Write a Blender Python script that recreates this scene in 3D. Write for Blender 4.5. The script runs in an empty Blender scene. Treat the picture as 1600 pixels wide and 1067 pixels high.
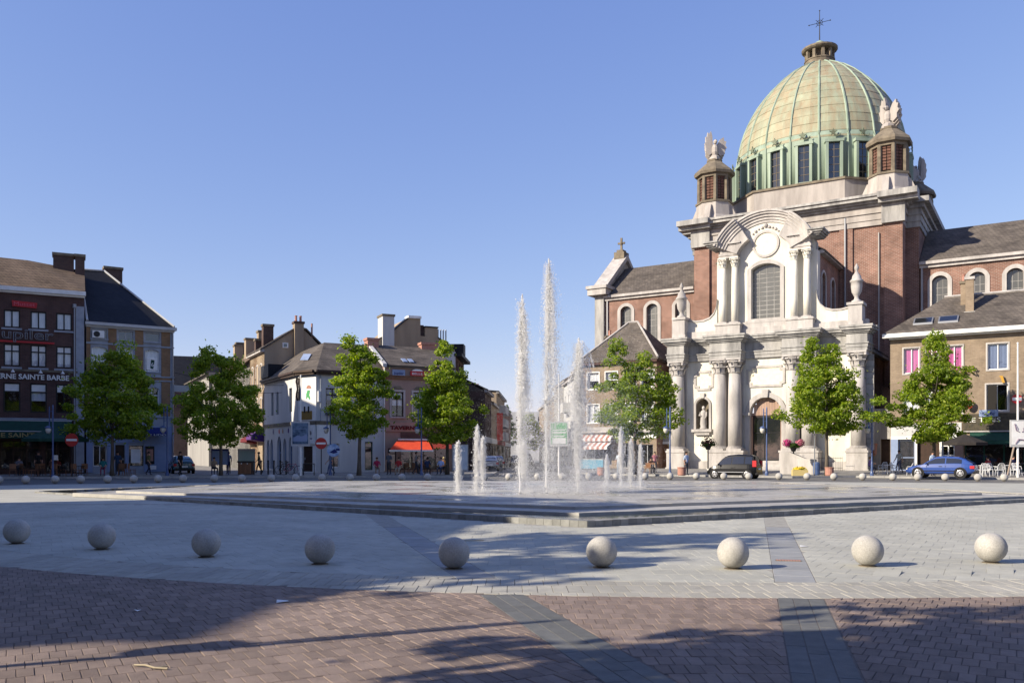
import bpy, bmesh, math, random
import numpy as np
from mathutils import Vector, Matrix
R = math.radians
rnd = random.Random(7)
SC = bpy.context.scene
COL = SC.collection

# ---------------------------------------------------------------- camera, sky, sun, exposure
cam = bpy.data.cameras.new('camera')
cam.sensor_width = 36.0
cam.lens = 30.375
cam.shift_y = 0.1097
cam.clip_start = 0.1
cam.clip_end = 3000
camo = bpy.data.objects.new('camera', cam)
COL.objects.link(camo)
camo.location = (0, 0, 1.7)
camo.rotation_euler = (R(90), 0, 0)
SC.camera = camo

SUN_EL = 27.0          # degrees above the horizon
SUN_AZ = 23.0          # the light travels towards (cos, sin) of this angle
w = bpy.data.worlds.new('World')
SC.world = w
w.use_nodes = True
wn = w.node_tree.nodes
wn.clear()
wo = wn.new('ShaderNodeOutputWorld')
bg = wn.new('ShaderNodeBackground')
sky = wn.new('ShaderNodeTexSky')
sky.sky_type = 'NISHITA'
sky.sun_disc = False
sky.sun_elevation = R(SUN_EL)
sky.sun_rotation = R(270 - SUN_AZ)
sky.altitude = 100
sky.air_density = 1.0
sky.dust_density = 0.3
sky.ozone_density = 6.0
bg.inputs['Strength'].default_value = 0.1
# the Nishita sky, its contrast softened channel by channel to the pale periwinkle of the photograph (the same in every direction)
SKY_K = 0.61
_wl = w.node_tree.links
_sep = wn.new('ShaderNodeSeparateColor'); _wl.new(sky.outputs[0], _sep.inputs[0])
_com = wn.new('ShaderNodeCombineColor')
for _i, (_g, _k) in enumerate(((.85, 2.01), (.74, 1.376), (.42, 1.18))):
    _a = wn.new('ShaderNodeMath'); _a.operation = 'MULTIPLY'; _a.inputs[1].default_value = .1; _wl.new(_sep.outputs[_i], _a.inputs[0])
    _b = wn.new('ShaderNodeMath'); _b.operation = 'POWER'; _b.inputs[1].default_value = _g; _wl.new(_a.outputs[0], _b.inputs[0])
    _c = wn.new('ShaderNodeMath'); _c.operation = 'MULTIPLY'; _c.inputs[1].default_value = _k * SKY_K * 10; _wl.new(_b.outputs[0], _c.inputs[0])
    _wl.new(_c.outputs[0], _com.inputs[_i])
_wl.new(_com.outputs[0], bg.inputs[0])
w.node_tree.links.new(bg.outputs[0], wo.inputs[0])

sl = bpy.data.lights.new('sun', 'SUN')
sl.energy = 5.0
sl.angle = R(0.5)
sl.color = (1.0, 0.89, 0.72)
so = bpy.data.objects.new('sun', sl)
COL.objects.link(so)
_d = Vector((math.cos(R(SUN_AZ)) * math.cos(R(SUN_EL)), math.sin(R(SUN_AZ)) * math.cos(R(SUN_EL)), -math.sin(R(SUN_EL))))
so.rotation_euler = _d.to_track_quat('-Z', 'Y').to_euler()
so.location = (-60, -30, 60)

SC.view_settings.view_transform = 'Standard'
SC.view_settings.look = 'None'
SC.view_settings.gamma = 1
SC.view_settings.exposure = 0.68
SC.view_settings.use_curve_mapping = False
SC.cycles.max_bounces = 12
SC.cycles.diffuse_bounces = 6
SC.cycles.transparent_max_bounces = 24
SC.cycles.use_denoising = True

# ---------------------------------------------------------------- helpers
def tag(o, label=None, cat=None, group=None, kind=None):
    if label: o['label'] = label
    if cat: o['category'] = cat
    if group: o['group'] = group
    if kind: o['kind'] = kind
    return o

def emp(name, label, cat, loc, rz=0.0, group=None, kind=None):
    o = bpy.data.objects.new(name, None)
    COL.objects.link(o)
    o.location = loc
    o.rotation_euler = (0, 0, rz)
    o.empty_display_size = .2
    return tag(o, label, cat, group, kind)

def dup(o, parent=None, loc=None, rz=None, label=None):
    c = o.copy()
    COL.objects.link(c)
    if parent is not None: c.parent = parent
    if loc is not None: c.location = loc
    if rz is not None: c.rotation_euler = (0, 0, rz)
    if label: c['label'] = label
    for ch in list(o.children):
        dup(ch, c)
    return c

class M:
    """collects faces; x to the right along a facade, y into the building, z up"""
    def __init__(s, ox=0, oy=0, ang=0):
        s.v = []; s.f = []; s.m = []; s.mi = 0
        s.T = (ox, oy, math.cos(R(ang)), math.sin(R(ang)))
    def q(s, *p):
        n = len(s.v); s.v.extend(p); s.f.append(tuple(range(n, n + len(p)))); s.m.append(s.mi)
    def box(s, a, b, c, d, e, f):
        n = len(s.v)
        s.v += [(a, c, e), (b, c, e), (b, d, e), (a, d, e), (a, c, f), (b, c, f), (b, d, f), (a, d, f)]
        for t in ((0, 3, 2, 1), (4, 5, 6, 7), (0, 1, 5, 4), (1, 2, 6, 5), (2, 3, 7, 6), (3, 0, 4, 7)):
            s.f.append(tuple(n + i for i in t)); s.m.append(s.mi)
        return s
    def ext(s, poly, y0, y1):            # polygon in x,z pushed along y
        k = len(poly); n = len(s.v)
        s.v += [(x, y0, z) for x, z in poly] + [(x, y1, z) for x, z in poly]
        s.f.append(tuple(range(n, n + k))); s.f.append(tuple(range(n + 2 * k - 1, n + k - 1, -1))); s.m += [s.mi] * 2
        for i in range(k):
            j = (i + 1) % k
            s.f.append((n + i, n + k + i, n + k + j, n + j)); s.m.append(s.mi)
        return s
    def extx(s, poly, x0, x1):           # polygon in y,z pushed along x
        k = len(poly); n = len(s.v)
        s.v += [(x0, y, z) for y, z in poly] + [(x1, y, z) for y, z in poly]
        s.f.append(tuple(range(n + k - 1, n - 1, -1))); s.f.append(tuple(range(n + k, n + 2 * k))); s.m += [s.mi] * 2
        for i in range(k):
            j = (i + 1) % k
            s.f.append((n + i, n + j, n + k + j, n + k + i)); s.m.append(s.mi)
        return s
    def extz(s, poly, z0, z1, poly2=None):
        k = len(poly); n = len(s.v); p2 = poly2 or poly
        s.v += [(x, y, z0) for x, y in poly] + [(x, y, z1) for x, y in p2]
        s.f.append(tuple(range(n + k - 1, n - 1, -1))); s.f.append(tuple(range(n + k, n + 2 * k))); s.m += [s.mi] * 2
        for i in range(k):
            j = (i + 1) % k
            s.f.append((n + i, n + j, n + k + j, n + k + i)); s.m.append(s.mi)
        return s
    def lathe(s, prof, cx=0, cy=0, n=12, a0=0.0, a1=360.0):
        full = abs(a1 - a0) >= 359.9; k = n if full else n + 1; b = len(s.v)
        for r, z in prof:
            for i in range(k):
                a = R(a0 + (a1 - a0) * i / n); s.v.append((cx + r * math.cos(a), cy + r * math.sin(a), z))
        for j in range(len(prof) - 1):
            for i in range(n):
                i2 = (i + 1) % k
                s.f.append((b + j * k + i, b + j * k + i2, b + (j + 1) * k + i2, b + (j + 1) * k + i)); s.m.append(s.mi)
        if full:
            if prof[0][0] > 1e-4: s.f.append(tuple(b + i for i in range(k - 1, -1, -1))); s.m.append(s.mi)
            if prof[-1][0] > 1e-4: s.f.append(tuple(b + (len(prof) - 1) * k + i for i in range(k))); s.m.append(s.mi)
        return s
    def tube(s, pts, r, n=6, cap=True):
        pts = [Vector(p) for p in pts]
        rr = r if isinstance(r, (list, tuple)) else [r] * len(pts)
        b = len(s.v)
        for i, p in enumerate(pts):
            t = (pts[min(i + 1, len(pts) - 1)] - pts[max(i - 1, 0)]).normalized()
            u = t.cross(Vector((0, 0, 1)))
            if u.length < .05: u = t.cross(Vector((0, 1, 0)))
            u.normalize(); v = u.cross(t)
            for k in range(n):
                a = 2 * math.pi * k / n
                s.v.append(tuple(p + (u * math.cos(a) + v * math.sin(a)) * rr[i]))
        for i in range(len(pts) - 1):
            for k in range(n):
                k2 = (k + 1) % n
                s.f.append((b + i * n + k, b + (i + 1) * n + k, b + (i + 1) * n + k2, b + i * n + k2)); s.m.append(s.mi)
        if cap:
            s.f.append(tuple(b + k for k in range(n))); s.m.append(s.mi)
            s.f.append(tuple(b + (len(pts) - 1) * n + k for k in range(n - 1, -1, -1))); s.m.append(s.mi)
        return s
    def ball(s, c, r, n=8, sc=(1, 1, 1)):
        b = len(s.v); m = n // 2
        for j in range(m + 1):
            t = math.pi * j / m
            for i in range(n):
                a = 2 * math.pi * i / n
                s.v.append((c[0] + r * sc[0] * math.sin(t) * math.cos(a), c[1] + r * sc[1] * math.sin(t) * math.sin(a), c[2] + r * sc[2] * math.cos(t)))
        for j in range(m):
            for i in range(n):
                i2 = (i + 1) % n
                s.f.append((b + j * n + i, b + (j + 1) * n + i, b + (j + 1) * n + i2, b + j * n + i2)); s.m.append(s.mi)
        return s
    def wall(s, x0, x1, z0, z1, holes=(), y=0.0, d=.3):
        """front sheet facing -y with openings (a, b, bottom, spring, rise) and their reveals"""
        xs = sorted({x0, x1, *[h[0] for h in holes], *[h[1] for h in holes]})
        zs = sorted({z0, z1, *[h[2] for h in holes], *[h[3] + h[4] for h in holes]})
        for i in range(len(xs) - 1):
            for j in range(len(zs) - 1):
                cx = (xs[i] + xs[i + 1]) / 2; cz = (zs[j] + zs[j + 1]) / 2
                if any(h[0] < cx < h[1] and h[2] < cz < h[3] + h[4] for h in holes): continue
                s.q((xs[i], y, zs[j]), (xs[i + 1], y, zs[j]), (xs[i + 1], y, zs[j + 1]), (xs[i], y, zs[j + 1]))
        for a, b, c, e, h in holes:
            s.q((a, y, c), (a, y + d, c), (a, y + d, e), (a, y, e))
            s.q((b, y, c), (b, y, e), (b, y + d, e), (b, y + d, c))
            s.q((a, y, c), (b, y, c), (b, y + d, c), (a, y + d, c))
            if h <= 0:
                s.q((a, y, e), (a, y + d, e), (b, y + d, e), (b, y, e))
            else:
                P = arc(a, b, e, h)
                for (xa, za), (xb, zb) in zip(P, P[1:]):
                    s.q((xa, y, za), (xb, y, zb), (xb, y, e + h), (xa, y, e + h))
                    s.q((xa, y, za), (xa, y + d, za), (xb, y + d, zb), (xb, y, zb))
        return s
    def bars(s, a, b, c, e, h, w, y0, y1, bottom=True):
        """a frame round an opening, w wide, outside it when w > 0"""
        o = w
        s.box(a - max(o, 0), a + max(-o, 0), y0, y1, c, e)
        s.box(b - max(-o, 0), b + max(o, 0), y0, y1, c, e)
        if bottom: s.box(a - max(o, 0) - .002, b + max(o, 0) + .002, y0 - .002, y1, c - max(o, 0), c + max(-o, 0))
        if h <= 0:
            s.box(a - max(o, 0) - .002, b + max(o, 0) + .002, y0 - .002, y1, e - max(-o, 0), e + max(o, 0))
        else:
            P = arc(a, b, e, h); Q = arc(a - o, b + o, e, h + o)
            for i in range(len(P) - 1):
                pa, pb, qa, qb = P[i], P[i + 1], Q[i], Q[i + 1]
                s.q((pa[0], y0, pa[1]), (pb[0], y0, pb[1]), (qb[0], y0, qb[1]), (qa[0], y0, qa[1]))
                s.q((qa[0], y0, qa[1]), (qb[0], y0, qb[1]), (qb[0], y1, qb[1]), (qa[0], y1, qa[1]))
                s.q((pb[0], y0, pb[1]), (pa[0], y0, pa[1]), (pa[0], y1, pa[1]), (pb[0], y1, pb[1]))
        return s
    def b(s, name, mat, parent=None, smooth=False):
        ox, oy, c, t = s.T
        V = s.v if (ox == 0 and oy == 0 and t == 0) else [(ox + x * c - y * t, oy + x * t + y * c, z) for x, y, z in s.v]
        me = bpy.data.meshes.new(name)
        me.from_pydata(V, [], s.f)
        for mm in (mat if isinstance(mat, (list, tuple)) else [mat]): me.materials.append(mm)
        if any(s.m): me.polygons.foreach_set('material_index', s.m)
        if smooth: me.polygons.foreach_set('use_smooth', [True] * len(me.polygons))
        me.update()
        o = bpy.data.objects.new(name, me)
        COL.objects.link(o)
        if parent is not None: o.parent = parent
        return o

def arc(a, b, e, h, n=10):
    wd = (b - a) / 2; cx = (a + b) / 2
    if h >= wd * .98:
        return [(cx - wd * math.cos(math.pi * i / n), e + h * math.sin(math.pi * i / n)) for i in range(n + 1)]
    r = (wd * wd + h * h) / (2 * h); t = math.asin(wd / r)
    return [(cx + r * math.sin(-t + 2 * t * i / n), e + h - r + r * math.cos(-t + 2 * t * i / n)) for i in range(n + 1)]

def smooth_by_angle(o, deg=35):
    try: o.data.set_sharp_from_angle(angle=R(deg))
    except Exception: pass
    o.data.polygons.foreach_set('use_smooth', [True] * len(o.data.polygons))

def text_mesh(txt, size, depth=.02, shear=0.0, bold=0.0, outline=False, spacing=1.0):
    cu = bpy.data.curves.new('lettering', 'FONT')
    cu.body = txt; cu.size = size; cu.shear = shear; cu.space_character = spacing
    if outline:
        cu.fill_mode = 'NONE'; cu.bevel_depth = .022; cu.bevel_resolution = 0
    else:
        cu.extrude = depth; cu.offset = bold
    cu.resolution_u = 3
    t = bpy.data.objects.new('lettering', cu)
    COL.objects.link(t)
    dg = bpy.context.evaluated_depsgraph_get()
    me = bpy.data.meshes.new_from_object(t.evaluated_get(dg))
    bpy.data.objects.remove(t); bpy.data.curves.remove(cu)
    return me

def text(txt, x, y, z, size, mat, parent, width=None, name='lettering', ang=0.0, o_=(0, 0), **k):
    """letters standing on a facade facing -y; x is where they begin, or the span they fill"""
    me = text_mesh(txt, size, **k)
    n = len(me.vertices)
    co = np.zeros(n * 3); me.vertices.foreach_get('co', co); co = co.reshape(-1, 3)
    if n:
        co[:, 0] -= co[:, 0].min()
        if width: co[:, 0] *= width / max(co[:, 0].max(), 1e-3)
    out = np.stack([co[:, 0] + x, -co[:, 2] + y, co[:, 1] + z], 1)
    c, s_ = math.cos(R(ang)), math.sin(R(ang))
    out = np.stack([o_[0] + out[:, 0] * c - out[:, 1] * s_, o_[1] + out[:, 0] * s_ + out[:, 1] * c, out[:, 2]], 1)
    me.vertices.foreach_set('co', out.ravel()); me.update()
    me.materials.clear(); me.materials.append(mat)
    o = bpy.data.objects.new(name, me); COL.objects.link(o)
    if parent is not None: o.parent = parent
    return o

# ---------------------------------------------------------------- materials
def srgb(r, g, b):
    f = lambda c: (c / 255 / 12.92) if c / 255 <= .04045 else ((c / 255 + .055) / 1.055) ** 2.4
    return (f(r), f(g), f(b), 1)

def mat(name, col, col2=None, scale=1.5, rough=.85, bump=.0, bscale=12.0, spec=.3, metal=0.0, island=0.0, detail=4.0, contrast=(.35, .65), streak=False, blot=None):
    m = bpy.data.materials.new(name); m.use_nodes = True
    nt = m.node_tree; N = nt.nodes; L = nt.links
    p = N['Principled BSDF']
    p.inputs['Roughness'].default_value = rough
    p.inputs['Metallic'].default_value = metal
    p.inputs['Specular IOR Level'].default_value = spec
    if col2 is None and not island and not bump:
        p.inputs['Base Color'].default_value = (*col[:3], 1); return m
    tc = N.new('ShaderNodeTexCoord')
    mp = N.new('ShaderNodeMapping'); L.new(tc.outputs['Object'], mp.inputs[0])
    if streak: mp.inputs['Scale'].default_value = (1, 1, .18)
    nz = N.new('ShaderNodeTexNoise'); nz.inputs['Scale'].default_value = scale; nz.inputs['Detail'].default_value = detail
    nz.inputs['Roughness'].default_value = .62
    L.new(mp.outputs[0], nz.inputs['Vector'])
    cr = N.new('ShaderNodeValToRGB')
    c2 = col2 or tuple(c * .75 for c in col[:3])
    cr.color_ramp.elements[0].position = contrast[0]; cr.color_ramp.elements[1].position = contrast[1]
    cr.color_ramp.elements[0].color = (*c2[:3], 1); cr.color_ramp.elements[1].color = (*col[:3], 1)
    L.new(nz.outputs[0], cr.inputs[0])
    out = cr.outputs[0]
    if island:
        ge = N.new('ShaderNodeNewGeometry'); oi = N.new('ShaderNodeObjectInfo')
        ad = N.new('ShaderNodeMath'); ad.operation = 'ADD'; L.new(ge.outputs['Random Per Island'], ad.inputs[0]); L.new(oi.outputs['Random'], ad.inputs[1])
        fr = N.new('ShaderNodeMath'); fr.operation = 'FRACT'; L.new(ad.outputs[0], fr.inputs[0])
        mr = N.new('ShaderNodeMapRange'); mr.inputs['To Min'].default_value = 1 - island; mr.inputs['To Max'].default_value = 1 + island
        L.new(fr.outputs[0], mr.inputs[0])
        hs = N.new('ShaderNodeHueSaturation'); L.new(out, hs.inputs['Color']); L.new(mr.outputs[0], hs.inputs['Value'])
        out = hs.outputs[0]
    if blot:       # wear: broad tonal drift and small dark spots of their own shape
        for sc_, lo, hi, am in ((blot[0], .38, .66, blot[1]), (blot[0] * 9, .60, .70, blot[1] * .8)):
            n2 = N.new('ShaderNodeTexNoise'); n2.inputs['Scale'].default_value = sc_; n2.inputs['Detail'].default_value = 5; L.new(tc.outputs['Object'], n2.inputs['Vector'])
            r2 = N.new('ShaderNodeMapRange'); r2.inputs[1].default_value = lo; r2.inputs[2].default_value = hi; r2.inputs['To Min'].default_value = 1.0; r2.inputs['To Max'].default_value = 1 - am; L.new(n2.outputs[0], r2.inputs[0])
            h2 = N.new('ShaderNodeHueSaturation'); L.new(out, h2.inputs['Color']); L.new(r2.outputs[0], h2.inputs['Value']); out = h2.outputs[0]
    L.new(out, p.inputs['Base Color'])
    if bump:
        nb = N.new('ShaderNodeTexNoise'); nb.inputs['Scale'].default_value = bscale; nb.inputs['Detail'].default_value = 5
        L.new(tc.outputs['Object'], nb.inputs['Vector'])
        bp = N.new('ShaderNodeBump'); bp.inputs['Strength'].default_value = bump; bp.inputs['Distance'].default_value = .02
        L.new(nb.outputs[0], bp.inputs['Height']); L.new(bp.outputs[0], p.inputs['Normal'])
    return m

def brickmat(name, c1, c2, mortar, bw=.24, bh=.075, stain=.35, rough=.9, bump=.3, msize=.012):
    m = bpy.data.materials.new(name); m.use_nodes = True
    nt = m.node_tree; N = nt.nodes; L = nt.links; p = N['Principled BSDF']
    p.inputs['Roughness'].default_value = rough; p.inputs['Specular IOR Level'].default_value = .2
    tc = N.new('ShaderNodeTexCoord'); sx = N.new('ShaderNodeSeparateXYZ'); L.new(tc.outputs['Object'], sx.inputs[0])
    ad = N.new('ShaderNodeMath'); ad.operation = 'ADD'; L.new(sx.outputs[0], ad.inputs[0]); L.new(sx.outputs[1], ad.inputs[1])
    cb = N.new('ShaderNodeCombineXYZ'); L.new(ad.outputs[0], cb.inputs[0]); L.new(sx.outputs[2], cb.inputs[1])
    bt = N.new('ShaderNodeTexBrick'); L.new(cb.outputs[0], bt.inputs[0])
    bt.inputs['Scale'].default_value = 1; bt.inputs['Brick Width'].default_value = bw; bt.inputs['Row Height'].default_value = bh
    bt.inputs['Mortar Size'].default_value = msize; bt.inputs['Color1'].default_value = (*c1, 1); bt.inputs['Color2'].default_value = (*c2, 1); bt.inputs['Mortar'].default_value = (*mortar, 1)
    nz = N.new('ShaderNodeTexNoise'); nz.inputs['Scale'].default_value = .7; nz.inputs['Detail'].default_value = 6; nz.inputs['Roughness'].default_value = .65
    L.new(tc.outputs['Object'], nz.inputs['Vector'])
    mr = N.new('ShaderNodeMapRange'); mr.inputs[1].default_value = .3; mr.inputs[2].default_value = .7
    mr.inputs['To Min'].default_value = 1 - stain; mr.inputs['To Max'].default_value = 1 + stain * .5; L.new(nz.outputs[0], mr.inputs[0])
    hs = N.new('ShaderNodeHueSaturation'); L.new(bt.outputs['Color'], hs.inputs['Color']); L.new(mr.outputs[0], hs.inputs['Value'])
    L.new(hs.outputs[0], p.inputs['Base Color'])
    bp = N.new('ShaderNodeBump'); bp.inputs['Strength'].default_value = bump; bp.inputs['Distance'].default_value = .01; bp.invert = True
    L.new(bt.outputs['Fac'], bp.inputs['Height']); L.new(bp.outputs[0], p.inputs['Normal'])
    return m

def glassmat(name, tint=(.95, .96, .97), refl=.28, rough=.03, clear=True, dark=(.015, .017, .02)):
    m = bpy.data.materials.new(name); m.use_nodes = True
    nt = m.node_tree; N = nt.nodes; L = nt.links
    out = N['Material Output']; N.remove(N['Principled BSDF'])
    gl = N.new('ShaderNodeBsdfGlossy'); gl.inputs['Roughness'].default_value = rough; gl.inputs['Color'].default_value = (.9, .93, .97, 1)
    lw = N.new('ShaderNodeLayerWeight'); lw.inputs[0].default_value = .5; pw = N.new('ShaderNodeMath'); pw.operation = 'POWER'; pw.inputs[1].default_value = 4.5; L.new(lw.outputs['Facing'], pw.inputs[0])
    mr = N.new('ShaderNodeMapRange'); mr.inputs['To Min'].default_value = refl; mr.inputs['To Max'].default_value = 1.0; L.new(pw.outputs[0], mr.inputs[0])
    if clear:
        bs = N.new('ShaderNodeBsdfTransparent'); bs.inputs[0].default_value = (*tint, 1)
    else:
        bs = N.new('ShaderNodeBsdfDiffuse'); bs.inputs[0].default_value = (*dark, 1)
    tc = N.new('ShaderNodeTexCoord'); nz = N.new('ShaderNodeTexNoise'); nz.inputs['Scale'].default_value = 1.3
    L.new(tc.outputs['Object'], nz.inputs['Vector'])
    bp = N.new('ShaderNodeBump'); bp.inputs['Strength'].default_value = .12; bp.inputs['Distance'].default_value = .05
    L.new(nz.outputs[0], bp.inputs['Height']); L.new(bp.outputs[0], gl.inputs['Normal'])
    mx = N.new('ShaderNodeMixShader'); L.new(mr.outputs[0], mx.inputs[0]); L.new(bs.outputs[0], mx.inputs[1]); L.new(gl.outputs[0], mx.inputs[2])
    L.new(mx.outputs[0], out.inputs[0])
    return m

def leafmat(name, stops):
    m = bpy.data.materials.new(name); m.use_nodes = True
    nt = m.node_tree; N = nt.nodes; L = nt.links
    out = N['Material Output']; p = N['Principled BSDF']
    ge = N.new('ShaderNodeNewGeometry'); cr = N.new('ShaderNodeValToRGB'); L.new(ge.outputs['Random Per Island'], cr.inputs[0])
    while len(cr.color_ramp.elements) < len(stops): cr.color_ramp.elements.new(.5)
    for e, (ps, c) in zip(cr.color_ramp.elements, stops): e.position = ps; e.color = (*c, 1)
    L.new(cr.outputs[0], p.inputs['Base Color']); p.inputs['Roughness'].default_value = .5; p.inputs['Specular IOR Level'].default_value = .35
    tr = N.new('ShaderNodeBsdfTranslucent'); hs = N.new('ShaderNodeHueSaturation'); hs.inputs['Value'].default_value = 1.7; hs.inputs['Saturation'].default_value = 1.1
    L.new(cr.outputs[0], hs.inputs['Color']); L.new(hs.outputs[0], tr.inputs[0])
    mx = N.new('ShaderNodeMixShader'); mx.inputs[0].default_value = .5
    L.new(p.outputs[0], mx.inputs[1]); L.new(tr.outputs[0], mx.inputs[2]); L.new(mx.outputs[0], out.inputs[0])
    return m

X = {}
X['plaster'] = mat('white_plaster', (.72, .70, .63), (.58, .555, .485), 1.2, .9, .15, 20, streak=True, detail=8, blot=(.5, .12))
X['cream'] = mat('cream_panel', (.80, .74, .58), (.74, .67, .50), 3, .9)
X['stone'] = mat('pale_pink_stone', (.53, .50, .475), (.345, .325, .31), 1.5, .85, .3, 9, streak=True, detail=8, blot=(.6, .14))
X['stone_tower'] = mat('dull_tower_stone', (.43, .395, .365), (.29, .265, .245), 1.0, .9, .3, 8, streak=True)
X['stone_grey'] = mat('weathered_grey_stone', (.43, .42, .40), (.20, .195, .19), 1.3, .9, .35, 8, streak=True)
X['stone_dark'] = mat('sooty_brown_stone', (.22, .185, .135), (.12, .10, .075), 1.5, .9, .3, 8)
X['brick_red'] = brickmat('red_church_brick', (.268, .138, .102), (.198, .10, .075), (.33, .25, .21), .36, .125, stain=.38, bump=.5, msize=.018)
X['brick_dark'] = brickmat('dark_tavern_brick', (.105, .052, .045), (.075, .037, .034), (.12, .09, .08))
X['brick_brown'] = brickmat('brown_annex_brick', (.285, .215, .15), (.225, .165, .115), (.27, .225, .175))
X['brick_tan'] = brickmat('tan_pier_brick', (.30, .17, .085), (.24, .135, .07), (.25, .18, .12))
X['brick_orange'] = brickmat('pale_orange_brick', (.42, .25, .15), (.35, .20, .12), (.36, .27, .2))
X['brick_soot'] = brickmat('sooty_brick', (.10, .06, .05), (.075, .045, .04), (.1, .08, .07))
X['slate'] = brickmat('grey_brown_roof_slates', (.150, .128, .108), (.105, .09, .078), (.05, .045, .04), .34, .2, .45, .8, .5, .012)
X['slate_black'] = brickmat('black_roof_slates', (.020, .021, .026), (.014, .015, .019), (.008, .008, .01), .3, .2, .3, .55, .4, .01)
X['tile_brown'] = brickmat('brown_clay_roof_tiles', (.20, .145, .10), (.155, .11, .078), (.08, .06, .045), .3, .28, .4, .9, .7, .02)
X['copper'] = mat('green_copper_sheet', (.325, .36, .25), (.315, .252, .155), 1.5, .62, .25, 4, spec=.4, island=.085, contrast=(.34, .66), streak=True, detail=9, blot=(.8, .14))
X['copper_green'] = mat('bright_verdigris', (.305, .38, .30), (.20, .26, .20), .9, .6, .1, 5, streak=True)
X['bronze'] = mat('dark_verdigris', (.17, .21, .14), (.11, .12, .08), 2, .6)
X['white'] = mat('white_paint', (.80, .80, .78), (.70, .69, .66), 2, .55)
X['offwhite'] = mat('off_white_render', (.53, .53, .525), (.43, .43, .43), .8, .9, .1, 14, streak=True)
X['grey_render'] = mat('grey_render', (.30, .29, .27), (.22, .21, .2), .6, .95, .1, 10, streak=True)
X['beige_render'] = mat('beige_cement_render', (.36, .285, .20), (.25, .195, .14), .5, .95, .15, 8, streak=True)
X['pink_render'] = mat('dusty_pink_render', (.36, .25, .20), (.28, .195, .16), .7, .95, .1, 10, streak=True)
X['pale_blue'] = mat('pale_blue_shopfront', (.25, .31, .46), (.20, .26, .4), 1, .7)
X['blue_grey'] = mat('blue_grey_stone', (.34, .37, .42), (.27, .29, .33), 1.5, .85)
X['steel'] = mat('grey_metal', (.30, .31, .33), None, rough=.45, metal=.6)
X['zinc'] = mat('zinc_gutter', (.32, .33, .35), None, rough=.5, metal=.4)
X['blue_steel'] = mat('blue_painted_steel', (.075, .12, .26), (.05, .085, .2), 3, .4, spec=.5)
X['black'] = mat('black_paint', (.012, .012, .014), None, rough=.4)
X['dark'] = mat('dark_interior', (.02, .018, .016), None, rough=.9)  # near-black: the gloom of unlit rooms is put into the colour
X['wood_dark'] = mat('dark_brown_wood', (.055, .03, .02), (.035, .02, .014), 4, .55)
X['wood'] = mat('brown_wood', (.25, .12, .06), (.17, .08, .04), 3, .6, streak=True)
X['glass'] = glassmat('window_glass', refl=.10)
X['glass_dark'] = glassmat('dark_window_glass', refl=.12, clear=False, rough=.08)
X['glass_lead'] = glassmat('leaded_church_glass', refl=.10, clear=False, rough=.25, dark=(.075, .072, .06))
X['curtain'] = mat('white_net_curtain', (.72, .73, .75), (.5, .52, .56), 4, .9, streak=True)
X['curtain_pink'] = mat('magenta_curtain', (.52, .13, .33), (.40, .09, .25), 5, .8, streak=True)
X['curtain_blue'] = mat('grey_blue_blind', (.13, .17, .28), (.10, .13, .22), 3, .8, streak=True)
X['red'] = mat('red_paint', (.45, .02, .025), None, rough=.45)
X['red_fabric'] = mat('orange_red_awning_cloth', (.72, .085, .03), (.6, .06, .025), 3, .8)
X['green_fabric'] = mat('dark_green_cloth', (.016, .065, .045), (.011, .045, .032), 3, .8)
X['purple'] = mat('purple_awning_cloth', (.10, .035, .17), (.07, .025, .13), 3, .8)
X['gold'] = mat('dull_gold_letters', (.30, .24, .10), None, rough=.5)
X['navy'] = mat('navy_paint', (.01, .018, .12), None, rough=.5)
X['terracotta'] = mat('terracotta', (.42, .22, .17), (.34, .17, .13), 5, .85)
X['rubber'] = mat('tyre_rubber', (.012, .012, .012), None, rough=.8)
X['alloy'] = mat('silver_alloy', (.62, .62, .64), None, rough=.3, metal=.5)
X['white_plastic'] = mat('white_plastic', (.60, .61, .63), None, rough=.4)
X['bark'] = mat('grey_brown_bark', (.14, .115, .09), (.07, .058, .045), 8, .95, .6, 14, streak=True)
X['granite'] = mat('pale_granite', (.50, .485, .45), (.37, .355, .325), 55, .8, .3, 70, detail=10, contrast=(.36, .64), blot=(3.0, .22))
X['concrete'] = mat('pale_concrete', (.36, .355, .335), (.27, .265, .25), .8, .85, .2, 12)
X['flower_pink'] = mat('magenta_petals', (.40, .035, .16), None, rough=.7)
X['flower_yellow'] = mat('yellow_petals', (.75, .55, .04), None, rough=.7)
X['flower_dark'] = mat('dark_crimson_petals', (.14, .015, .03), None, rough=.7)
X['leaf'] = leafmat('summer_leaves', [(0, (.07, .12, .013)), (.4, (.18, .26, .022)), (.85, (.29, .37, .035)), (1, (.36, .38, .08))])
X['leaf_dark'] = leafmat('deep_green_leaves', [(0, (.022, .05, .010)), (.6, (.05, .10, .014)), (1, (.10, .15, .03))])
X['skin'] = mat('skin', (.46, .27, .19), None, rough=.6)
X['hair'] = mat('dark_hair', (.03, .02, .015), None, rough=.7)
X['lamp_glass'] = mat('frosted_lamp_glass', (.55, .53, .47), None, rough=.3)

X['lattice'] = mat('dark_brick_lattice', (.17, .085, .062), (.10, .055, .042), 6, .9)
X['soot_stone'] = mat('drum_stone', (.20, .17, .125), (.12, .10, .078), 1.5, .9, .3, 8)
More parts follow.
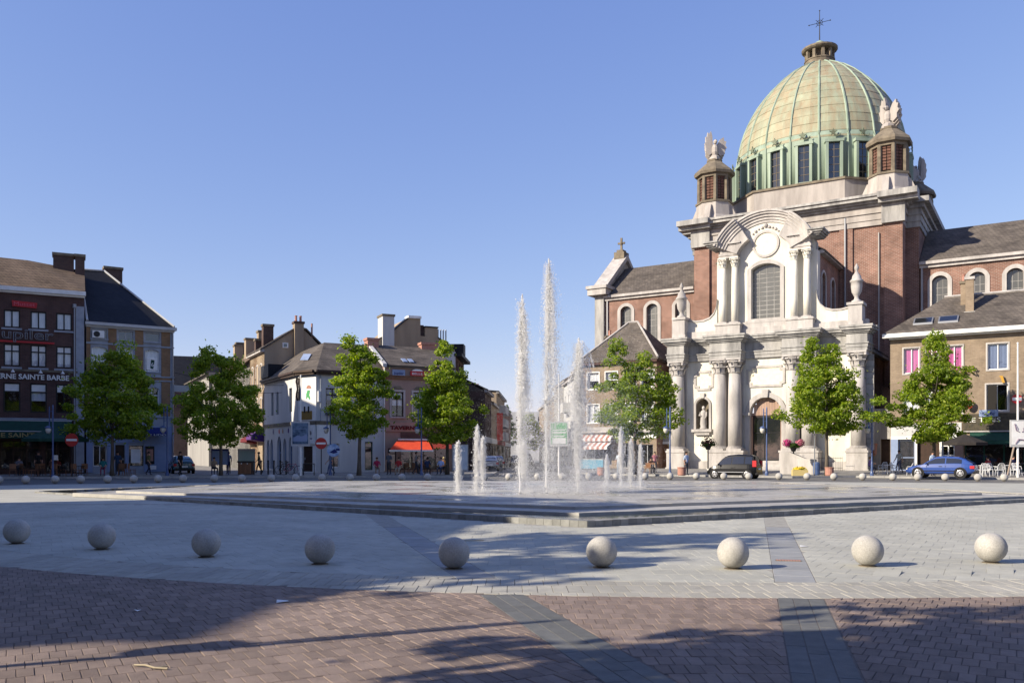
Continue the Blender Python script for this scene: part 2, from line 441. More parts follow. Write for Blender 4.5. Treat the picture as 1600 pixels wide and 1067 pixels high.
# ---------------------------------------------------------------- windows, roofs
def window(par, a, b, c, e, rise=0.0, y=.18, frame='white', glass='glass', fw=.07, nx=2, trans=(), fd=.07, curtain=None, cfrac=1.0, T=(0, 0, 0), bar=None, sur=None, sw=.16, sd=.05, sill=None, name='window'):
    m = M(*T); m.bars(a, b, c, e, rise, -fw, y, y + fd)
    bw = (bar or fw) / 2
    for i in range(1, nx):
        x = a + (b - a) * i / nx
        top = e + rise * .96 * (1 - abs(2 * i / nx - 1) ** 2) if rise else e - fw
        m.box(x - bw, x + bw, y + .004, y + fd - .004, c + fw, top)
    for t in trans:
        z = c + (e - c) * t
        m.box(a + fw, b - fw, y + .008, y + fd - .008, z - bw, z + bw)
    o = m.b(name, X[frame], par)
    g = M(*T); ym = y + fd * .5
    if rise:
        P = arc(a, b, e, rise); g.q((a, ym, c), (b, ym, c), *[(x, ym, z) for x, z in reversed(P)])
    else:
        g.q((a, ym, c), (b, ym, c), (b, ym, e), (a, ym, e))
    g.b('pane', X[glass], o)
    if curtain:
        k = M(*T); yc = y + fd + .03; n = max(4, int((b - a) / .13)); zb = c + (e + rise - c) * (1 - cfrac)
        for i in range(n):
            xa = a + (b - a) * i / n; xb = a + (b - a) * (i + 1) / n
            da = .03 * (i % 2); db = .03 * ((i + 1) % 2)
            k.q((xa, yc + da, zb), (xb, yc + db, zb), (xb, yc + db, e + rise), (xa, yc + da, e + rise))
        k.b('curtain', X[curtain], o)
    if sur:
        M(*T).bars(a, b, c, e, rise, sw, -sd, .02).b('surround', X[sur], o)
    if sill:
        M(*T).box(a - .12, b + .12, -.14, .1, c - .14, c - .004).b('sill', X[sill], o)
    return o

def body(m, x0, x1, y0, y1, z0, z1):
    """the side and back walls of a building (its front is cut separately)"""
    m.q((x0, y1, z0), (x0, y0, z0), (x0, y0, z1), (x0, y1, z1))
    m.q((x1, y0, z0), (x1, y1, z0), (x1, y1, z1), (x1, y0, z1))
    m.q((x1, y1, z0), (x0, y1, z0), (x0, y1, z1), (x1, y1, z1))

def slab(m, pts, t):
    """a sloping roof sheet with thickness t"""
    n = len(m.v); k = len(pts)
    m.v += [tuple(p) for p in pts] + [(p[0], p[1], p[2] - t) for p in pts]
    m.f.append(tuple(range(n, n + k))); m.f.append(tuple(range(n + 2 * k - 1, n + k - 1, -1))); m.m += [m.mi] * 2
    for i in range(k):
        j = (i + 1) % k
        m.f.append((n + i, n + k + i, n + k + j, n + j)); m.m.append(m.mi)

def gz(x, y):
    """height of the paving at a place: the square is flat, the pavement behind its kerb climbs gently to the church"""
    dx, dy = x - 22.56, y - 76.82
    u = .848 * dx - .530 * dy; v = .530 * dx + .848 * dy
    if x > 4 and v > -14.7: return .12 + max(0, min(1, (v + 10) / 9)) * .22
    return .12 if y > 60.5 + (0 if x > -20 else (-(x + 20)) * -.12) else 0.0

# ---------------------------------------------------------------- the church
CH_LOC = (22.56, 76.82, 0); CH_R = R(-32)
church = emp('church', 'baroque church with white columned facade, red brick tower block and green copper dome', 'church', CH_LOC, CH_R)
Z0 = .30

# facade, lower storey
doors = [(-1.4, 1.4, 1.1, 5.35, 1.4)]
nich = [(-6.42, -5.18, 4.0, 6.2, .62), (5.18, 6.42, 4.0, 6.2, .62)]
m = M(); m.wall(-8.7, 8.7, 0, 10.3, doors + nich, 0, .7)
m.q((-8.7, .9, 0), (-8.7, 0, 0), (-8.7, 0, 10.3), (-8.7, .9, 10.3)); m.q((8.7, 0, 0), (8.7, .9, 0), (8.7, .9, 10.3), (8.7, 0, 10.3))
m.b('wall', X['plaster'], church)
m = M(); m.box(-8.95, 8.95, -.22, .0, 0, 1.05)
for s in (-1, 1):
    m.box(s * 3.2 - 1.62, s * 3.2 + 1.62, -1.55, -.003, 0, 2.0); m.box(s * 3.2 - 1.7, s * 3.2 + 1.7, -1.63, -.006, 0, .45); m.box(s * 3.2 - 1.68, s * 3.2 + 1.68, -1.61, -.006, 1.82, 2.003)
    m.box(s * 7.9 - .85, s * 7.9 + .85, -1.55, -.003, 0, 2.0); m.box(s * 7.9 - .93, s * 7.9 + .93, -1.63, -.006, 0, .45); m.box(s * 7.9 - .91, s * 7.9 + .91, -1.61, -.006, 1.82, 2.003)
m.b('plinth', X['stone'], church)
# rusticated corner strips, alternating pale and dark stones
for s in (-1, 1):
    for i in range(16):
        k = M(); z = 2.03 + i * .5
        a, b = sorted((s * 8.42, s * (9.02 - .0 * (i % 2))))
        k.box(a, b, -.16 - .05 * (i % 2), -.004, z, z + .485)
        k.b('corner_stone', X['stone_grey'] if i % 2 else X['stone'], church)

def column(par, x, y, z0, z1, r, capz, big=True):
    m = M(); h = z1 - z0
    prof = [(r * 1.0, z0 + r * .55), (r * 1.0, z0 + h * .33), (r * .96, z0 + h * .6), (r * .86, capz)]
    m.lathe(prof, x, y, 18)
    c = m.b('column', X['stone'] if big else X['plaster'], par, True)
    k = M(); k.box(x - r * 1.35, x + r * 1.35, y - r * 1.35, y + r * 1.35, z0, z0 + r * .28)
    k.lathe([(r * 1.3, z0 + r * .28), (r * 1.34, z0 + r * .36), (r * 1.1, z0 + r * .46), (r * 1.18, z0 + r * .54), (r * 1.0, z0 + r * .62)], x, y, 18)
    k.b('column_base', X['stone'], c)
    k = M(); hc = z1 - capz
    k.lathe([(r * .86, capz - .02), (r * .98, capz), (r * .86, capz + .04), (r * .9, capz + hc * .5), (r * 1.2, capz + hc * .85)], x, y, 14)
    k.box(x - r * 1.25, x + r * 1.25, y - r * 1.25, y + r * 1.25, capz + hc * .87, z1)
    for row, (zz, rr, out) in enumerate(((.05, .92, .26), (.38, .98, .34))):
        for i in range(8):
            a = math.pi * (i + .5 * row) / 4; ca, sa = math.cos(a), math.sin(a); wl = r * .3
            z = capz + hc * zz; pts = []
            for t, o_ in ((0, 0), (.5, out * .35), (.85, out), (1.0, out * 1.25), (.82, out * 1.5)):
                pts.append((rr * r + o_ * r, z + t * hc * .42))
            for (ra, za), (rb, zb) in zip(pts, pts[1:]):
                k.q((x + ra * ca - wl * sa, y + ra * sa + wl * ca, za), (x + ra * ca + wl * sa, y + ra * sa - wl * ca, za),
                    (x + rb * ca + wl * .8 * sa, y + rb * sa - wl * .8 * ca, zb), (x + rb * ca - wl * .8 * sa, y + rb * sa + wl * .8 * ca, zb))
    for sx in (-1, 1):
        for sy in (-1, 1):
            k.ball((x + sx * r * 1.12, y + sy * r * 1.12, capz + hc * .76), r * .27, 6)
    k.b('capital', X['stone'] if big else X['plaster'], c)
    return c
for s in (-1, 1):
    for x in (2.55, 3.9, 7.9):
        column(church, s * x, -.78, 2.0, 10.25, .60, 8.95)
    # flat pilaster behind each pair
    for x in (2.55, 3.9, 7.9):
        k = M(); k.box(s * x - .55, s * x + .55, -.14, -.002, 2.0, 10.25); k.b('pilaster', X['stone'], church)

def entab(m, a, b, y, z0, hs, d=0.0, back=.0, e=0.0):
    """stacked mouldings; hs = [(height, projection)]; d shifts all outwards, e lengthens both ends with the projection"""
    z = z0
    for i, (h, p) in enumerate(hs):
        m.box(a - (p if e else 0), b + (p if e else 0), y - p - d, back, z, z + h - .002); z += h
LOW = [(.28, .10), (.28, .15), (.10, .22), (.78, .10), (.12, .22), (.16, .34), (.20, .52), (.16, .60)]
m = M(); entab(m, -8.75, 8.75, -.12, 10.25, LOW, 0, .35, 1)
m.b('entablature', X['stone_grey'], church)
for s in (-1, 1):
    for x, wd in ((3.22, 1.33), (7.9, .72)):
        m = M()
        z = 10.253
        for h, p in LOW:
            m.box(s * x - wd - p, s * x + wd + p, -1.38 - p, -.15, z, z + h + .001); z += h
        m.b('entablature_block', X['stone_grey'], church)
# tablets
def tablet(x0, x1, z0, z1, name='tablet'):
    c = .28
    def octo(g): return [(x0 - g + c, z0 - g), (x1 + g - c, z0 - g), (x1 + g - c, z0 - g + c * .8), (x1 + g, z0 - g + c), (x1 + g, z1 + g - c), (x1 + g - c, z1 + g - c * .8), (x1 + g - c, z1 + g), (x0 - g + c, z1 + g), (x0 - g + c, z1 + g - c * .8), (x0 - g, z1 + g - c), (x0 - g, z0 - g + c), (x0 - g + c, z0 - g + c * .8)]
    m = M(); P, Q = octo(.0), octo(.2)
    for i in range(12):
        j = (i + 1) % 12
        m.q((P[i][0], -.10, P[i][1]), (P[j][0], -.10, P[j][1]), (Q[j][0], -.10, Q[j][1]), (Q[i][0], -.10, Q[i][1]))
        m.q((Q[i][0], -.10, Q[i][1]), (Q[j][0], -.10, Q[j][1]), (Q[j][0], 0, Q[j][1]), (Q[i][0], 0, Q[i][1]))
        m.q((P[j][0], -.10, P[j][1]), (P[i][0], -.10, P[i][1]), (P[i][0], 0, P[i][1]), (P[j][0], 0, P[j][1]))
    o = m.b(name, X['stone'], church)
    k = M(); k.q(*[(a, -.03, b) for a, b in octo(.0)]); k.b('panel', X['cream'], o)
tablet(-6.4, -4.95, 7.75, 9.15); tablet(4.95, 6.4, 7.75, 9.15); tablet(-1.5, 1.5, 7.85, 9.35)
# portal
m = M(); m.bars(-1.4, 1.4, 1.1, 5.35, 1.4, .42, -.14, .02, bottom=False); m.box(-2.05, -1.38, -.26, -.0, 5.15, 5.4); m.box(1.38, 2.05, -.26, -.0, 5.15, 5.4)
m.ext([(-.22, 6.7), (.22, 6.7), (.3, 7.4), (-.3, 7.4)], -.3, .0); m.box(-1.95, -1.35, -.2, 0, .35, 1.1); m.box(1.35, 1.95, -.2, 0, .35, 1.1)
m.b('portal_frame', X['stone'], church)
# the tympanum of upright boards over a dark open glass porch
tymp = M(); tymp.box(-1.4, 1.4, .42, .50, 5.02, 5.16); tymp = tymp.b('tympanum', X['wood_dark'], church)
wd_pale = mat('weathered_door_boards', (.40, .275, .215), (.30, .2, .15), 2, .8, streak=True)
for i in range(12):
    xa = -1.4 + 2.8 * i / 12; xb = xa + 2.8 / 12 - .015; zm = 5.35 + math.sqrt(max(0, 1.96 - max(abs(xa), abs(xb)) ** 2)) + .02
    if zm > 5.25:
        k = M(); k.box(xa, xb, .40 - .01 * (i % 2), .44, 5.16, max(zm, 5.3)); k.b('board', wd_pale, tymp)
door = M(); door.bars(-1.38, 1.38, 1.1, 5.02, 0, -.1, .44, .52); door.box(-.28, -.2, .45, .51, 1.1, 5.0); door.box(-1.3, 1.3, .46, .5, 3.55, 3.62)
door = door.b('door', X['black'], church)
k = M(); k.q((-1.38, .5, 1.1), (1.38, .5, 1.1), (1.38, .5, 5.02), (-1.38, .5, 5.02)); k.b('pane', X['glass_dark'], door)
for s in (-1, 1):
    k = M(); a, b = sorted((s * 1.39, s * 1.27)); k.box(a, b, .12, .43, 1.1, 5.1); k.b('door_leaf', wd_pale, door)
for i in range(5):
    k = M(); k.box(-2.3 - i * .12, 2.3 + i * .12, -1.0 - .32 * i, .1 - .001 * i, 0, 1.1 - .16 * i - (.003 * i)); k.b('step', X['stone'], church)
# niches with a robed statue
for s in (-1, 1):
    x = s * 5.8
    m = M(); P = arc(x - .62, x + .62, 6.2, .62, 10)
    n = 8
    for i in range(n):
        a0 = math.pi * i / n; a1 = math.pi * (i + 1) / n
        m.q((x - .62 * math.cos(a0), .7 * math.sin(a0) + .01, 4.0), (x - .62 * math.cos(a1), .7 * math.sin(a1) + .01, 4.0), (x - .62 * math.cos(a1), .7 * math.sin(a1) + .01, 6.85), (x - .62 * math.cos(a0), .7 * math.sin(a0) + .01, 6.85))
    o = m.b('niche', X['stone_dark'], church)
    k = M(); k.bars(x - .62, x + .62, 4.0, 6.2, .62, .2, -.12, .01, bottom=False); k.box(x - .95, x + .95, -.42, .0, 3.72, 3.98); k.box(x - .7, x + .7, -.28, .0, 3.45, 3.72); k.ext([(x - .16, 6.85), (x + .16, 6.85), (x + .22, 7.3), (x - .22, 7.3)], -.2, 0)
    k.b('niche_frame', X['stone'], o)
    k = M(); k.lathe([(.36, 3.98), (.34, 4.15), (.27, 4.2), (.33, 4.5), (.27, 5.1), (.30, 5.45), (.22, 5.68), (.08, 5.78)], x, .22, 12)
    k.ball((x, .2, 5.95), .16, 8, (1, 1, 1.25)); k.tube([(x - .26, .18, 5.55), (x - .34, .02, 5.25), (x - .12, -.06, 5.2)], [.09, .08, .06], 6); k.tube([(x + .26, .18, 5.55), (x + .33, .05, 5.2), (x + .2, -.02, 4.9)], [.09, .08, .06], 6)
    k.b('niche_statue', X['stone'], o, True)

# facade, upper storey
ARZ, ARR = 18.53, 4.77
def arcz(x, r=ARR): return ARZ + math.sqrt(max(0, r * r - x * x))
m = M(); m.wall(-4.45, 4.45, 12.45, 19.3, [(-1.28, 1.28, 13.75, 18.2, .42)], 0, .55)
pts = [(-4.3, 19.3)] + [(x, arcz(x, 4.5)) for x in [-4.3 + 8.6 * i / 24 for i in range(25)]] + [(4.3, 19.3)]
m.q(*[(x, 0.0, z) for x, z in [(-4.3, 19.3), (4.3, 19.3)] + [(4.3 - 8.6 * i / 24, arcz(4.3 - 8.6 * i / 24, 4.5)) for i in range(25)]])
m.q((4.45, 0, 12.45), (4.45, 1.0, 12.45), (4.45, 1.0, 19.3), (4.45, 0, 19.3)); m.q((-4.45, 1.0, 12.45), (-4.45, 0, 12.45), (-4.45, 0, 19.3), (-4.45, 1.0, 19.3))
m.b('wall', X['plaster'], church)
m = M(); m.ext([(-4.3, 19.3)] + [(-4.3 + 8.6 * i / 24, arcz(-4.3 + 8.6 * i / 24, 4.55)) for i in range(25)] + [(4.3, 19.3)], .02, 1.0); m.b('gable_back', X['stone_grey'], church)
m = M(); m.box(-8.6, 8.6, -.45, .3, 12.25, 12.95)
for s in (-1, 1):
    m.box(s * 3.15 - 1.12, s * 3.15 + 1.12, -1.02, -.2, 12.24, 13.45); m.box(s * 3.15 - 1.2, s * 3.15 + 1.2, -1.1, -.2, 13.25, 13.4)
    m.box(s * 7.7 - .55, s * 7.7 + .55, -1.1, .32, 12.243, 14.3); m.box(s * 7.7 - .66, s * 7.7 + .66, -1.21, .42, 14.1, 14.32); m.box(s * 7.7 - .64, s * 7.7 + .64, -1.19, .4, 12.246, 12.7)
m.box(-2.0, 2.0, -.2, .1, 12.95, 13.5)
m.b('attic_base', X['stone'], church)
window(church, -1.28, 1.28, 13.75, 18.2, .42, .38, 'stone_grey', 'glass_lead', .06, 4, [i / 11 for i in range(1, 11)], .05, bar=.045, sur='stone', sw=.34, sd=.12)
m = M(); m.box(-1.75, 1.75, -.22, .0, 13.38, 13.6); m.b('window_sill', X['stone'], church)
for s in (-1, 1):
    for x in (2.62, 3.7):
        column(church, s * x, -.55, 13.45, 19.35, .31, 18.5, False)
    m = M(); entab(m, s * 3.16 - .72, s * 3.16 + .72, -.55, 19.35, [(.22, .12), (.2, .18), (.5, .08), (.12, .18), (.16, .3), (.14, .42)], .0, .0, 1); m.b('entablature_block', X['stone'], church)
    m = M()
    for i, (h, p) in enumerate(((.12, .2), (.14, .35), (.16, .5), (.14, .62))):
        zz = 20.3 + sum(q_[0] for q_ in ((.12, .2), (.14, .35), (.16, .5), (.14, .62))[:i])
        a, b = sorted((s * 3.9, s * (4.65 + p))); m.box(a, b, -.95 - p, .9, zz, zz + h - .002)
    m.b('cornice_end', X['stone_grey'], church)
# medallion
m = M(); n = 28
for r0, r1, y0, y1 in ((1.0, 1.2, -.12, -.12),):
    for i in range(n):
        a0, a1 = 2 * math.pi * i / n, 2 * math.pi * (i + 1) / n
        P = lambda r, a, y: (r * math.cos(a), y, 20.35 + r * math.sin(a))
        m.q(P(1.0, a0, -.12), P(1.2, a0, -.12), P(1.2, a1, -.12), P(1.0, a1, -.12)); m.q(P(1.2, a0, -.12), P(1.2, a0, 0), P(1.2, a1, 0), P(1.2, a1, -.12)); m.q(P(1.0, a1, -.12), P(1.0, a1, 0), P(1.0, a0, 0), P(1.0, a0, -.12))
for i in range(9):
    a = R(40 + i * 12.5); m.ball((1.45 * math.cos(a), -.05, 20.5 + 1.35 * math.sin(a)), .10 + .04 * (i % 2), 6)
m.ball((0, -.06, 22.0), .2, 8)
o = m.b('medallion', X['stone'], church)
m = M(); m.q(*[(1.0 * math.cos(-2 * math.pi * i / n), -.03, 20.35 - 1.0 * math.sin(-2 * math.pi * i / n)) for i in range(n)][::-1]); m.b('medallion_disc', X['cream'], o)
# segmental pediment in three parts
def arcband(m, r0, r1, y0, y1, a0, a1, n=14):
    for i in range(n):
        A = [R(a0 + (a1 - a0) * k / n) for k in (i, i + 1)]
        p = lambda r, a, y: (r * math.sin(a), y, ARZ + r * math.cos(a))
        m.q(p(r0, A[0], y0), p(r0, A[1], y0), p(r1, A[1], y0), p(r1, A[0], y0))
        m.q(p(r1, A[0], y0), p(r1, A[1], y0), p(r1, A[1], y1), p(r1, A[0], y1))
        m.q(p(r0, A[1], y0), p(r0, A[0], y0), p(r0, A[0], y1), p(r0, A[1], y1))
    for a, fl in ((a0, 0), (a1, 1)):
        a = R(a); p = lambda r, y: (r * math.sin(a), y, ARZ + r * math.cos(a))
        Q = [p(r0, y0), p(r1, y0), p(r1, y1), p(r0, y1)]; m.q(*(Q if fl else Q[::-1]))
for a0, a1, d in ((-66, -31, .85), (-31.05, 31.05, .0), (31, 66, .85)):
    m = M()
    for r0, r1, p in ((3.72, 3.95, .10), (3.95, 4.2, .2), (4.2, 4.42, .34), (4.42, 4.6, .5), (4.6, 4.77, .62)):
        arcband(m, r0, r1 - .004, -p - d, .02, a0, a1)
    if d:
        arcband(m, 2.6, 3.72, -d, .02, a0, a1)
    m.b('pediment', X['stone'], church)
# scroll walls and urns
for s in (-1, 1):
    prof = [(4.4, 15.7), (4.48, 15.0), (4.7, 14.5), (5.1, 14.12), (5.7, 13.92), (6.4, 13.9), (7.2, 14.05)]
    poly = [(s * a, b) for a, b in [(4.4, 12.9)] + prof + [(7.2, 12.9)]]
    m = M(); m.ext(poly if s < 0 else poly[::-1], -.12, .35); m.b('scroll_wall', X['plaster'], church)
    m = M()
    for (xa, za), (xb, zb) in zip(prof, prof[1:]):
        Pq = [(s * xa, za - .02), (s * xb, zb - .02), (s * xb, zb + .13), (s * xa, za + .13)]
        m.ext(Pq if s > 0 else Pq[::-1], -.2, .42)
    m.b('coping', X['stone'], church)
    m = M(); m.lathe([(.2, 14.3), (.42, 14.36), (.42, 14.5), (.22, 14.62), (.17, 14.85), (.26, 14.98), (.40, 15.25), (.46, 15.7), (.46, 16.05), (.54, 16.1), (.54, 16.2), (.40, 16.32), (.34, 16.6), (.16, 16.85), (.08, 17.0), (.15, 17.12), (.19, 17.3), (.10, 17.5), (.05, 17.62)], s * 7.7, -.4, 14); m.b('urn', X['stone'], church, True)

# nave behind the facade, aisles
m = M(0, 0, 0)
m.q((-4.3, 1.0, 10), (-4.3, 9.4, 10), (-4.3, 9.4, 19.2), (-4.3, 1.0, 19.2)); m.b('nave_wall', X['brick_red'], church)
TN = (4.35, 1.0, 90)
m = M(*TN); m.wall(0, 8.4, 10, 19.2, [(.9, 2.5, 14.1, 17.3, .5), (4.7, 6.3, 14.1, 17.3, .5)], 0, .35); m.b('nave_wall', X['brick_red'], church)
for a in (.9, 4.7): window(church, a, a + 1.6, 14.1, 17.3, .5, .22, 'stone_grey', 'glass_lead', .06, 3, [.2, .4, .6, .8], .05, bar=.04, sur='stone', sw=.22, sd=.08, T=TN)
m = M(); m.box(-4.75, -4.3, 1.0, 9.38, 19.2, 19.5); m.box(4.35, 4.8, 1.0, 9.38, 19.2, 19.5); m.b('nave_cornice', X['stone'], church)
m = M(); slab(m, [(-4.9, 1.0, 19.45), (-4.9, 9.38, 19.45), (0, 9.38, 22.4), (0, 1.0, 22.4)][::-1], .15); slab(m, [(4.9, 1.0, 19.45), (4.9, 9.38, 19.45), (0, 9.38, 22.4), (0, 1.0, 22.4)], .15); m.b('nave_roof', X['slate'], church)
for s in (-1, 1):
    m = M()
    xa, xb = sorted((s * 8.3, s * 4.3))
    m.q((s * 8.3, .9, 0), (s * 8.3, 20, 0), (s * 8.3, 20, 10.8), (s * 8.3, .9, 10.8))
    m.b('aisle_wall', X['brick_red'], church)
    m = M(); slab(m, [(s * 8.75, .9, 10.75), (s * 8.75, 9.3, 10.75), (s * 4.3, 9.3, 13.2), (s * 4.3, .9, 13.2)], .2); m.b('aisle_roof', X['slate'], church)
    m = M(); a, b = sorted((s * 8.32, s * 8.8)); m.box(a, b, .9, 9.3, 10.3, 10.53); m.b('aisle_cornice', X['stone_grey'], church)

# tower block
TB = 9.7; TF = 9.4; TK = 32.6
m = M(); m.wall(-TB, TB, 8, 23.0, [], TF, .1); body(m, -TB, TB, TF, TK, 8, 23.0); m.b('wall', X['brick_red'], church)
for x0, x1 in ((-9.95, -8.35), (8.35, 9.95), (-5.1, -3.9), (4.4, 5.6)):
    k = M(); k.box(x0, x1, TF - (.28 if abs(x0) > 8 or abs(x1) > 8 else .16), TF - .003, 8, 23.0); k.b('pilaster', X['brick_red'], church)
for v0, v1 in ((TF - .28, TF + 1.5), (TF + 4.5, TF + 6.3), (TK - 7, TK - 5.2), (TK - 1.6, TK + .2)):
    k = M(); k.box(TB - .01, TB + .26, v0 + (.003 if v0 < TF else 0), v1, 8, 23.0); k.b('pilaster', X['brick_red'], church)
WS = [(-11.0, 11.9), (11.0, 11.9), (11.0, 30.5), (-11.0, 30.5)]
m = M(); m.extz(WS, 8, 22.99); m.b('corner_wall', X['brick_red'], church)
m = M()
for z0, z1, e in ((22.99, 23.5, .12), (23.5, 24.1, .2), (24.1, 24.28, .3), (24.28, 24.72, .22), (24.72, 25.12, .5), (25.12, 25.6, .95)): m.extz([(-11 - e, 11.9 - e), (11 + e, 11.9 - e), (11 + e, 30.5 + e), (-11 - e, 30.5 + e)], z0, z1 - .003)
m.b('side_cornice', X['stone_grey'], church)
SQ = lambda e: [(-TB - e, TF - e), (TB + e, TF - e), (TB + e, TK + e), (-TB - e, TK + e)]
m = M()
for z0, z1, e in ((23.0, 23.5, .22), (23.5, 24.1, .30), (24.1, 24.3, .42), (24.3, 24.75, .34)): m.extz(SQ(e), z0, z1 - .002)
m.b('architrave', X['stone_tower'], church)
m = M()
for z0, z1, e in ((24.75, 24.95, .55), (24.95, 25.15, .85), (25.15, 25.45, 1.22), (25.45, 25.68, 1.38)): m.extz(SQ(e), z0, z1 - .002)
m.b('cornice', X['stone_grey'], church)
m = M()
for s in (-1, 1):       # returns over the corner pilasters
    a, b = sorted((s * 8.0, s * 11.35)); m.box(a, b, TF - 1.75, TF, 25.17, 25.7); m.box(a, b, TF - 1.2, TF, 24.8, 25.165)
    a, b = sorted((s * 8.2, s * 10.2)); m.box(a, b, TF - .66, TF, 23.02, 24.78)
m.b('cornice_block', X['stone_grey'], church)
m = M(); m.tube([(4.95, TF - .32, 24.0), (4.95, TF - .32, 8)], .085, 6); m.b('downpipe', X['zinc'], church)
m = M(); m.tube([(7.9, TF - .12, 22.3), (7.9, TF - .12, 8)], .07, 6); m.b('downpipe', X['stone'], church)
# octagonal attic
def octa(ap, hf, e=0, cy=21.0):
    a = ap + e; h = hf + e * .41
    return [(h, cy - a), (a, cy - h - (0)), (a, cy + h), (h, cy + a), (-h, cy + a), (-a, cy + h), (-a, cy - h), (-h, cy - a)]
m = M(); m.extz(octa(9.75, 4.65, .35), 25.68, 26.6, octa(9.75, 4.65, .0)); m.extz(octa(9.5, 4.45), 26.6, 28.5); m.b('attic', X['stone_tower'], church)
m = M(); m.extz(octa(9.5, 4.45, .16), 28.5, 28.72); m.b('attic_coping', X['stone_dark'], church)
# drum, windows
CY = 21.0; NW = 20; PH = 9.0
RD = 8.85
m = M(); m.lathe([(RD, 28.7), (RD, 33.2), (RD - .02, 33.9)], 0, CY, 60); m.b('drum', X['copper_green'], church, True)
for i in range(NW):
    a = -90 + PH - 9 + 360 / NW * i + 3.0
    ca, sa = math.cos(R(a)), math.sin(R(a))
    if i in range(7, 14): pass
    T = (ca * (RD + .02), CY + sa * (RD + .02), a + 90)
    m = M(*T)
    for s in (-1, 1): m.box(s * .68 - .13, s * .68 + .13, -.42, .1, 28.75, 32.75)
    m.box(-.92, .92, -.46, .1, 32.62, 32.9); m.box(-.85, .85, -.36, .1, 28.72, 28.9)
    o = m.b('drum_window', X['copper_green'], church)
    m = M(*T); m.q((-.55, -.12, 28.9), (.55, -.12, 28.9), (.55, -.12, 32.62), (-.55, -.12, 32.62)); m.b('pane', X['glass_dark'], o)
    m = M(*T)
    for k_ in range(1, 5): m.box(-.55, .55, -.16, -.12, 28.9 + k_ * .75, 28.94 + k_ * .75)
    m.box(-.02, .02, -.165, -.115, 28.9, 32.6); m.b('glazing_bar', X['stone_dark'], o)
    m = M(*T)      # star and crescent ornament over each window
    star = []
    for k_ in range(10):
        rr = .42 if k_ % 2 == 0 else .17; aa = math.pi / 2 + k_ * math.pi / 5; star.append((rr * math.cos(aa) - .1, 33.55 + rr * math.sin(aa)))
    m.ext(star[::-1], -.42, -.3); m.tube([(.1, -.3, 33.15), (.45, -.32, 33.2), (.62, -.3, 33.45)], [.04, .08, .04], 5); m.tube([(0, -.3, 33.5), (0, -.05, 33.5)], .03, 4)
    m.b('star', X['bronze'], o)
# dome of lapped copper sheets between ribs
DOME = [(9.25, 33.3), (9.2, 34.0), (9.05, 35.0), (8.82, 36.0), (8.5, 37.0), (8.1, 38.0), (7.6, 39.0), (7.02, 40.0), (6.32, 41.0), (5.48, 42.0), (4.48, 43.0), (3.25, 44.0), (1.7, 44.9)]
DOME = [(r * .955, 33.3 + (z - 33.3) * .925) for r, z in DOME]
m = M(); m.lathe([(r - .12, z - .06) for r, z in DOME], 0, CY, 60)
dome = m.b('dome', X['copper'], church, True)
back = M()
for i in range(NW):
    a0 = -90 + 3.0 + 360 / NW * (i - .5); a1 = a0 + 360 / NW
    mid = math.cos(R((a0 + a1) / 2 + 57))      # the side that looks towards the square
    for j in range(len(DOME) - 1):
        (ra, za), (rb, zb) = DOME[j], DOME[j + 1]
        k = M() if mid > -.25 else back
        ns = 3; lift = .035; jit = rnd.uniform(-.008, .008)
        for t in range(ns):
            b0 = R(a0 + (a1 - a0) * t / ns); b1 = R(a0 + (a1 - a0) * (t + 1) / ns)
            r0 = ra + lift + jit; r1 = rb + .0 + jit
            P = lambda r, b, z: (r * math.cos(b), CY + r * math.sin(b), z)
            k.q(P(r0, b0, za), P(r0, b1, za), P(r1, b1, zb + .01), P(r1, b0, zb + .01))
            k.q(P(ra - .03, b0, za), P(ra - .03, b1, za), P(r0, b1, za), P(r0, b0, za))
        if mid > -.25: k.b('copper_panel', X['copper'], dome)
o = back.b('copper_panel', X['copper'], dome); o['kind'] = 'stuff'
for i in range(NW):
    a = R(-90 + 3.0 + 360 / NW * (i - .5)); ca, sa = math.cos(a), math.sin(a)
    m = M(); m.tube([((r + .03) * ca, CY + (r + .03) * sa, z) for r, z in [(8.9, 28.75)] + DOME], [.13] * 3 + [.12] * 6 + [.10] * 5, 6); m.b('rib', X['copper_green'], church)
# lantern, ball and cross
LZ = lambda z: 44.0 + (z - 44.9) * .86
def squash(m):
    m.v = [(p_[0] * .9, CY + (p_[1] - CY) * .9, LZ(p_[2])) for p_ in m.v]; return m
m = M(); m.lathe([(2.0, 44.6), (2.0, 45.0), (1.72, 45.05), (1.72, 45.5), (1.8, 45.52), (1.8, 45.65)], 0, CY, 20)
m.lathe([(1.75, 46.75), (1.95, 46.8), (2.1, 46.95), (2.1, 47.15), (1.5, 47.35), (.75, 47.5)], 0, CY, 20); m.lathe([(1.0, 45.6), (1.0, 46.8)], 0, CY, 12)
lan = squash(m).b('lantern', X['stone_dark'], church)
for i in range(10):
    a = R(36 * i + 8); k = M(0, 0, 0); k.T = (1.4 * math.cos(a), CY + 1.4 * math.sin(a), math.cos(a), math.sin(a)); k.box(-.16, .16, -.17, .17, 45.6, 46.8); (setattr(k, 'v', [(p_[0] * .9, p_[1] * .9, LZ(p_[2])) for p_ in k.v]) or k).b('pillar', X['stone_dark'], lan)
m = M(); m.lathe([(.78, 47.48), (.72, 47.75), (.5, 48.05), (.2, 48.2), (.1, 48.3)], 0, CY, 14); squash(m).b('cap', X['copper_green'], lan, True)
m = M(); m.tube([(0, CY, 48.2), (0, CY, 52.1)], [.07, .035], 6); m.tube([(-1.25, CY, 50.55), (1.25, CY, 50.55)], .035, 5)
for sx, sz in ((1, 1), (1, -1), (-1, 1), (-1, -1)): m.tube([(0, CY, 50.55), (sx * .45, CY, 50.55 + sz * .45)], .03, 4)
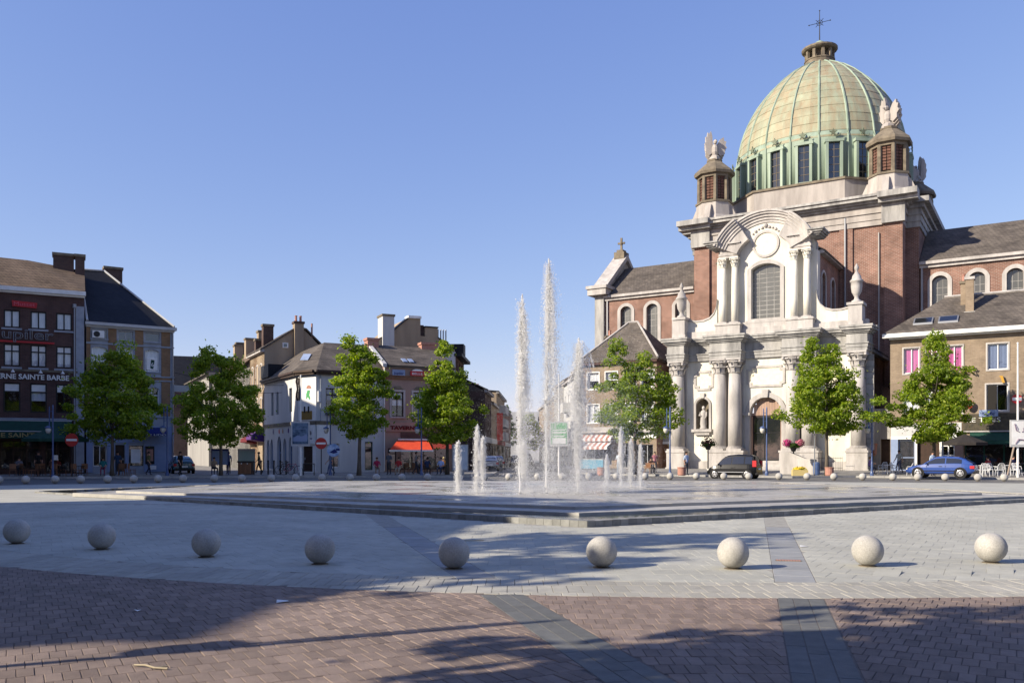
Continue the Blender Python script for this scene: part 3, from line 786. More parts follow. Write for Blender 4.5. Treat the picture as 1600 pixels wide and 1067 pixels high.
for i in range(12):
    a0, a1 = math.pi * i / 6, math.pi * (i + 1) / 6
    m.tube([(.34 * math.cos(a0), CY, 50.55 + .34 * math.sin(a0)), (.34 * math.cos(a1), CY, 50.55 + .34 * math.sin(a1))], .03, 4)
for p in ((1.25, 50.55), (-1.25, 50.55), (0, 52.1)): m.ball((p[0], CY, p[1]), .09, 6)
squash(m).b('cross', X['black'], church)
# four corner turrets with stone eagles
def eagle(par, x, y, z, ang):
    k = M(x, y, ang); zz_ = z
    k.lathe([(.62, z), (.55, z + .35), (.38, z + .5)], 0, 0, 8)
    k.ball((0, -.05, z + 1.05), .46, 10, (.85, .8, 1.5)); k.ball((0, -.22, z + 1.85), .24, 8, (.9, 1.1, 1)); k.tube([(0, -.38, z + 1.86), (0, -.6, z + 1.78)], [.1, .02], 5)
    k.tube([(0, .25, z + .6), (0, .6, z + .2)], [.25, .12], 6)
    for s in (-1, 1):
        k.tube([(s * .22, -.05, z + .55), (s * .24, -.15, z + .2)], [.16, .12], 6)
        prof = [(.16, 1.3), (.24, 1.9), (.28, 2.5), (.42, 3.0), (.6, 2.7), (.78, 2.85), (.84, 2.4), (1.0, 2.4), (.96, 1.9), (1.1, 1.75), (.95, 1.3), (.98, 1.0), (.6, .6), (.22, .8)] if s < 0 else [(.16, 1.3), (.3, 1.75), (.55, 2.15), (.95, 2.4), (1.0, 2.05), (1.25, 1.95), (1.15, 1.6), (1.32, 1.35), (1.08, 1.1), (1.1, .75), (.6, .5), (.22, .8)]
        for t in range(3):
            dx = .06 * t; P = [(s * (a + dx) * (1 - .1 * t), z + b - .18 * t) for a, b in prof]
            k.ext(P if s > 0 else P[::-1], -.12 + .15 * t, .06 + .15 * t)
    k.v = [(a * .98, b * 1.35, zz_ + (c - zz_) * 1.05) for a, b, c in k.v]
    return k.b('eagle_statue', X['stone_tower'], par)
for ix, (tx, ty) in enumerate(((-8.5, 11.2), (8.5, 11.2), (8.5, 30.8), (-8.5, 30.8))):
    ng = 8
    def ring(r, a=22.5): return [(tx + r * math.cos(R(a + 45 * i)), ty + r * math.sin(R(a + 45 * i))) for i in range(8)]
    m = M(); m.extz(ring(2.35), 25.69, 26.4, ring(1.98)); m.extz(ring(1.95), 26.4, 27.75, ring(1.86))
    for i in range(4):
        a = R(-90 + 90 * i); k_ = M
        m.extz([(tx + 2.7 * math.cos(a + d), ty + 2.7 * math.sin(a + d)) for d in (-.12, .12)] + [(tx + 1.6 * math.cos(a + d), ty + 1.6 * math.sin(a + d)) for d in (.2, -.2)], 25.7, 27.4, [(tx + 1.95 * math.cos(a + d), ty + 1.95 * math.sin(a + d)) for d in (-.15, .15)] + [(tx + 1.6 * math.cos(a + d), ty + 1.6 * math.sin(a + d)) for d in (.2, -.2)])
    tr = m.b('turret', X['stone_tower'], church)
    m = M(); m.extz(ring(1.98), 27.75, 27.95); m.extz(ring(1.35), 27.95, 30.6); m.extz(ring(1.75), 30.45, 30.75); m.extz(ring(2.05), 30.75, 31.0, ring(2.12)); m.extz(ring(2.12), 31.0, 31.25, ring(2.0)); m.extz(ring(1.98), 31.25, 32.3, ring(.75)); m.extz(ring(.8), 32.3, 32.5)
    for i in range(8):
        a = R(22.5 + 45 * i); m.lathe([(.24, 27.95), (.21, 30.5)], tx + 1.58 * math.cos(a), ty + 1.58 * math.sin(a), 6)
    m.b('turret_lantern', X['stone_dark'], tr)
    for i in range(8):
        a = 45 * i; ca, sa = math.cos(R(a)), math.sin(R(a)); T = (tx + 1.3 * ca, ty + 1.3 * sa, a + 90)
        if math.cos(R(a + 57)) > -.2:
            k = M(*T)
            for j in range(4):
                for s in (-1, 1):
                    for d in (0, 1): k.box(s * .2 - .16 + .0, s * .2 + .16, -.12 - .001 * d, -.02, 28.2 + j * .58 + d * .3, 28.42 + j * .58 + d * .3)
            k.b('lattice_panel', X['lattice'], tr)
    eagle(tr, tx, ty, 32.4, (35, -35, -145, 145)[ix])

# transept wings
def wing(x0, x1, wins, left):
    v = 12.0; bk = 23.0; e = 19.2
    m = M(); m.wall(x0, x1, 9, e, wins, v, .5); body(m, x0, x1, v, bk, 9, e); m.b('wall', X['brick_red'], church)
    for a, b, c, s_, h in wins:
        o = window(church, a, b, c, s_, h, v + .38, 'stone_grey', 'glass_lead', .05, 3, [i / 9 for i in range(1, 9)], .05, bar=.04)
        M().bars(a, b, c, s_, h, .36, v - .07, v + .3).b('surround', X['stone'], o)
    m = M(); m.box(x0, x1, v - .25, v, e - .15, e + .15); m.box(x0, x1, v - .5, v, e + .15, e + .42); m.b('eaves_cornice', X['white'] if False else X['stone'], church)
    m = M(); m.tube([(x0 + (.35 if left else .2), v - .12, e), (x0 + (.35 if left else .2), v - .12, 9)], .1, 6); m.b('downpipe', X['zinc'], church)
    m = M(); slab(m, [(x0, v - .45, e + .42), (x1, v - .45, e + .42), (x1, 17.5, 23.75), (x0, 17.5, 23.75)], .2); slab(m, [(x1, bk + .4, e + .42), (x0, bk + .4, e + .42), (x0, 17.5, 23.75), (x1, 17.5, 23.75)], .2); m.b('roof', X['slate'], church)
wing(-21.6, -10.95, [(c - .66, c + .66, 12.0, 17.85, .42) for c in (-19.0, -15.85, -12.5)], True)
wing(11.05, 38, [(c - .66, c + .66, 12.0, 17.8, .45) for c in (12.75, 15.8, 18.8, 21.85, 24.9)], False)
# stepped end gable of the left wing with a cross finial
m = M(); m.extx([(11.6, 9), (11.6, 20.1), (17.5, 24.9), (23.4, 20.1), (23.4, 9)], -22.7, -21.59); m.b('end_gable', X['stone_grey'], church)
m = M(); m.extx([(11.3, 19.9), (11.3, 20.5), (17.5, 25.4), (23.7, 20.5), (23.7, 19.9), (17.5, 24.8)], -23.0, -21.25); m.box(-23.3, -21.0, 10.9, 13.0, 19.7, 20.55); m.box(-23.45, -20.85, 10.75, 13.2, 20.4, 20.75)
m.b('gable_coping', X['stone'], church)
m = M(); m.box(-22.75, -21.45, 16.8, 18.2, 24.9, 25.7); m.box(-22.5, -21.7, 17.0, 18.0, 25.7, 26.0); m.box(-22.21, -21.99, 17.4, 17.6, 26.0, 27.5); m.box(-22.55, -21.65, 17.42, 17.58, 26.75, 26.97); m.ball((-22.1, 17.5, 26.85), .24, 8); m.b('gable_cross', X['stone_dark'], church)
# ---------------------------------------------------------------- the houses round the square
def facade_house(name, label, loc, ang, x0, x1, top, depth, wallmat, holes, cat='house', z0=0.0, group=None):
    h = emp(name, label, cat, loc, R(ang), group)
    m = M(); m.wall(x0, x1, z0, top, holes, 0, .32); body(m, x0, x1, 0, depth, z0, top)
    m.b('wall', X[wallmat], h)
    # a near-black sheet behind the glass; the gloom of the rooms is in its colour
    k = M(); k.q((x0 + .05, 1.6, z0), (x1 - .05, 1.6, z0), (x1 - .05, 1.6, top), (x0 + .05, 1.6, top)); k.b('room_gloom_backing', X['dark'], h)
    return h
def chimney(par, x0, x1, y0, y1, z0, z1, mt='brick_soot', pots=0, capm='stone_dark'):
    m = M(); m.box(x0, x1, y0, y1, z0, z1 - .22); o = m.b('chimney', X[mt], par)
    m = M(); m.box(x0 - .08, x1 + .08, y0 - .08, y1 + .08, z1 - .22, z1); m.b('chimney_cap', X[capm], o)
    for i in range(pots):
        x = x0 + (x1 - x0) * (i + .5) / pots
        m = M(); m.lathe([(.13, z1), (.11, z1 + .5), (.14, z1 + .52), (.14, z1 + .6)], x, (y0 + y1) / 2, 8); m.b('chimney_pot', X['terracotta'], o)
    return o
def plate(par, name, x0, x1, y0, y1, z0, z1, mt, T=(0, 0, 0)):
    m = M(*T); m.box(x0, x1, y0, y1, z0, z1); return m.b(name, X[mt] if isinstance(mt, str) else mt, par)

# --- A: dark brick tavern
AL = (-34.64, 70.0, 0)
cw = [-1.47, -3.27, -5.1, -6.92, -8.74, -10.56]
hA = []
for c in cw:
    hA += [(c - .56, c + .56, 11.6, 12.98, 0), (c - .56, c + .56, 8.58, 10.32, 0), (c - .58, c + .58, 4.98, 7.28, 0)]
hA += [(-11.4, -6.3, .5, 2.75, 0), (-5.9, -3.2, .5, 2.75, 0), (-2.8, -1.0, .2, 2.75, 0)]
tav = facade_house('tavern_building', 'four storey dark brick tavern with white roof cornice and green ground floor awning', AL, 27, -12, 0, 14.4, 9, 'brick_dark', hA, 'building')
for c in cw:
    window(tav, c - .56, c + .56, 11.6, 12.98, 0, .12, 'navy' if False else 'black', 'glass', .1, 2, (), .07, 'curtain', 1.0)
    window(tav, c - .56, c + .56, 8.58, 10.32, 0, .12, 'black', 'glass', .1, 2, (.68,), .07, 'curtain', 1.0)
    plate(tav, 'blind', c - .46, c + .46, .14, .17, 9.75, 10.22, 'white')
    window(tav, c - .58, c + .58, 4.98, 7.28, 0, .12, 'black', 'glass', .1, 2 if c > -3 else 1, (.70,), .07, 'curtain' if c < -2 and c > -4 else None, .6)
    plate(tav, 'blind', c - .48, c + .48, .14, .17, 6.62, 7.18, 'white')
    for z in (11.5, 8.45): plate(tav, 'sill', c - .7, c + .7, -.09, .1, z - .08, z + .06, 'blue_grey')
for a, b, n in ((-11.4, -6.3, 5), (-5.9, -3.2, 3), (-2.8, -1.0, 2)):
    window(tav, a, b, .5 if n > 2 else .2, 2.75, 0, .14, 'wood_dark', 'glass', .1, n, (.75,), .08)
plate(tav, 'string_course', -12, -.5, -.08, .0, 8.2, 8.36, 'stone_dark')
m = M(); m.box(-12, .05, -.16, .1, 14.3, 14.45); m.box(-12, .1, -.36, .1, 14.45, 14.78); m.b('cornice', X['white'], tav)
m = M(); m.box(-.62, -.02, -.06, 0, .2, 13.6); m.b('pilaster', X['blue_grey'], tav)
m = M(); m.tube([(-.72, -.12, 13.6), (-.72, -.12, .3)], .06, 6); m.lathe([(.14, 13.45), (.14, 13.75)], -.72, -.12, 6); m.b('downpipe', X['zinc'], tav)
m = M(); slab(m, [(-12, -.3, 14.78), (.05, -.3, 14.78), (.05, 4.0, 17.25), (-4.2, 4.0, 17.75), (-12, 4.0, 17.9)], .15); slab(m, [(.05, 9, 14.6), (-12, 9, 14.6), (-12, 4.0, 17.9), (-4.2, 4.0, 17.75), (.05, 4.0, 17.25)], .15)
m.q((.05, -.3, 14.7), (.05, 9, 14.55), (.05, 4.0, 17.2))
rA = m.b('roof', X['tile_brown'], tav)
chimney(rA, -2.3, -.75, 3.4, 4.6, 16.6, 18.5); chimney(rA, -.66, .05, 3.0, 4.4, 16.2, 18.45, 'brick_soot')
for c in (-2.5, -5.2): plate(rA, 'skylight', c - .35, c + .35, .55, .95, 15.1, 15.35, 'offwhite')
plate(tav, 'ledge', -12, -.6, -.35, .0, 4.38, 4.52, 'blue_grey')
m = M(); m.ext([(-12, 3.4), (-.9, 3.4), (-.9, 4.3), (-12, 4.3)], -.75, -.0); aw = m.b('awning_box', X['green_fabric'], tav)
m = M(); m.extx([(-.75, 4.28), (-2.6, 3.42), (-2.6, 3.36), (-.75, 4.2)], -12, -.95); m.box(-12, -.95, -2.62, -2.6, 2.88, 3.42); m.b('awning', X['green_fabric'], tav)
for z in (3.42, 4.3): plate(tav, 'trim', -12, -.9, -2.66 if z < 4 else -.8, -2.61 if z < 4 else -.76, z - .03, z + .04, 'offwhite')
text('TAVERNE SAINTE BARBE', -8.1, -2.66, 2.97, .46, X['gold'], tav, 7.0, depth=.01, bold=.008)
text('TAVERNE SAINTE BARBE', -7.15, -.1, 7.58, .56, X['white'], tav, 6.05, depth=.03, bold=.014, name='wall_lettering')
for x in (-5.0, -3.1, -1.55):
    m = M(); m.tube([(x, -.05, 8.2), (x, -.4, 8.32), (x, -.55, 8.2)], .025, 5); m.lathe([(.05, 8.22), (.16, 8.06)], x, -.55, 8); m.b('spot_lamp', X['white'], tav)
text('Jupiler', -6.35, -.25, 10.72, 1.12, X['steel'], tav, 4.15, outline=True, name='sign_lettering')
plate(tav, 'sign_rail', -6.4, -2.15, -.22, -.14, 10.42, 10.56, 'red')
m = M(); m.ext([(-5.05, 13.25), (-3.4, 13.2), (-3.35, 13.62), (-5.1, 13.72)], -.14, -.02); m.b('sign_board', X['red'], tav)
text('Musset', -4.95, -.16, 13.32, .42, mat('rose_neon', (.6, .12, .16), None), tav, 1.45, depth=.02, name='sign_lettering')

# --- B: striped stone and brick house with a steep black slate roof
BL = AL
cb = [.95, 2.95, 5.0]
hB = []
for c in cb:
    hB += [(c - .58, c + .58, 11.12, 11.86, 0), (c - .56, c + .56, 8.62, 10.3, .16), (c - .54, c + .54, 5.42, 7.15, .16)]
hB += [(2.15, 2.85, .25, 2.45, 0), (.5, 1.5, .7, 2.4, 0), (3.2, 4.3, .7, 2.4, 0)]
strp = facade_house('townhouse', 'grey and tan striped town house with steep black slate roof and pale blue shopfront', (BL[0] + .12, BL[1] + .07, 0), 32, 0, 6.7, 12.0, 8.5, 'blue_grey', hB)
for x0, x1 in ((.0, .3), (1.62, 2.24), (3.66, 4.3), (5.72, 6.42)):
    for z0, z1 in ((8.15, 10.62), (10.82, 12.0), (4.9, 7.8)):
        plate(strp, 'brick_pier', x0, x1, -.05, -.002, z0, z1, 'brick_tan')
plate(strp, 'brick_band', 0, 6.7, -.04, -.001, 7.86, 8.12, 'brick_tan')
for z in (10.66, 7.8, 8.14, 4.75): plate(strp, 'string_course', -.02, 6.74, -.1, .0, z, z + .1, 'blue_grey')
for i, c in enumerate(cb):
    w_ = window(strp, c - .58, c + .58, 11.12, 11.86, 0, .14, 'offwhite', 'glass_dark', .06, 1 if i != 1 else 2, ())
    window(strp, c - .56, c + .56, 8.62, 10.3, .16, .14, 'white', 'glass', .08, 1, (.68,), curtain='curtain', cfrac=.66)
    window(strp, c - .54, c + .54, 5.42, 7.15, .16, .14, 'white', 'glass', .08, 2, (.7,), curtain='curtain' if i == 0 else None, cfrac=.8)
    for z in (11.0, 8.5, 5.3): plate(strp, 'sill', c - .68, c + .68, -.12, .05, z, z + .11, 'blue_grey')
# air conditioner, posters
ac = plate(strp, 'air_conditioner', .42, 1.3, -.25, .12, 11.14, 11.74, 'white')
m = M(); m.T = (0, 0, 1, 0); m.lathe([(.24, 0), (.24, .02)], 0, 0, 14); o = m.b('fan_grille', X['black'], ac); o.rotation_euler = (R(90), 0, 0); o.location = (.74, -.255, 11.44)
plate(strp, 'poster', 4.55, 5.45, .1, .12, 8.75, 9.75, 'white')
m = M(); m.ext([(4.86, 8.9), (5.1, 8.86), (5.2, 9.6), (4.92, 9.62)], .085, .098); m.b('poster_mark', X['green_fabric'], strp)
text('6', 4.93, .08, 9.05, .5, X['white'], strp, .2, depth=.004)
m = M(); m.box(-.05, 6.75, -.2, .1, 12.0, 12.16); m.box(-.1, 6.9, -.42, .1, 12.16, 12.4); m.b('cornice', X['offwhite'], strp)
m = M(); slab(m, [(0, -.35, 12.4), (6.8, -.35, 12.4), (2.0, 5.6, 17.7), (0, 5.6, 17.6)], .12); slab(m, [(6.8, -.35, 12.4), (6.8, 8.5, 12.4), (3.2, 5.6, 16.6), (2.0, 5.6, 17.7)], .12); slab(m, [(6.8, 8.5, 12.3), (0, 8.5, 12.3), (0, 5.6, 17.6), (2.0, 5.6, 17.7), (3.2, 5.6, 16.6)], .12); m.q((0, -.3, 12.3), (0, 5.6, 17.5), (0, 8.5, 12.3))
rB = m.b('roof', X['slate_black'], strp)
m = M(); m.tube([(0, 5.6, 17.68), (2.0, 5.6, 17.75), (6.7, -.3, 12.5)], .09, 5); m.tube([(.03, -.3, 12.5), (.03, 5.6, 17.62)], .09, 5); m.b('hip_coping', X['offwhite'], rB)
chimney(rB, 2.0, 3.45, 5.6, 6.4, 14.5, 18.2, 'brick_soot')
m = M(); m.tube([(6.62, -.12, 12.0), (6.62, -.12, .3)], .055, 6); m.b('downpipe', X['steel'], strp)
plate(strp, 'shopfront', -.02, 6.72, -.06, -.004, 2.62, 4.0, 'pale_blue')
for x0, x1 in ((0, .45), (1.55, 2.1), (2.9, 3.15), (4.35, 6.7)): plate(strp, 'shopfront', x0, x1, -.06, -.004, .2, 2.6, 'pale_blue')
window(strp, .5, 1.5, .7, 2.4, 0, .12, 'white', 'glass', .06, 2, ()); window(strp, 3.2, 4.3, .7, 2.4, 0, .12, 'black', 'glass', .06, 1, ())
plate(strp, 'poster', 3.35, 4.1, .09, .11, .95, 2.1, 'white')
d_ = plate(strp, 'door', 2.15, 2.85, .15, .22, .25, 2.45, 'wood_dark'); plate(d_, 'handle', 2.72, 2.77, .1, .15, 1.2, 1.35, 'alloy')
m = M(); m.extx([(0, 3.95), (-1.1, 3.42), (-1.1, 3.2), (-1.05, 3.2), (-1.05, 3.36), (0, 3.85)], 3.4, 6.05); m.b('awning', X['navy'], strp)
text('LE LIDO', 4.4, -1.12, 3.22, .2, X['white'], strp, 1.5, depth=.006)
plate(strp, 'notice_frame', 4.45, 5.15, -.12, -.06, .85, 2.35, 'black'); plate(strp, 'notice', 4.55, 5.05, -.14, -.12, 1.1, 2.1, 'terracotta'); plate(strp, 'notice', 4.7, 5.3, -.1, -.06, .4, .72, 'white')
m = M(); m.box(6.72, 8.3, -.08, .02, 7.0, 7.55); m.box(6.7, 6.76, -.05, .05, 6.6, 7.6); m.b('projecting_sign', X['steel'], strp)

# --- side street on the left: three houses behind the corner, along its right-hand side
WL = (-16.56, 73.0, 0)
org = emp('row_house', 'tall pale orange brick house with cement gable wall and brown capped chimneys behind the corner', 'house', WL, R(28))
T1 = (-1.5, 20.0, -90)
m = M(*T1); m.wall(0, 6.86, 0, 11.9, [(.9, 1.9, 8.2, 10.3, .2), (3.2, 4.2, 8.2, 10.3, .2), (5.0, 6.0, 8.2, 10.3, .2), (.9, 1.9, 4.9, 7.0, .2), (3.2, 4.2, 4.9, 7.0, .2), (5.0, 6.0, 4.9, 7.0, .2)], 0, .3); m.b('wall', X['brick_orange'], org)
for a in (.9, 3.2, 5.0):
    for z in (8.2, 4.9): window(org, a, a + 1, z, z + 2.1, .2, .12, 'offwhite', 'glass_dark', .07, 2, (.7,), T=T1, sur='stone', sw=.14)
m = M(); m.ext([(-1.5, 0), (7.2, 0), (7.2, 9.8), (3.95, 12.5), (2.5, 13.9), (1.6, 14.05), (-1.5, 11.95)], 13.14, 20.0); m.b('wall', X['beige_render'], org)
m = M(); slab(m, [(-1.9, 13.0, 11.9), (1.7, 13.0, 14.3), (1.7, 20.1, 14.3), (-1.9, 20.1, 11.9)][::-1], .18); slab(m, [(1.7, 13.0, 14.3), (2.6, 13.0, 14.15), (4.1, 13.0, 12.75), (7.4, 13.0, 9.95), (7.4, 20.1, 9.95), (4.1, 20.1, 12.75), (2.6, 20.1, 14.15), (1.7, 20.1, 14.3)], .18)
rO = m.b('roof', X['slate'], org)
m = M(*T1); m.box(-.05, 6.9, -.4, .0, 11.6, 11.9); m.b('cornice', X['stone'], org)
chimney(rO, 1.36, 2.26, 12.75, 13.6, 10.6, 14.75, 'beige_render', 2, 'brick_soot'); chimney(rO, -1.2, -.2, 15, 15.8, 12.2, 14.6, 'brick_soot'); chimney(rO, -1.45, -.7, 17.4, 18.1, 11.9, 13.4, 'brick_soot')
m = M(); m.tube([(3.2, 13.3, 12.6), (3.2, 13.3, 14.7)], .09, 6); m.b('flue_pipe', X['terracotta'], rO)
o = plate(org, 'gable_window', .25, .8, 13.06, 13.15, 12.1, 12.6, 'white'); plate(o, 'pane', .36, .69, 13.03, 13.06, 12.2, 12.5, 'glass_dark')
# awnings of the two ground floor shops in this house
m = M(*T1); m.extx([(0, 4.3), (-1.1, 3.5), (-1.1, 3.1), (0, 2.9)], 3.6, 6.6); m.b('awning', X['purple'], org)
m = M(*T1); m.extx([(0, 3.9), (-1.0, 3.2), (-1.0, 2.9), (0, 2.7)], .1, 3.4); m.b('awning', mat('maroon_cloth', (.12, .015, .02), None), org)
gr = emp('row_house', 'grey rendered house with brown roof rising behind the second tree from the left', 'house', WL, R(28))
T2 = (-1.5, 44.0, -90)
hs = [(x, x + 1.1, z, z + 2, 0) for x in (2, 5.5, 9, 12.5, 16, 20) for z in (7.2, 3.9)]
m = M(*T2); m.wall(0, 23.9, 0, 11.4, hs, 0, .3); m.q((0, 0, 0), (0, 9, 0), (0, 9, 11.4), (0, 0, 11.4)); m.b('wall', X['grey_render'], gr)
for h_ in hs: window(gr, *h_[:4], 0, .12, 'white', 'glass', .08, 2, (.7,), T=T2, curtain='curtain')
m = M(); m.ext([(-1.5, 0), (-1.5, 11.4), (2.6, 14.5), (7.5, 11.4), (7.5, 0)], 20.1, 44.0); m.b('gable', X['grey_render'], gr)
m = M(); slab(m, [(-2.0, 20.1, 11.2), (2.6, 20.1, 14.6), (2.6, 44.1, 14.6), (-2.0, 44.1, 11.2)][::-1], .18); slab(m, [(8, 20.1, 11.2), (2.6, 20.1, 14.6), (2.6, 44.1, 14.6), (8, 44.1, 11.2)], .18); rG = m.b('roof', X['tile_brown'], gr)
for y in (24, 31, 38): chimney(rG, .2, 1.2, y, y + 1.0, 12.0, 15.2, 'beige_render')
wh = emp('row_house', 'grey rendered house with dark pitched roof at the far end of the left side street', 'house', WL, R(28))
T3 = (-1.9, 64.0, -90)
hs = [(x, x + 1.1, z, z + 1.9, 0) for x in (2, 5.5, 9, 12.5, 16) for z in (9.2, 6.3, 3.4)]
m = M(*T3); m.wall(0, 19.8, 0, 12.2, hs, 0, .3); m.q((19.8, 0, 0), (19.8, 9, 0), (19.8, 9, 12.2), (19.8, 0, 12.2)); m.q((0, 9, 0), (0, 0, 0), (0, 0, 12.2), (0, 9, 12.2)); m.b('wall', X['grey_render'], wh)
for h_ in hs: window(wh, *h_[:4], 0, .12, 'offwhite', 'glass_dark', .08, 2, (), T=T3)
m = M(); slab(m, [(-2.4, 44.2, 12.1), (3.5, 44.2, 15.6), (3.5, 64.3, 15.6), (-2.4, 64.3, 12.1)][::-1], .18); slab(m, [(8, 44.2, 12.1), (3.5, 44.2, 15.6), (3.5, 64.3, 15.6), (8, 64.3, 12.1)], .18); rW = m.b('roof', X['slate'], wh)
chimney(rW, 2.6, 4.0, 50, 51, 14.8, 17.0)
dk = emp('gabled_house', 'dark roofed house closing the left side street', 'house', (-60, 140, 0), R(20))
m = M(); m.box(-8, 22, 0, 8, 0, 13); m.b('wall', X['brick_soot'], dk)
m = M(); m.extx([(-.4, 12.9), (8.4, 12.9), (4, 18.2)], -8.3, 22.3); m.b('roof', X['slate_black'], dk)
chimney(dk, 9, 10.2, 3.6, 4.6, 16.5, 19.6)

# --- W: white corner building
wc = emp('corner_building', 'white two storey corner building with cut off corner and grey brown hipped roof', 'building', WL, R(28))
TL, TCn, TR = (-1.5, 13.14, -87.65), (-1.03, 1.91, -61.5), (0, 0, 0)
hl = [(2.55, 3.3, 5.3, 7.42, 0), (4.35, 5.05, 5.33, 7.42, 0), (8.55, 9.4, 5.4, 7.5, 0)]
hg = [(.9, 1.9, .3, 2.2, .9), (2.2, 3.2, .3, 2.2, .9), (4.6, 6.0, .3, 2.2, 1.1), (6.6, 7.6, .3, 2.2, .9), (8.4, 9.5, .3, 2.2, 1.0)]
m = M(*TL); m.wall(0, 11.24, 0, 8.5, hl + hg, 0, .3); m.b('wall', X['offwhite'], wc)
m = M(*TCn); m.wall(0, 2.17, 0, 8.5, [(.55, 1.75, .2, 2.35, 0)], 0, .3); m.b('wall', X['white'], wc)
m = M(); hr = [(.84, 2.05, 5.28, 7.3, 0), (3.6, 4.8, 5.28, 7.3, 0), (1.35, 2.0, .55, 2.6, 0), (4.3, 5.0, .3, 2.75, 0)]
m.wall(0, 6.05, 0, 8.5, hr, 0, .3); m.q((6.05, 0, 0), (6.05, 13, 0), (6.05, 13, 8.5), (6.05, 0, 8.5)); m.q((6.05, 13.1, 0), (-1.5, 13.1, 0), (-1.5, 13.1, 8.5), (6.05, 13.1, 8.5)); m.b('wall', X['offwhite'], wc)
k = M(); k.box(.5, 5.5, 2.5, 11, 0, 8.3); k.b('room_gloom_backing', X['dark'], wc)
for h_ in hl: window(wc, *h_, .15, 'black', 'glass_dark', .06, 1, (), T=TL)
for h_ in hg: window(wc, *h_, .2, 'pale_blue', 'glass_dark', .08, 2, (.8,), T=TL)
window(wc, .84, 2.05, 5.28, 7.3, 0, .15, 'wood_dark', 'glass', .09, 2, (.72,), curtain='curtain_blue', cfrac=.5); window(wc, 3.6, 4.8, 5.28, 7.3, 0, .15, 'wood_dark', 'glass', .09, 2, (.72,), curtain='curtain')
plate(wc, 'flower_box', .8, 2.1, -.3, -.02, 5.0, 5.2, 'wood_dark')
window(wc, 1.35, 2.0, .55, 2.6, 0, .15, 'white', 'glass_dark', .06, 1, ()); o = window(wc, 4.3, 5.0, .3, 2.75, 0, .15, 'green_fabric', 'glass_dark', .08, 1, (.8,))
d_ = M(*TCn); d_.box(.55, 1.75, .15, .22, .2, 2.35); d_ = d_.b('door', X['wood_dark'], wc)
k = M(*TCn); k.box(.68, .73, .1, .15, 1.2, 1.4); k.b('handle', X['alloy'], d_)
for T, a, b in ((TL, 0, 11.24), (TCn, -.05, 2.22), (TR, -.02, 6.1)):
    k = M(*T); k.box(a, b, -.12, .0, 4.22, 4.5); k.b('ledge', X['stone_dark'], wc)
    k = M(*T); k.box(a, b, -.35, .0, 8.42, 8.6); k.box(a, b, -.5, -.0, 8.6, 8.78); k.b('gutter', X['wood_dark'], wc)
k = M(*TCn); k.box(.1, 2.1, -.14, -.02, 2.55, 4.15); o = k.b('shop_sign', X['white'], wc)
text('pile', .75, -.16, 3.35, .62, X['steel'], wc, 1.05, depth=.01, bold=.02, ang=-61.5, o_=(-1.03, 1.91))
k = M(*TCn); k.box(.75, 1.85, -.15, -.14, 2.95, 3.05); k.b('sign_line', X['blue_steel'], o)
k = M(); k.box(.05, 1.25, -.14, -.02, 2.5, 4.15); k.b('shop_sign', X['white'], wc)
# child's mural: a sun, a walking figure, two poles and brown ground, painted on the blunt corner
k = M(*TCn); k.box(.38, 1.7, -.025, -.004, 4.62, 5.35); k.b('mural_ground', mat('ochre_paint', (.30, .19, .05), (.22, .13, .04), 6), wc)
k = M(*TCn); k.ext([(1.3 - .3 * math.cos(math.pi * i / 8), 7.25 + .3 * math.sin(math.pi * i / 8)) for i in range(9)][::-1], -.02, -.004); k.b('mural_sun', X['terracotta'], wc)
k = M(*TCn); k.ext([(.98, 6.35), (1.18, 6.55), (1.4, 6.3), (1.5, 6.4), (1.36, 6.7), (1.45, 7.1), (1.15, 7.12), (1.0, 6.8)], -.02, -.004); k.b('mural_figure', mat('leaf_green_paint', (.08, .32, .12), None), wc)
for x in (.72, 1.2):
    k = M(*TCn); k.box(x, x + .16, -.03, -.005, 5.2, 5.75); k.b('mural_pole', X['black'], wc)
for i, x in enumerate((3.2, 5.2, 6.4, 8.2, 9.9)):
    k = M(*TL); k.ext([(x, 3.6), (x + .28, 3.55), (x + .3, 3.85), (x + .1, 4.0), (x - .05, 3.8)], -.03, -.004); k.b('painted_patch', X[('navy', 'red', 'wood', 'purple', 'red')[i]], wc)
m = M()
slab(m, [(-.1, -.45, 8.75), (6.3, -.45, 8.75), (7.0, 4.6, 11.75), (2.0, 4.6, 11.75)], .15); slab(m, [(-1.5, 1.75, 8.75), (-.1, -.45, 8.75), (2.0, 4.6, 11.75)], .15)
slab(m, [(-2.0, 13.1, 8.75), (-1.5, 1.75, 8.75), (2.0, 4.6, 11.75), (2.0, 13.1, 11.75)], .15); slab(m, [(6.3, 13.1, 8.75), (2.0, 13.1, 11.75), (2.0, 4.6, 11.75), (7.0, 4.6, 11.75)], .15)
rWc = m.b('roof', X['slate'], wc)
chimney(rWc, 5.95, 7.0, 4.2, 5.2, 10.6, 12.4, 'terracotta', 0, 'terracotta')
k = M(*TCn); k.v = []; sk = M(); slab(sk, [(-.55, 3.1, 9.95), (-.05, 2.4, 9.9), (.45, 3.2, 10.5), (-.05, 3.9, 10.55)], .06); sk.b('skylight', X['pale_blue'], rWc)
dm = M(); dm.box(-1.9, 1.2, 9.6, 12.8, 8.9, 10.1); dm.b('dormer', X['slate_black'], rWc)
k = M(); k.box(.12, .3, -.3, -.05, 6.1, 7.0); k.b('wall_lamp', X['white'], wc)
k = M(); k.tube([(.38, -.08, 8.4), (.38, -.08, 4.5)], .04, 5); k.b('downpipe', X['blue_grey'], wc)

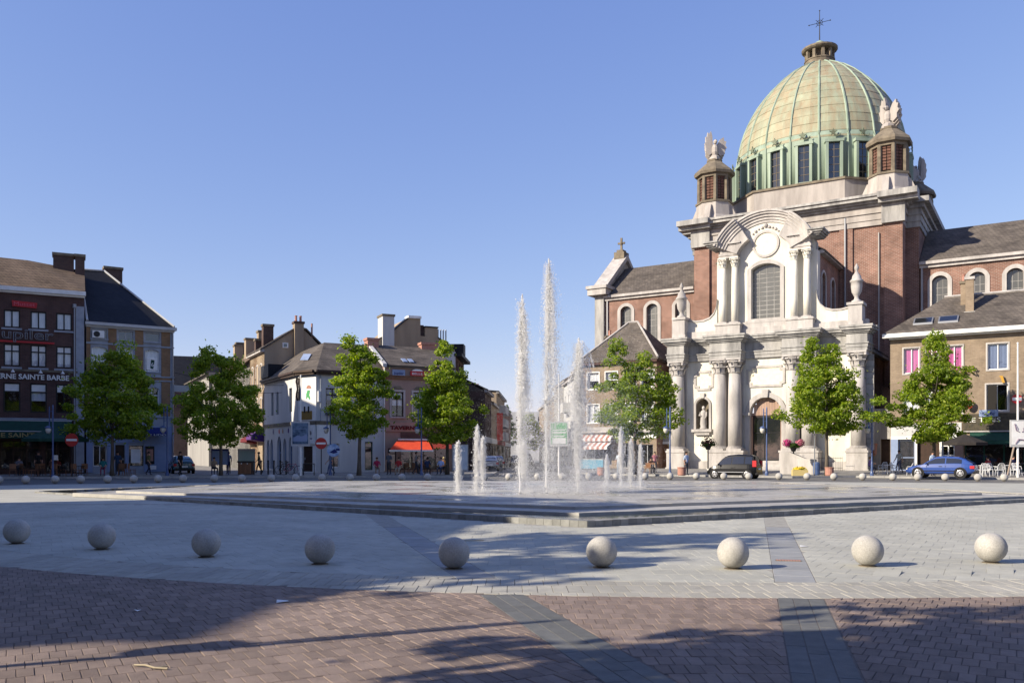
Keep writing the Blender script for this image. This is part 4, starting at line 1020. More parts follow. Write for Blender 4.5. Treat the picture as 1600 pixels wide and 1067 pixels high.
# --- D: dusty pink tavern with the red awning
DL = (-11.2, 75.8, 0)
hD = [(c - .54, c + .54, 5.0, 7.18, 0) for c in (1.2, 3.2, 5.2)] + [(1.5, 5.9, .3, 2.5, 0), (.35, 1.1, .3, 2.2, 0)]
pk = facade_house('tavern_building', 'narrow dusty pink tavern with slate roof, roof skylights and orange red awning', DL, 25, 0, 6.55, 9.35, 8, 'pink_render', hD, 'building')
for c in (1.2, 3.2, 5.2): window(pk, c - .54, c + .54, 5.0, 7.18, 0, .14, 'wood_dark', 'glass', .08, 2, (.7,), curtain='curtain_blue' if c > 3 else 'curtain', cfrac=.55, sur='stone', sw=.17, sd=.06, sill='stone')
for c in (1.2, 3.2, 5.2):
    m = M(); m.ext([(c - .5, 7.42), (c + .5, 7.42), (c + .25, 7.68), (c - .25, 7.68)], -.07, -.0); m.b('window_crest', X['stone_dark'], pk)
for z, p in ((8.3, .16), (8.5, .1)): plate(pk, 'string_course', -.02, 6.57, -p, .0, z, z + .14, 'wood')
m = M(); m.box(-.05, 6.6, -.2, .05, 9.3, 9.5); m.b('gutter', X['stone_dark'], pk)
m = M(); slab(m, [(-.1, -.2, 9.5), (6.65, -.2, 9.5), (6.65, 5.0, 11.85), (-.1, 5.0, 11.85)], .15); slab(m, [(6.65, 9, 9.5), (-.1, 9, 9.5), (-.1, 5.0, 11.85), (6.65, 5.0, 11.85)], .15); rD = m.b('roof', X['slate'], pk)
m = M(); slab(m, [(-.2, -.25, 9.6), (.15, -.25, 9.6), (.15, 5.0, 12.0), (-.2, 5.0, 12.0)], .3); m.b('roof_verge', X['offwhite'], rD)
for x in (1.9, 2.5):
    m = M(); slab(m, [(x, .5, 9.95), (x + .42, .5, 9.95), (x + .42, 1.3, 10.3), (x, 1.3, 10.3)], .06); m.b('skylight', X['pale_blue'], rD)
chimney(rD, 5.0, 6.55, 4.5, 5.4, 11.2, 12.3, 'terracotta', 0, 'terracotta')
sg = plate(pk, 'sign_board', .7, 1.85, -.16, -.06, 8.62, 9.12, 'pale_blue'); text('Jupiler', .82, -.175, 8.72, .3, X['navy'], pk, .9, depth=.006)
sg = plate(pk, 'sign_board', 2.35, 4.45, -.16, -.06, 8.64, 9.06, 'red'); text('BELLE VUE', 2.5, -.175, 8.73, .28, X['white'], pk, 1.8, depth=.006)
m = M(); m.ext([(3.0 + .5 * math.cos(math.pi * i / 8), 9.06 + .18 * math.sin(math.pi * i / 8)) for i in range(9)], -.15, -.07); m.b('sign_crest', X['white'], pk)
plate(pk, 'fascia', .1, 6.45, -.1, -.004, 3.68, 4.5, 'pink_render')
text('TAVERNE LE', .5, -.13, 3.86, .44, mat('oxblood_letters', (.10, .012, .014), None), pk, 3.3, depth=.02, bold=.02)
text('CARRE', 4.2, -.13, 3.86, .44, bpy.data.materials['oxblood_letters'], pk, 1.7, depth=.02, bold=.02)
plate(pk, 'shutter_box', 1.5, 5.9, -.12, -.003, 2.65, 3.6, 'brick_soot')
window(pk, 1.5, 5.9, .3, 2.5, 0, .16, 'wood_dark', 'glass', .08, 4, ()); window(pk, .35, 1.1, .3, 2.2, 0, .14, 'wood_dark', 'glass_dark', .08, 1, (.75,))
aw = M(); aw.q((1.2, -.12, 2.95), (-.6, -3.5, 2.0), (3.25, -3.5, 2.0), (4.0, -.12, 2.95)); aw.q((1.2, -.12, 2.91), (4.0, -.12, 2.91), (3.25, -3.5, 1.96), (-.6, -3.5, 1.96)); aw.q((-.6, -3.5, 1.96), (3.25, -3.5, 1.96), (3.25, -3.5, 2.0), (-.6, -3.5, 2.0)); aw.q((1.2, -.12, 2.95), (1.2, -.12, 2.91), (-.6, -3.5, 1.96), (-.6, -3.5, 2.0))
aw = aw.b('awning', X['red_fabric'], pk)
m = M(); m.box(-.62, 3.27, -3.56, -3.5, 1.9, 2.05); m.box(1.2, 4.0, -.2, -.1, 2.93, 3.05); m.b('front_rail', X['white'], aw)
m = M(); m.q((4.1, -.12, 2.8), (3.6, -2.6, 2.15), (6.2, -2.6, 2.15), (6.3, -.12, 2.8)); m.q((6.3, -.12, 2.78), (6.2, -2.6, 2.13), (3.6, -2.6, 2.13), (4.1, -.12, 2.78)); m.b('awning', mat('dark_red_cloth', (.22, .03, .02), None), pk)
m = M(); m.tube([(-.02, -.1, 9.3), (-.02, -.1, .2)], .05, 5); m.b('downpipe', X['white'], pk)

# --- E: tall beige gable behind the pink tavern, its street front running away up the central street
be = emp('apartment_house', 'tall cement gabled house with white chimney stack rising behind the pink tavern', 'house', DL, R(25))
m = M(); m.ext([(.8, 0), (9.8, 0), (9.8, 12.2), (8.0, 13.3), (7.97, 14.3), (6.65, 14.3), (6.65, 13.4), (6.15, 13.4), (6.15, 15.1), (4.9, 15.1), (3.4, 13.8), (3.3, 13.0), (2.2, 13.0), (.8, 12.2)], 8.2, 16); m.b('gable_wall', X['beige_render'], be)
plate(be, 'chimney_stack', 2.2, 3.36, 7.9, 9.6, 11.5, 15.1, 'offwhite'); plate(be, 'chimney_cap', 2.12, 3.44, 7.82, 9.7, 15.1, 15.3, 'stone_dark')
plate(be, 'coping', 4.85, 6.2, 8.05, 9.2, 15.1, 15.35, 'white'); plate(be, 'coping', 6.6, 8.02, 8.1, 9.2, 14.3, 14.42, 'slate_black'); plate(be, 'recess', 6.16, 6.64, 8.6, 9.6, 13.4, 14.55, 'brick_soot')
m = M(); slab(m, [(3.36, 8.1, 13.85), (4.9, 8.1, 15.2), (4.9, 9.4, 15.2), (3.36, 9.4, 13.85)][::-1], .12); slab(m, [(8.0, 8.1, 13.4), (9.9, 8.1, 12.3), (9.9, 16, 12.3), (8.0, 16, 13.4)], .12); slab(m, [(.6, 8.1, 12.2), (2.2, 8.1, 13.1), (2.2, 16, 13.1), (.6, 16, 12.2)][::-1], .12); m.b('roof', X['slate_black'], be)
m = M(); m.ext([(6.9, 9.6), (9.85, 9.6), (9.85, 12.0), (6.9, 11.5)], 8.12, 8.19); m.b('white_patch', X['offwhite'], be)
for i in range(4):
    m = M(); m.lathe([(.07, 13.2), (.07, 14.3)], 8.3 + i * .28, 9.0, 6); m.b('flue_pipe', X['steel'], be)
T4 = (9.82, 8.1, 62)
m = M(*T4); hE = [(x, x + 1.0, z, z + 1.9, 0) for x in (.9, 3.2, 5.5) for z in (9.3, 6.2, 3.2)]
m.wall(0, 8.0, 0, 11.6, hE, 0, .25); m.b('wall', X['brick_dark'], be)
for h_ in hE: window(be, *h_[:4], 0, .12, 'white', 'glass_dark', .07, 2, (), T=T4)
m = M(*T4); m.box(-.1, 8.2, -.7, .1, 11.55, 11.85); m.box(.8, 2.6, -.75, .6, 11.85, 12.9); m.b('eaves', X['slate_black'], be)

# --- the central street: its two sides, and what closes it
def street_house(name, label, x, y, ang, wdt, h, depth, wm, rm, nx, nz, roofh=2.2, wf='white', sur=None, balc=False):
    hs = []
    for i in range(nx):
        cx = wdt * (i + .5) / nx
        for j in range(nz):
            zb = 3.9 + j * (h - 4.2) / nz; hs.append((cx - .5, cx + .5, zb, zb + min(1.8, (h - 4.2) / nz - .8), 0))
    hs2 = hs + [(wdt * (i + .15) / 2, wdt * (i + .85) / 2, .3, 2.8, 0) for i in (0, 1)]
    b_ = facade_house(name, label, (x, y, 0), ang, 0, wdt, h, depth, wm, hs2)
    for q_ in hs: window(b_, *q_[:4], 0, .12, wf, 'glass', .08, 2, (.7,), curtain='curtain' if rnd.random() < .6 else None, cfrac=rnd.choice((.5, 1)), sur=sur, sw=.14)
    for q_ in hs2[len(hs):]: window(b_, *q_[:4], 0, .14, 'wood_dark', 'glass_dark', .08, 2, (.8,))
    m = M(); m.box(-.05, wdt + .05, -.35, .05, h - .1, h + .2); m.b('cornice', X['stone'], b_)
    plate(b_, 'fascia', .1, wdt - .1, -.12, -.004, 2.95, 3.55, rnd.choice(['white', 'red', 'wood_dark', 'offwhite']))
    m = M(); slab(m, [(-.1, -.35, h + .2), (wdt + .1, -.35, h + .2), (wdt + .1, depth / 2, h + .2 + roofh), (-.1, depth / 2, h + .2 + roofh)], .15); slab(m, [(wdt + .1, depth, h + .2), (-.1, depth, h + .2), (-.1, depth / 2, h + .2 + roofh), (wdt + .1, depth / 2, h + .2 + roofh)], .15)
    m.q((0, 0, h), (0, depth / 2, h + roofh), (0, depth, h)); m.q((wdt, 0, h), (wdt, depth, h), (wdt, depth / 2, h + roofh)); r_ = m.b('roof', X[rm], b_)
    chimney(r_, .15, 1.0, depth / 2 - .5, depth / 2 + .4, h + roofh - .6, h + roofh + 1.2, 'brick_soot', 2)
    if balc:
        for j in range(nz):
            zb = 3.9 + j * (h - 4.2) / nz
            plate(b_, 'balcony', wdt * .3, wdt * .7, -.9, -.01, zb - .35, zb + .75, 'offwhite')
    return b_
# left side (fronts face right, i.e. east); local x runs away from the square
street_house('street_house', 'dark brick house with curved slate roof behind the right crown of the fourth tree', -2.9, 92.2, 87, 9, 8.4, 8, 'brick_soot', 'slate', 3, 2, 2.0)
street_house('street_house', 'brown rendered house on the left of the central street beside the tall block', -2.45, 101.5, 87, 9, 7.6, 8, 'beige_render', 'tile_brown', 3, 2, 1.6)
street_house('apartment_block', 'tall beige apartment block with dark balconies up the left of the central street', -2.0, 111, 87.5, 20, 9.6, 9, 'beige_render', 'slate_black', 6, 3, .4, balc=True)
street_house('street_house', 'red brick terrace furthest up the left of the central street', -1.3, 131.4, 88, 30, 8.6, 8, 'brick_red', 'slate', 8, 2, 2)
m = M(-1.95, 110, 0); m.box(.02, .78, -.1, .1, 3.4, 6.9); m.box(-.2, .03, -.03, .03, 4.0, 4.06); m.box(-.2, .03, -.03, .03, 6.7, 6.76)
tag(m.b('street_sign', mat('vermilion_banner', (.62, .06, .05), None)), 'tall vermilion banner sign hanging over the central street', 'sign')
# right side (fronts face left); local x runs towards the square
street_house('street_house', 'grey stone house with arched gable behind the middle fountain jet', 6.9, 96.5, -87, 8.5, 10.6, 8, 'stone_grey', 'slate', 3, 2, 3.0, sur='stone')
street_house('street_house', 'pale house with cream bay behind the tallest fountain jet', 6.45, 107.5, -87, 10, 10.2, 8, 'offwhite', 'slate', 3, 2, 2.4, balc=True)
street_house('street_house', 'grey brick house in the spray on the right of the central street', 6.0, 123, -87, 15, 10.8, 8, 'grey_render', 'tile_brown', 5, 2, 2.4)
street_house('street_house', 'long low terrace furthest up the right of the central street', 5.2, 165, -88, 41, 10.0, 8, 'brick_brown', 'slate', 9, 2, 2.2)
b_ = emp('apartment_block', 'pale flat roofed block closing the far end of the central street', 'building', (-9, 232, 0), R(4))
m = M(); hs = [(x, x + 1.6, z, z + 1.5, 0) for x in range(1, 24, 3) for z in (4, 7.2, 10.4)]; m.wall(0, 25, 0, 13, hs, 0, .3); body(m, 0, 25, 0, 9, 0, 13); m.q((0, 0, 13), (25, 0, 13), (25, 9, 13), (0, 9, 13)); m.b('wall', X['offwhite'], b_)
for h_ in hs: window(b_, *h_[:4], 0, .15, 'white', 'glass_dark', .1, 2, ())

# --- G: brown brick house with hipped roof left of the church
gh = emp('corner_house', 'brown brick house with tall hipped roof and striped shop awning left of the church', 'house', CH_LOC, CH_R)
GX0, GX1, GV = -17.84, -9.94, -1.0
TG = (0, GV, 0)
cg = [-16.58, -14.62, -12.7, -10.85]
hG = [(c - .62, c + .62, z, z1, 0) for c in cg for z, z1 in ((8.02, 9.64), (4.76, 6.52))] + [(-17.5, -14.6, .6, 2.6, 0), (-13.9, -12.6, .35, 2.75, 0), (-12.2, -10.3, .6, 2.6, 0)]
m = M(*TG); m.wall(GX0, GX1, 0, 10.4, hG, 0, .3); m.q((GX0, 7, 0), (GX0, 0, 0), (GX0, 0, 10.4), (GX0, 7, 10.4)); m.q((GX1, 7, 0), (GX0, 7, 0), (GX0, 7, 10.4), (GX1, 7, 10.4)); m.b('wall', X['brick_brown'], gh)
m = M(*TG); m.q((GX1, 0, 0), (GX1, 7, 0), (GX1, 7, 10.4), (GX1, 0, 10.4)); m.b('side_wall', X['brick_red'], gh)
m = M(*TG); m.q((GX0 + .1, 1.6, 0), (GX1 - .1, 1.6, 0), (GX1 - .1, 1.6, 10), (GX0 + .1, 1.6, 10)); m.b('room_gloom_backing', X['dark'], gh)
for h_ in hG[:8]: window(gh, *h_[:4], 0, .12, 'white', 'glass', .09, 2 if h_[2] < 6 else 1, (), curtain='curtain', cfrac=1 if h_[2] < 6 else .5, T=TG, sur='white', sw=.09, sd=.04)
for h_ in hG[8:]: window(gh, *h_[:4], 0, .14, 'steel', 'glass', .07, 3 if h_[1] - h_[0] > 1.5 else 2, (), T=TG)
m = M(*TG); m.box(GX0 - .15, GX1 + .15, -.35, 7.2, 10.38, 10.7); m.b('gutter', X['brick_dark'], gh)
m = M(*TG); A_, B_, C_, D_ = (GX0 - .3, -.4, 10.7), (GX1 + .3, -.4, 10.7), (GX1 + .3, 7.3, 10.7), (GX0 - .3, 7.3, 10.7); E_, F_ = (-14.4, 3.5, 14.75), (-13.4, 3.5, 14.75)
slab(m, [A_, B_, F_, E_], .12); slab(m, [B_, C_, F_], .12); slab(m, [C_, D_, E_, F_], .12); slab(m, [D_, A_, E_], .12); rGh = m.b('roof', X['slate'], gh)
m = M(*TG); m.tube([A_[:2] + (10.78,), (-14.4, 3.5, 14.85)], .1, 5); m.tube([B_[:2] + (10.78,), (-13.4, 3.5, 14.85)], .1, 5); m.tube([(-14.4, 3.5, 14.85), (-13.4, 3.5, 14.85)], .1, 5); m.b('hip_tiles', X['stone'], rGh)
for z0, z1, p, mt in ((4.05, 4.3, .3, 'stone'), (3.75, 4.03, .5, 'stone'), (3.2, 3.7, .12, 'white')): m = M(*TG); m.box(GX0, GX1, -p, -.004, z0, z1); m.b('shop_band', X[mt], gh)
faded = mat('faded_awning_stripe', (.40, .11, .06), (.48, .26, .2), 2.5, .85)
for r_, (z0, z1, y0, y1) in enumerate(((3.6, 3.15, -.1, -.9), (3.05, 2.35, -.2, -1.7))):
    aw = None
    for i in range(12):
        xa = GX0 + .25 + i * 3.3 / 12; xb = xa + 3.3 / 12 - .004
        m = M(*TG); m.q((xa, y0, z0), (xa, y1, z1), (xb, y1, z1), (xb, y0, z0)); m.q((xa, y1, z1), (xa, y1, z1 - .22), (xb, y1, z1 - .22), (xb, y1, z1)); m.q((xa, y0, z0 - .03), (xb, y0, z0 - .03), (xb, y1, z1 - .03), (xa, y1, z1 - .03))
        if aw is None: aw = m.b('awning', faded, gh)
        else: m.b('stripe', X['white'] if i % 2 else faded, aw)
# low stone walls that join the church to its neighbours
lw = emp('porch_wall', 'low pale stone wall with a brown board door between the hipped roof house and the church', 'wall', CH_LOC, CH_R)
m = M(); m.box(-11.6, -8.75, .6, 1.2, 0, 5.7); m.box(-11.7, -8.7, .45, 1.3, 5.7, 5.95); m.b('wall', X['stone'], lw)
m = M(); m.bars(-10.35, -9.3, .35, 2.65, 0, .22, .5, .62, bottom=False); m.b('door_frame', X['white'], lw)
dr = M(); dr.box(-10.35, -9.3, .56, .6, .35, 2.65); dr = dr.b('door', X['wood'], lw)
for i in range(5):
    m = M(); m.box(-10.33 + i * .205, -10.14 + i * .205, .53, .56, .37, 2.62); m.b('board', X['wood'], dr)
rw = emp('porch_wall', 'low pale stone wall with a dark doorway right of the church facade', 'wall', CH_LOC, CH_R)
m = M(0, 1.0, 0); m.wall(8.75, 10.25, 0, 5.3, [(9.35, 10.1, .3, 2.95, 0)], 0, .4); m.box(8.75, 10.25, .45, .9, 0, 5.3); m.box(8.7, 10.3, -.12, 1.0, 5.3, 5.5); m.b('wall', X['stone_grey'], rw)
m = M(0, 1.0, 0); m.box(9.35, 10.1, .36, .42, .3, 2.95); m.b('door', X['wood_dark'], rw)
m = M(0, 1.0, 0); m.lathe([(.02, 1.5), (.16, 1.7), (.2, 2.4), (.26, 2.55), (.1, 2.6)], 8.95, -.45, 10); m.tube([(8.95, 0, 2.5), (8.95, -.45, 2.55)], .03, 5); m.b('wall_urn', X['terracotta'], rw)

# --- H: brown brick annex with the cafe, right of the church
ax = emp('corner_house', 'brown brick house with white eaves, magenta curtains and street cafe right of the church', 'house', CH_LOC, CH_R)
hH = [(11.27, 12.42, 8.26, 10.31, 0), (12.95, 13.75, 8.26, 10.31, 0), (14.38, 15.56, 8.22, 10.31, 0), (17.3, 18.7, 8.28, 10.28, 0), (21, 22.3, 8.28, 10.28, 0),
      (11.27, 12.42, 4.9, 6.8, 0), (12.95, 13.75, 4.9, 6.8, 0), (14.38, 15.56, 4.9, 6.8, 0), (17.22, 18.69, 5.05, 7.12, 0), (21, 22.3, 5.05, 7.12, 0),
      (10.9, 12.1, .35, 2.85, 0), (12.3, 13.9, .35, 2.85, 0), (14.1, 15.0, .35, 2.85, 0), (15.7, 22.5, .35, 2.75, 0)]
m = M(); m.wall(10.25, 24, 0, 11.1, hH, 0, .3); body(m, 10.25, 24, 0, 10, 0, 11.1); m.b('wall', X['brick_brown'], ax)
m = M(); m.q((10.3, 1.7, 0), (23.9, 1.7, 0), (23.9, 1.7, 11), (10.3, 1.7, 11)); m.b('room_gloom_backing', X['dark'], ax)
for i, h_ in enumerate(hH[:10]):
    cu = {0: 'curtain_pink', 1: 'curtain_pink', 2: 'curtain_pink', 3: 'curtain_blue', 5: 'curtain', 6: 'curtain', 7: None}.get(i, None)
    window(ax, *h_[:4], 0, .1, 'white', 'glass', .07, 2 if i != 3 else 2, (), curtain=cu, T=(0, 0, 0), sur='stone', sw=.11, sd=.05)
plate(ax, 'open_sash', 17.3, 17.95, -.02, .02, 5.1, 7.05, 'dark')
m = M(); m.box(10.2, 24, -.35, .1, 11.08, 11.2); m.box(9.75, 24.2, -.75, .1, 11.2, 11.52); m.b('eaves', X['white'], ax)
m = M(); slab(m, [(9.75, -.7, 11.52), (24.3, -.7, 11.52), (20.3, 5, 15.0), (13.8, 5, 15.0)], .12); slab(m, [(9.75, 10.5, 11.52), (9.75, -.7, 11.52), (13.8, 5, 15.0)], .12); slab(m, [(24.3, 10.5, 11.52), (9.75, 10.5, 11.52), (13.8, 5, 15.0), (20.3, 5, 15.0)], .12); slab(m, [(24.3, -.7, 11.52), (24.3, 10.5, 11.52), (20.3, 5, 15.0)], .12); rH = m.b('roof', X['slate'], ax)
m = M(); m.tube([(20.3, 5, 15.08), (24.3, -.7, 11.6)], .1, 5); m.tube([(13.8, 5, 15.08), (20.3, 5, 15.08)], .1, 5); m.b('hip_tiles', X['stone'], rH)
zr = lambda y: 11.52 + (y + .7) * (15.0 - 11.52) / 5.7
for x0 in (11.9, 13.75):
    m = M(); slab(m, [(x0, .5, zr(.5) + .14), (x0 + 1.45, .5, zr(.5) + .14), (x0 + 1.45, 1.4, zr(1.4) + .14), (x0, 1.4, zr(1.4) + .14)], .14); o = m.b('skylight', X['steel'], rH)
    m = M(); m.q((x0 + .1, .57, zr(.57) + .145), (x0 + 1.35, .57, zr(.57) + .145), (x0 + 1.35, 1.33, zr(1.33) + .145), (x0 + .1, 1.33, zr(1.33) + .145)); m.b('pane', X['glass_dark'], o)
chimney(rH, 15.6, 16.2, 2.2, 2.9, 12.9, 16.1, 'brick_brown', 0, 'stone'); chimney(rH, 15.15, 15.58, 3.4, 4.0, 13.6, 16.0, 'brick_brown', 1)
m = M(); m.box(15.5, 16.3, 2.1, 2.2, 13.1, 13.25); m.b('flashing', X['white'], rH)
o = plate(ax, 'flower_box', 14.3, 15.65, -.4, -.06, 7.95, 8.2, 'terracotta')
m = M()
for i in range(160):
    c = (14.2 + 2.2 * rnd.random(), -.25 + rnd.uniform(-.3, .25), 8.3 + rnd.uniform(-.25, .35)); d = Vector((rnd.uniform(-1, 1), rnd.uniform(-1, 1), rnd.uniform(-1, 1))).normalized() * .12; e = d.orthogonal().normalized() * .09
    m.q(tuple(Vector(c) - d), tuple(Vector(c) + e), tuple(Vector(c) + d), tuple(Vector(c) - e))
m.b('foliage', X['leaf'], o)
m = M(); m.ext([(18.1, 7.75), (18.35, 7.75), (18.5, 7.2), (18.32, 7.2), (18.2, 7.6)], -.3, -.1); m.b('bracket', mat('ochre_metal', (.45, .25, .04), None), ax)
# cafe front
for x0, x1, z0, z1, mt in ((10.3, 15.5, 2.9, 3.15, 'white'), (10.3, 10.85, .3, 2.9, 'pale_blue'), (12.12, 12.28, .3, 2.9, 'white'), (13.92, 14.08, .3, 2.9, 'white'), (15.02, 15.6, .3, 2.9, 'pink_render'), (10.3, 15.5, 3.15, 4.2, 'offwhite')): plate(ax, 'shopfront', x0, x1, -.08, -.004, z0, z1 - .003, mt)
window(ax, 10.9, 12.1, .35, 2.85, 0, .1, 'pale_blue', 'glass_dark', .07, 1, (.42,)); window(ax, 14.1, 15.0, .35, 2.85, 0, .1, 'white', 'glass', .08, 2, (.8, .5))
plate(ax, 'door', 12.3, 13.9, .25, .28, .35, 2.85, 'wood_dark'); window(ax, 15.7, 22.5, .35, 2.75, 0, .2, 'green_fabric', 'glass', .1, 5, ())
plate(ax, 'sign_band', 15.6, 22.6, -.15, -.004, 3.55, 4.85, mat('brown_black_fascia', (.05, .045, .035), (.09, .075, .05), 5))
text('LE THES', 15.9, -.18, 4.2, .5, X['white'], ax, 2.3, depth=.01); plate(ax, 'fascia_rail', 15.6, 22.6, -.2, -.06, 3.42, 3.52, 'stone')
m = M(); m.extx([(-.05, 3.4), (-1.2, 2.75), (-1.2, 2.45), (-.05, 2.9)], 16.1, 22.4); m.b('awning', X['green_fabric'], ax)
bd = plate(ax, 'sign_board', 16.75, 18.05, -.55, -.45, 4.6, 5.12, 'pale_blue'); text('Cafe', 16.95, -.57, 4.72, .34, X['navy'], ax, .9, depth=.006)
for x, z in ((16.0, 5.62), (19.3, 5.9)):
    o = M(); o.lathe([(.36, -.06), (.36, .06)], 0, 0, 20); o = o.b('round_sign', X['red'], ax); o.rotation_euler = (R(90), 0, R(20)); o.location = (x, -.5, z)
    k = M(); k.box(-.33, .33, -.12, .12, .061, .066); k.b('sign_stripe', X['white'], o); k = M(); k.tube([(0, .1, 0), (0, .6, .0)], .02, 5); k = k.b('bracket', X['black'], o); k.rotation_euler = (R(0), 0, 0)
# plain neighbours beyond the right edge
nb = facade_house('corner_house', 'brown brick house continuing the row beyond the right edge', CH_LOC, -32, 24.05, 36, 10.5, 9, 'brick_brown', [(25 + i * 2.4, 26.2 + i * 2.4, z, z + 1.8, 0) for i in range(4) for z in (4.8, 8)])
for i in range(4):
    for z in (4.8, 8): window(nb, 25 + i * 2.4, 26.2 + i * 2.4, z, z + 1.8, 0, .12, 'white', 'glass_dark', .08, 2, ())
m = M(); m.extx([(-.4, 10.5), (9.4, 10.5), (4.5, 13.5)], 24.4, 36); m.b('roof', X['slate'], nb)
# ---------------------------------------------------------------- ground, paving, kerbs
def sheet(name, pts, z, mt, kind='structure', parent=None):
    m = M(); m.q(*[(x, y, z(x, y) if callable(z) else z) for x, y in pts]); o = m.b(name, mt, parent)
    if kind: o['kind'] = kind
    return o
asphalt = mat('worn_grey_asphalt', (.165, .16, .152), (.125, .122, .118), .5, .9, .3, 40)
slabfar = brickmat('grey_concrete_slabs', (.45, .445, .39), (.41, .405, .355), (.35, .34, .30), 1.1, .55, .18, .85, .15, .02)
def flatten(m_):
    """lay a brick pattern on the ground plane instead of on walls"""
    N = m_.node_tree.nodes; L = m_.node_tree.links
    bt = next(n for n in N if n.type == 'TEX_BRICK'); tc = next(n for n in N if n.type == 'TEX_COORD')
    mp = N.new('ShaderNodeMapping'); L.new(tc.outputs['Object'], mp.inputs[0]); L.new(mp.outputs[0], bt.inputs[0]); return mp
flatten(slabfar)
pavemat = brickmat('grey_pavement_flags', (.28, .27, .25), (.245, .235, .22), (.17, .165, .16), .6, .4, .25, .9, .2, .015); flatten(pavemat)
mortar = mat('joint_sand', (.17, .145, .125), (.12, .10, .088), 8, .95)
sheet('ground', [(-900, -60), (900, -60), (900, 1500), (-900, 1500)], -.05, asphalt)
sheet('road', [(-70, 20), (70, 20), (70, 300), (-90, 300)], -.02, asphalt)
plaza_pts = [(3.6 + 60 * math.cos(R(a)), 34 + 60 * math.sin(R(a))) for a in ()]
plaza = sheet('plaza_floor', [(-40, 3), (45, 3), (45, 34), (30, 50.5), (8, 55), (-10, 54), (-26, 48.5), (-40, 36)], -.012, slabfar)
# pavements
ch = lambda u, v: (22.56 + .848 * u + .530 * v, 76.82 - .530 * u + .848 * v)
kerbR = [(5.5, 140), (5.5, 74.5), ch(-9.5, -14.0), ch(-6, -14.7), ch(6, -14.7), ch(9.5, -10.9), ch(36, -10.5)]
def ramp(name, us, mt):
    m = M()
    vs = [-14.7, -10.5, -10, -1, 1.5]
    for (u0, u1) in us:
        for v0, v1 in zip(vs, vs[1:]):
            if u0 > 6 and v0 < -10.6: continue
            P = []
            for u, v in ((u0, v0), (u1, v0), (u1, v1), (u0, v1)):
                if u > 9 and v < -10.5: v = -10.5
                x, y = ch(u, v); P.append((x, y, .12 + max(0, min(1, (v + 10) / 9)) * .22))
            m.q(*P)
    o = m.b(name, mt); o['kind'] = 'structure'; return o
m = M()
def zp(v): return .12 + max(0, min(1, (v + 10) / 9)) * .22
cols = [(-22, -14.0), (-9.5, -14.4), (6, -14.7), (9.5, -10.7), (38, -10.4)]
for (u0, va), (u1, vb) in zip(cols, cols[1:]):
    rows0 = [va, max(va, -10.0), -1.0, 3.0]; rows1 = [vb, max(vb, -10.0), -1.0, 3.0]
    for i in range(3):
        P = []
        for u, v in ((u0, rows0[i]), (u1, rows1[i]), (u1, rows1[i + 1]), (u0, rows0[i + 1])):
            x, y = ch(u, v)
            P.append((max(x, 5.6), y, zp(v)))
        m.q(*P)
pv = m.b('pavement', pavemat); pv['kind'] = 'structure'
pl = sheet('pavement', [(-90, 38), (-45, 57), (-28, 60.8), (-16, 62.5), (-4.2, 63), (-4.2, 82), (-11, 78.5), (-16.5, 74.6), (-19, 75), (-24.6, 85), (-29.5, 93), (-33, 92), (-29, 77), (-29.6, 73.8), (-34.6, 70.4), (-60, 58)], .12, pavemat)
sheet('pavement', [(-29.3, 74.5), (-16.2, 73.2), (-24.6, 86), (-60, 150), (-75, 150)], .116, pavemat)
sheet('pavement', [(-4.2, 80), (-3.0, 86), (-1.0, 230), (.6, 230), (-1.2, 84), (-1.5, 66), (-4.2, 63)], .11, pavemat)
sheet('pavement', [(6.9, 76), (5.6, 76), (3.6, 90), (3.4, 230), (5.0, 230)], .108, pavemat)
kerbm = mat('granite_kerb', (.36, .35, .33), (.26, .255, .245), 3, .85, .2, 30, island=.12)
def kerb(pts, wdt=.18, z1=.125, step=1.0):
    k = emp('kerb', None, None, (pts[0][0], pts[0][1], 0)); k['kind'] = 'structure'
    stones = M(); n = 0
    for (xa, ya), (xb, yb) in zip(pts, pts[1:]):
        L_ = math.hypot(xb - xa, yb - ya); c = max(1, round(L_ / step)); dx, dy = (xb - xa) / L_, (yb - ya) / L_; nx, ny = -dy * wdt, dx * wdt
        for i in range(c):
            a, b = L_ * i / c + .006, L_ * (i + 1) / c - .006
            P = [(xa + dx * t - pts[0][0] + nx * s, ya + dy * t - pts[0][1] + ny * s) for t, s in ((a, 0), (b, 0), (b, 1), (a, 1))]
            dz = rnd.uniform(-.004, .004)
            if n < 60:
                m = M(); m.extz(P, -.03, z1 + dz); m.b('kerb_stone', kerbm, k)
            else: stones.extz(P, -.03, z1 + dz)
            n += 1
    if stones.v: o = stones.b('kerb_stone', kerbm, k); o['kind'] = 'stuff'
    return k
kerb([(-60, 50.6), (-45, 57), (-28, 60.8), (-16, 62.5), (-4.2, 63), (-1.5, 66), (-1.2, 84)])
kerb([(5.6, 76), ch(-9.5, -14.4), ch(6, -14.7), ch(9.5, -10.7), ch(36, -10.4)])
white_line = mat('road_marking_paint', (.62, .62, .60), (.45, .45, .43), 4, .7)
for y, a, b in ((86, -1.0, 3.4), (96, -.9, 3.3)):
    sheet('road_marking', [(a, y), (b, y), (b, y + .5), (a, y + .5)], -.016, white_line)

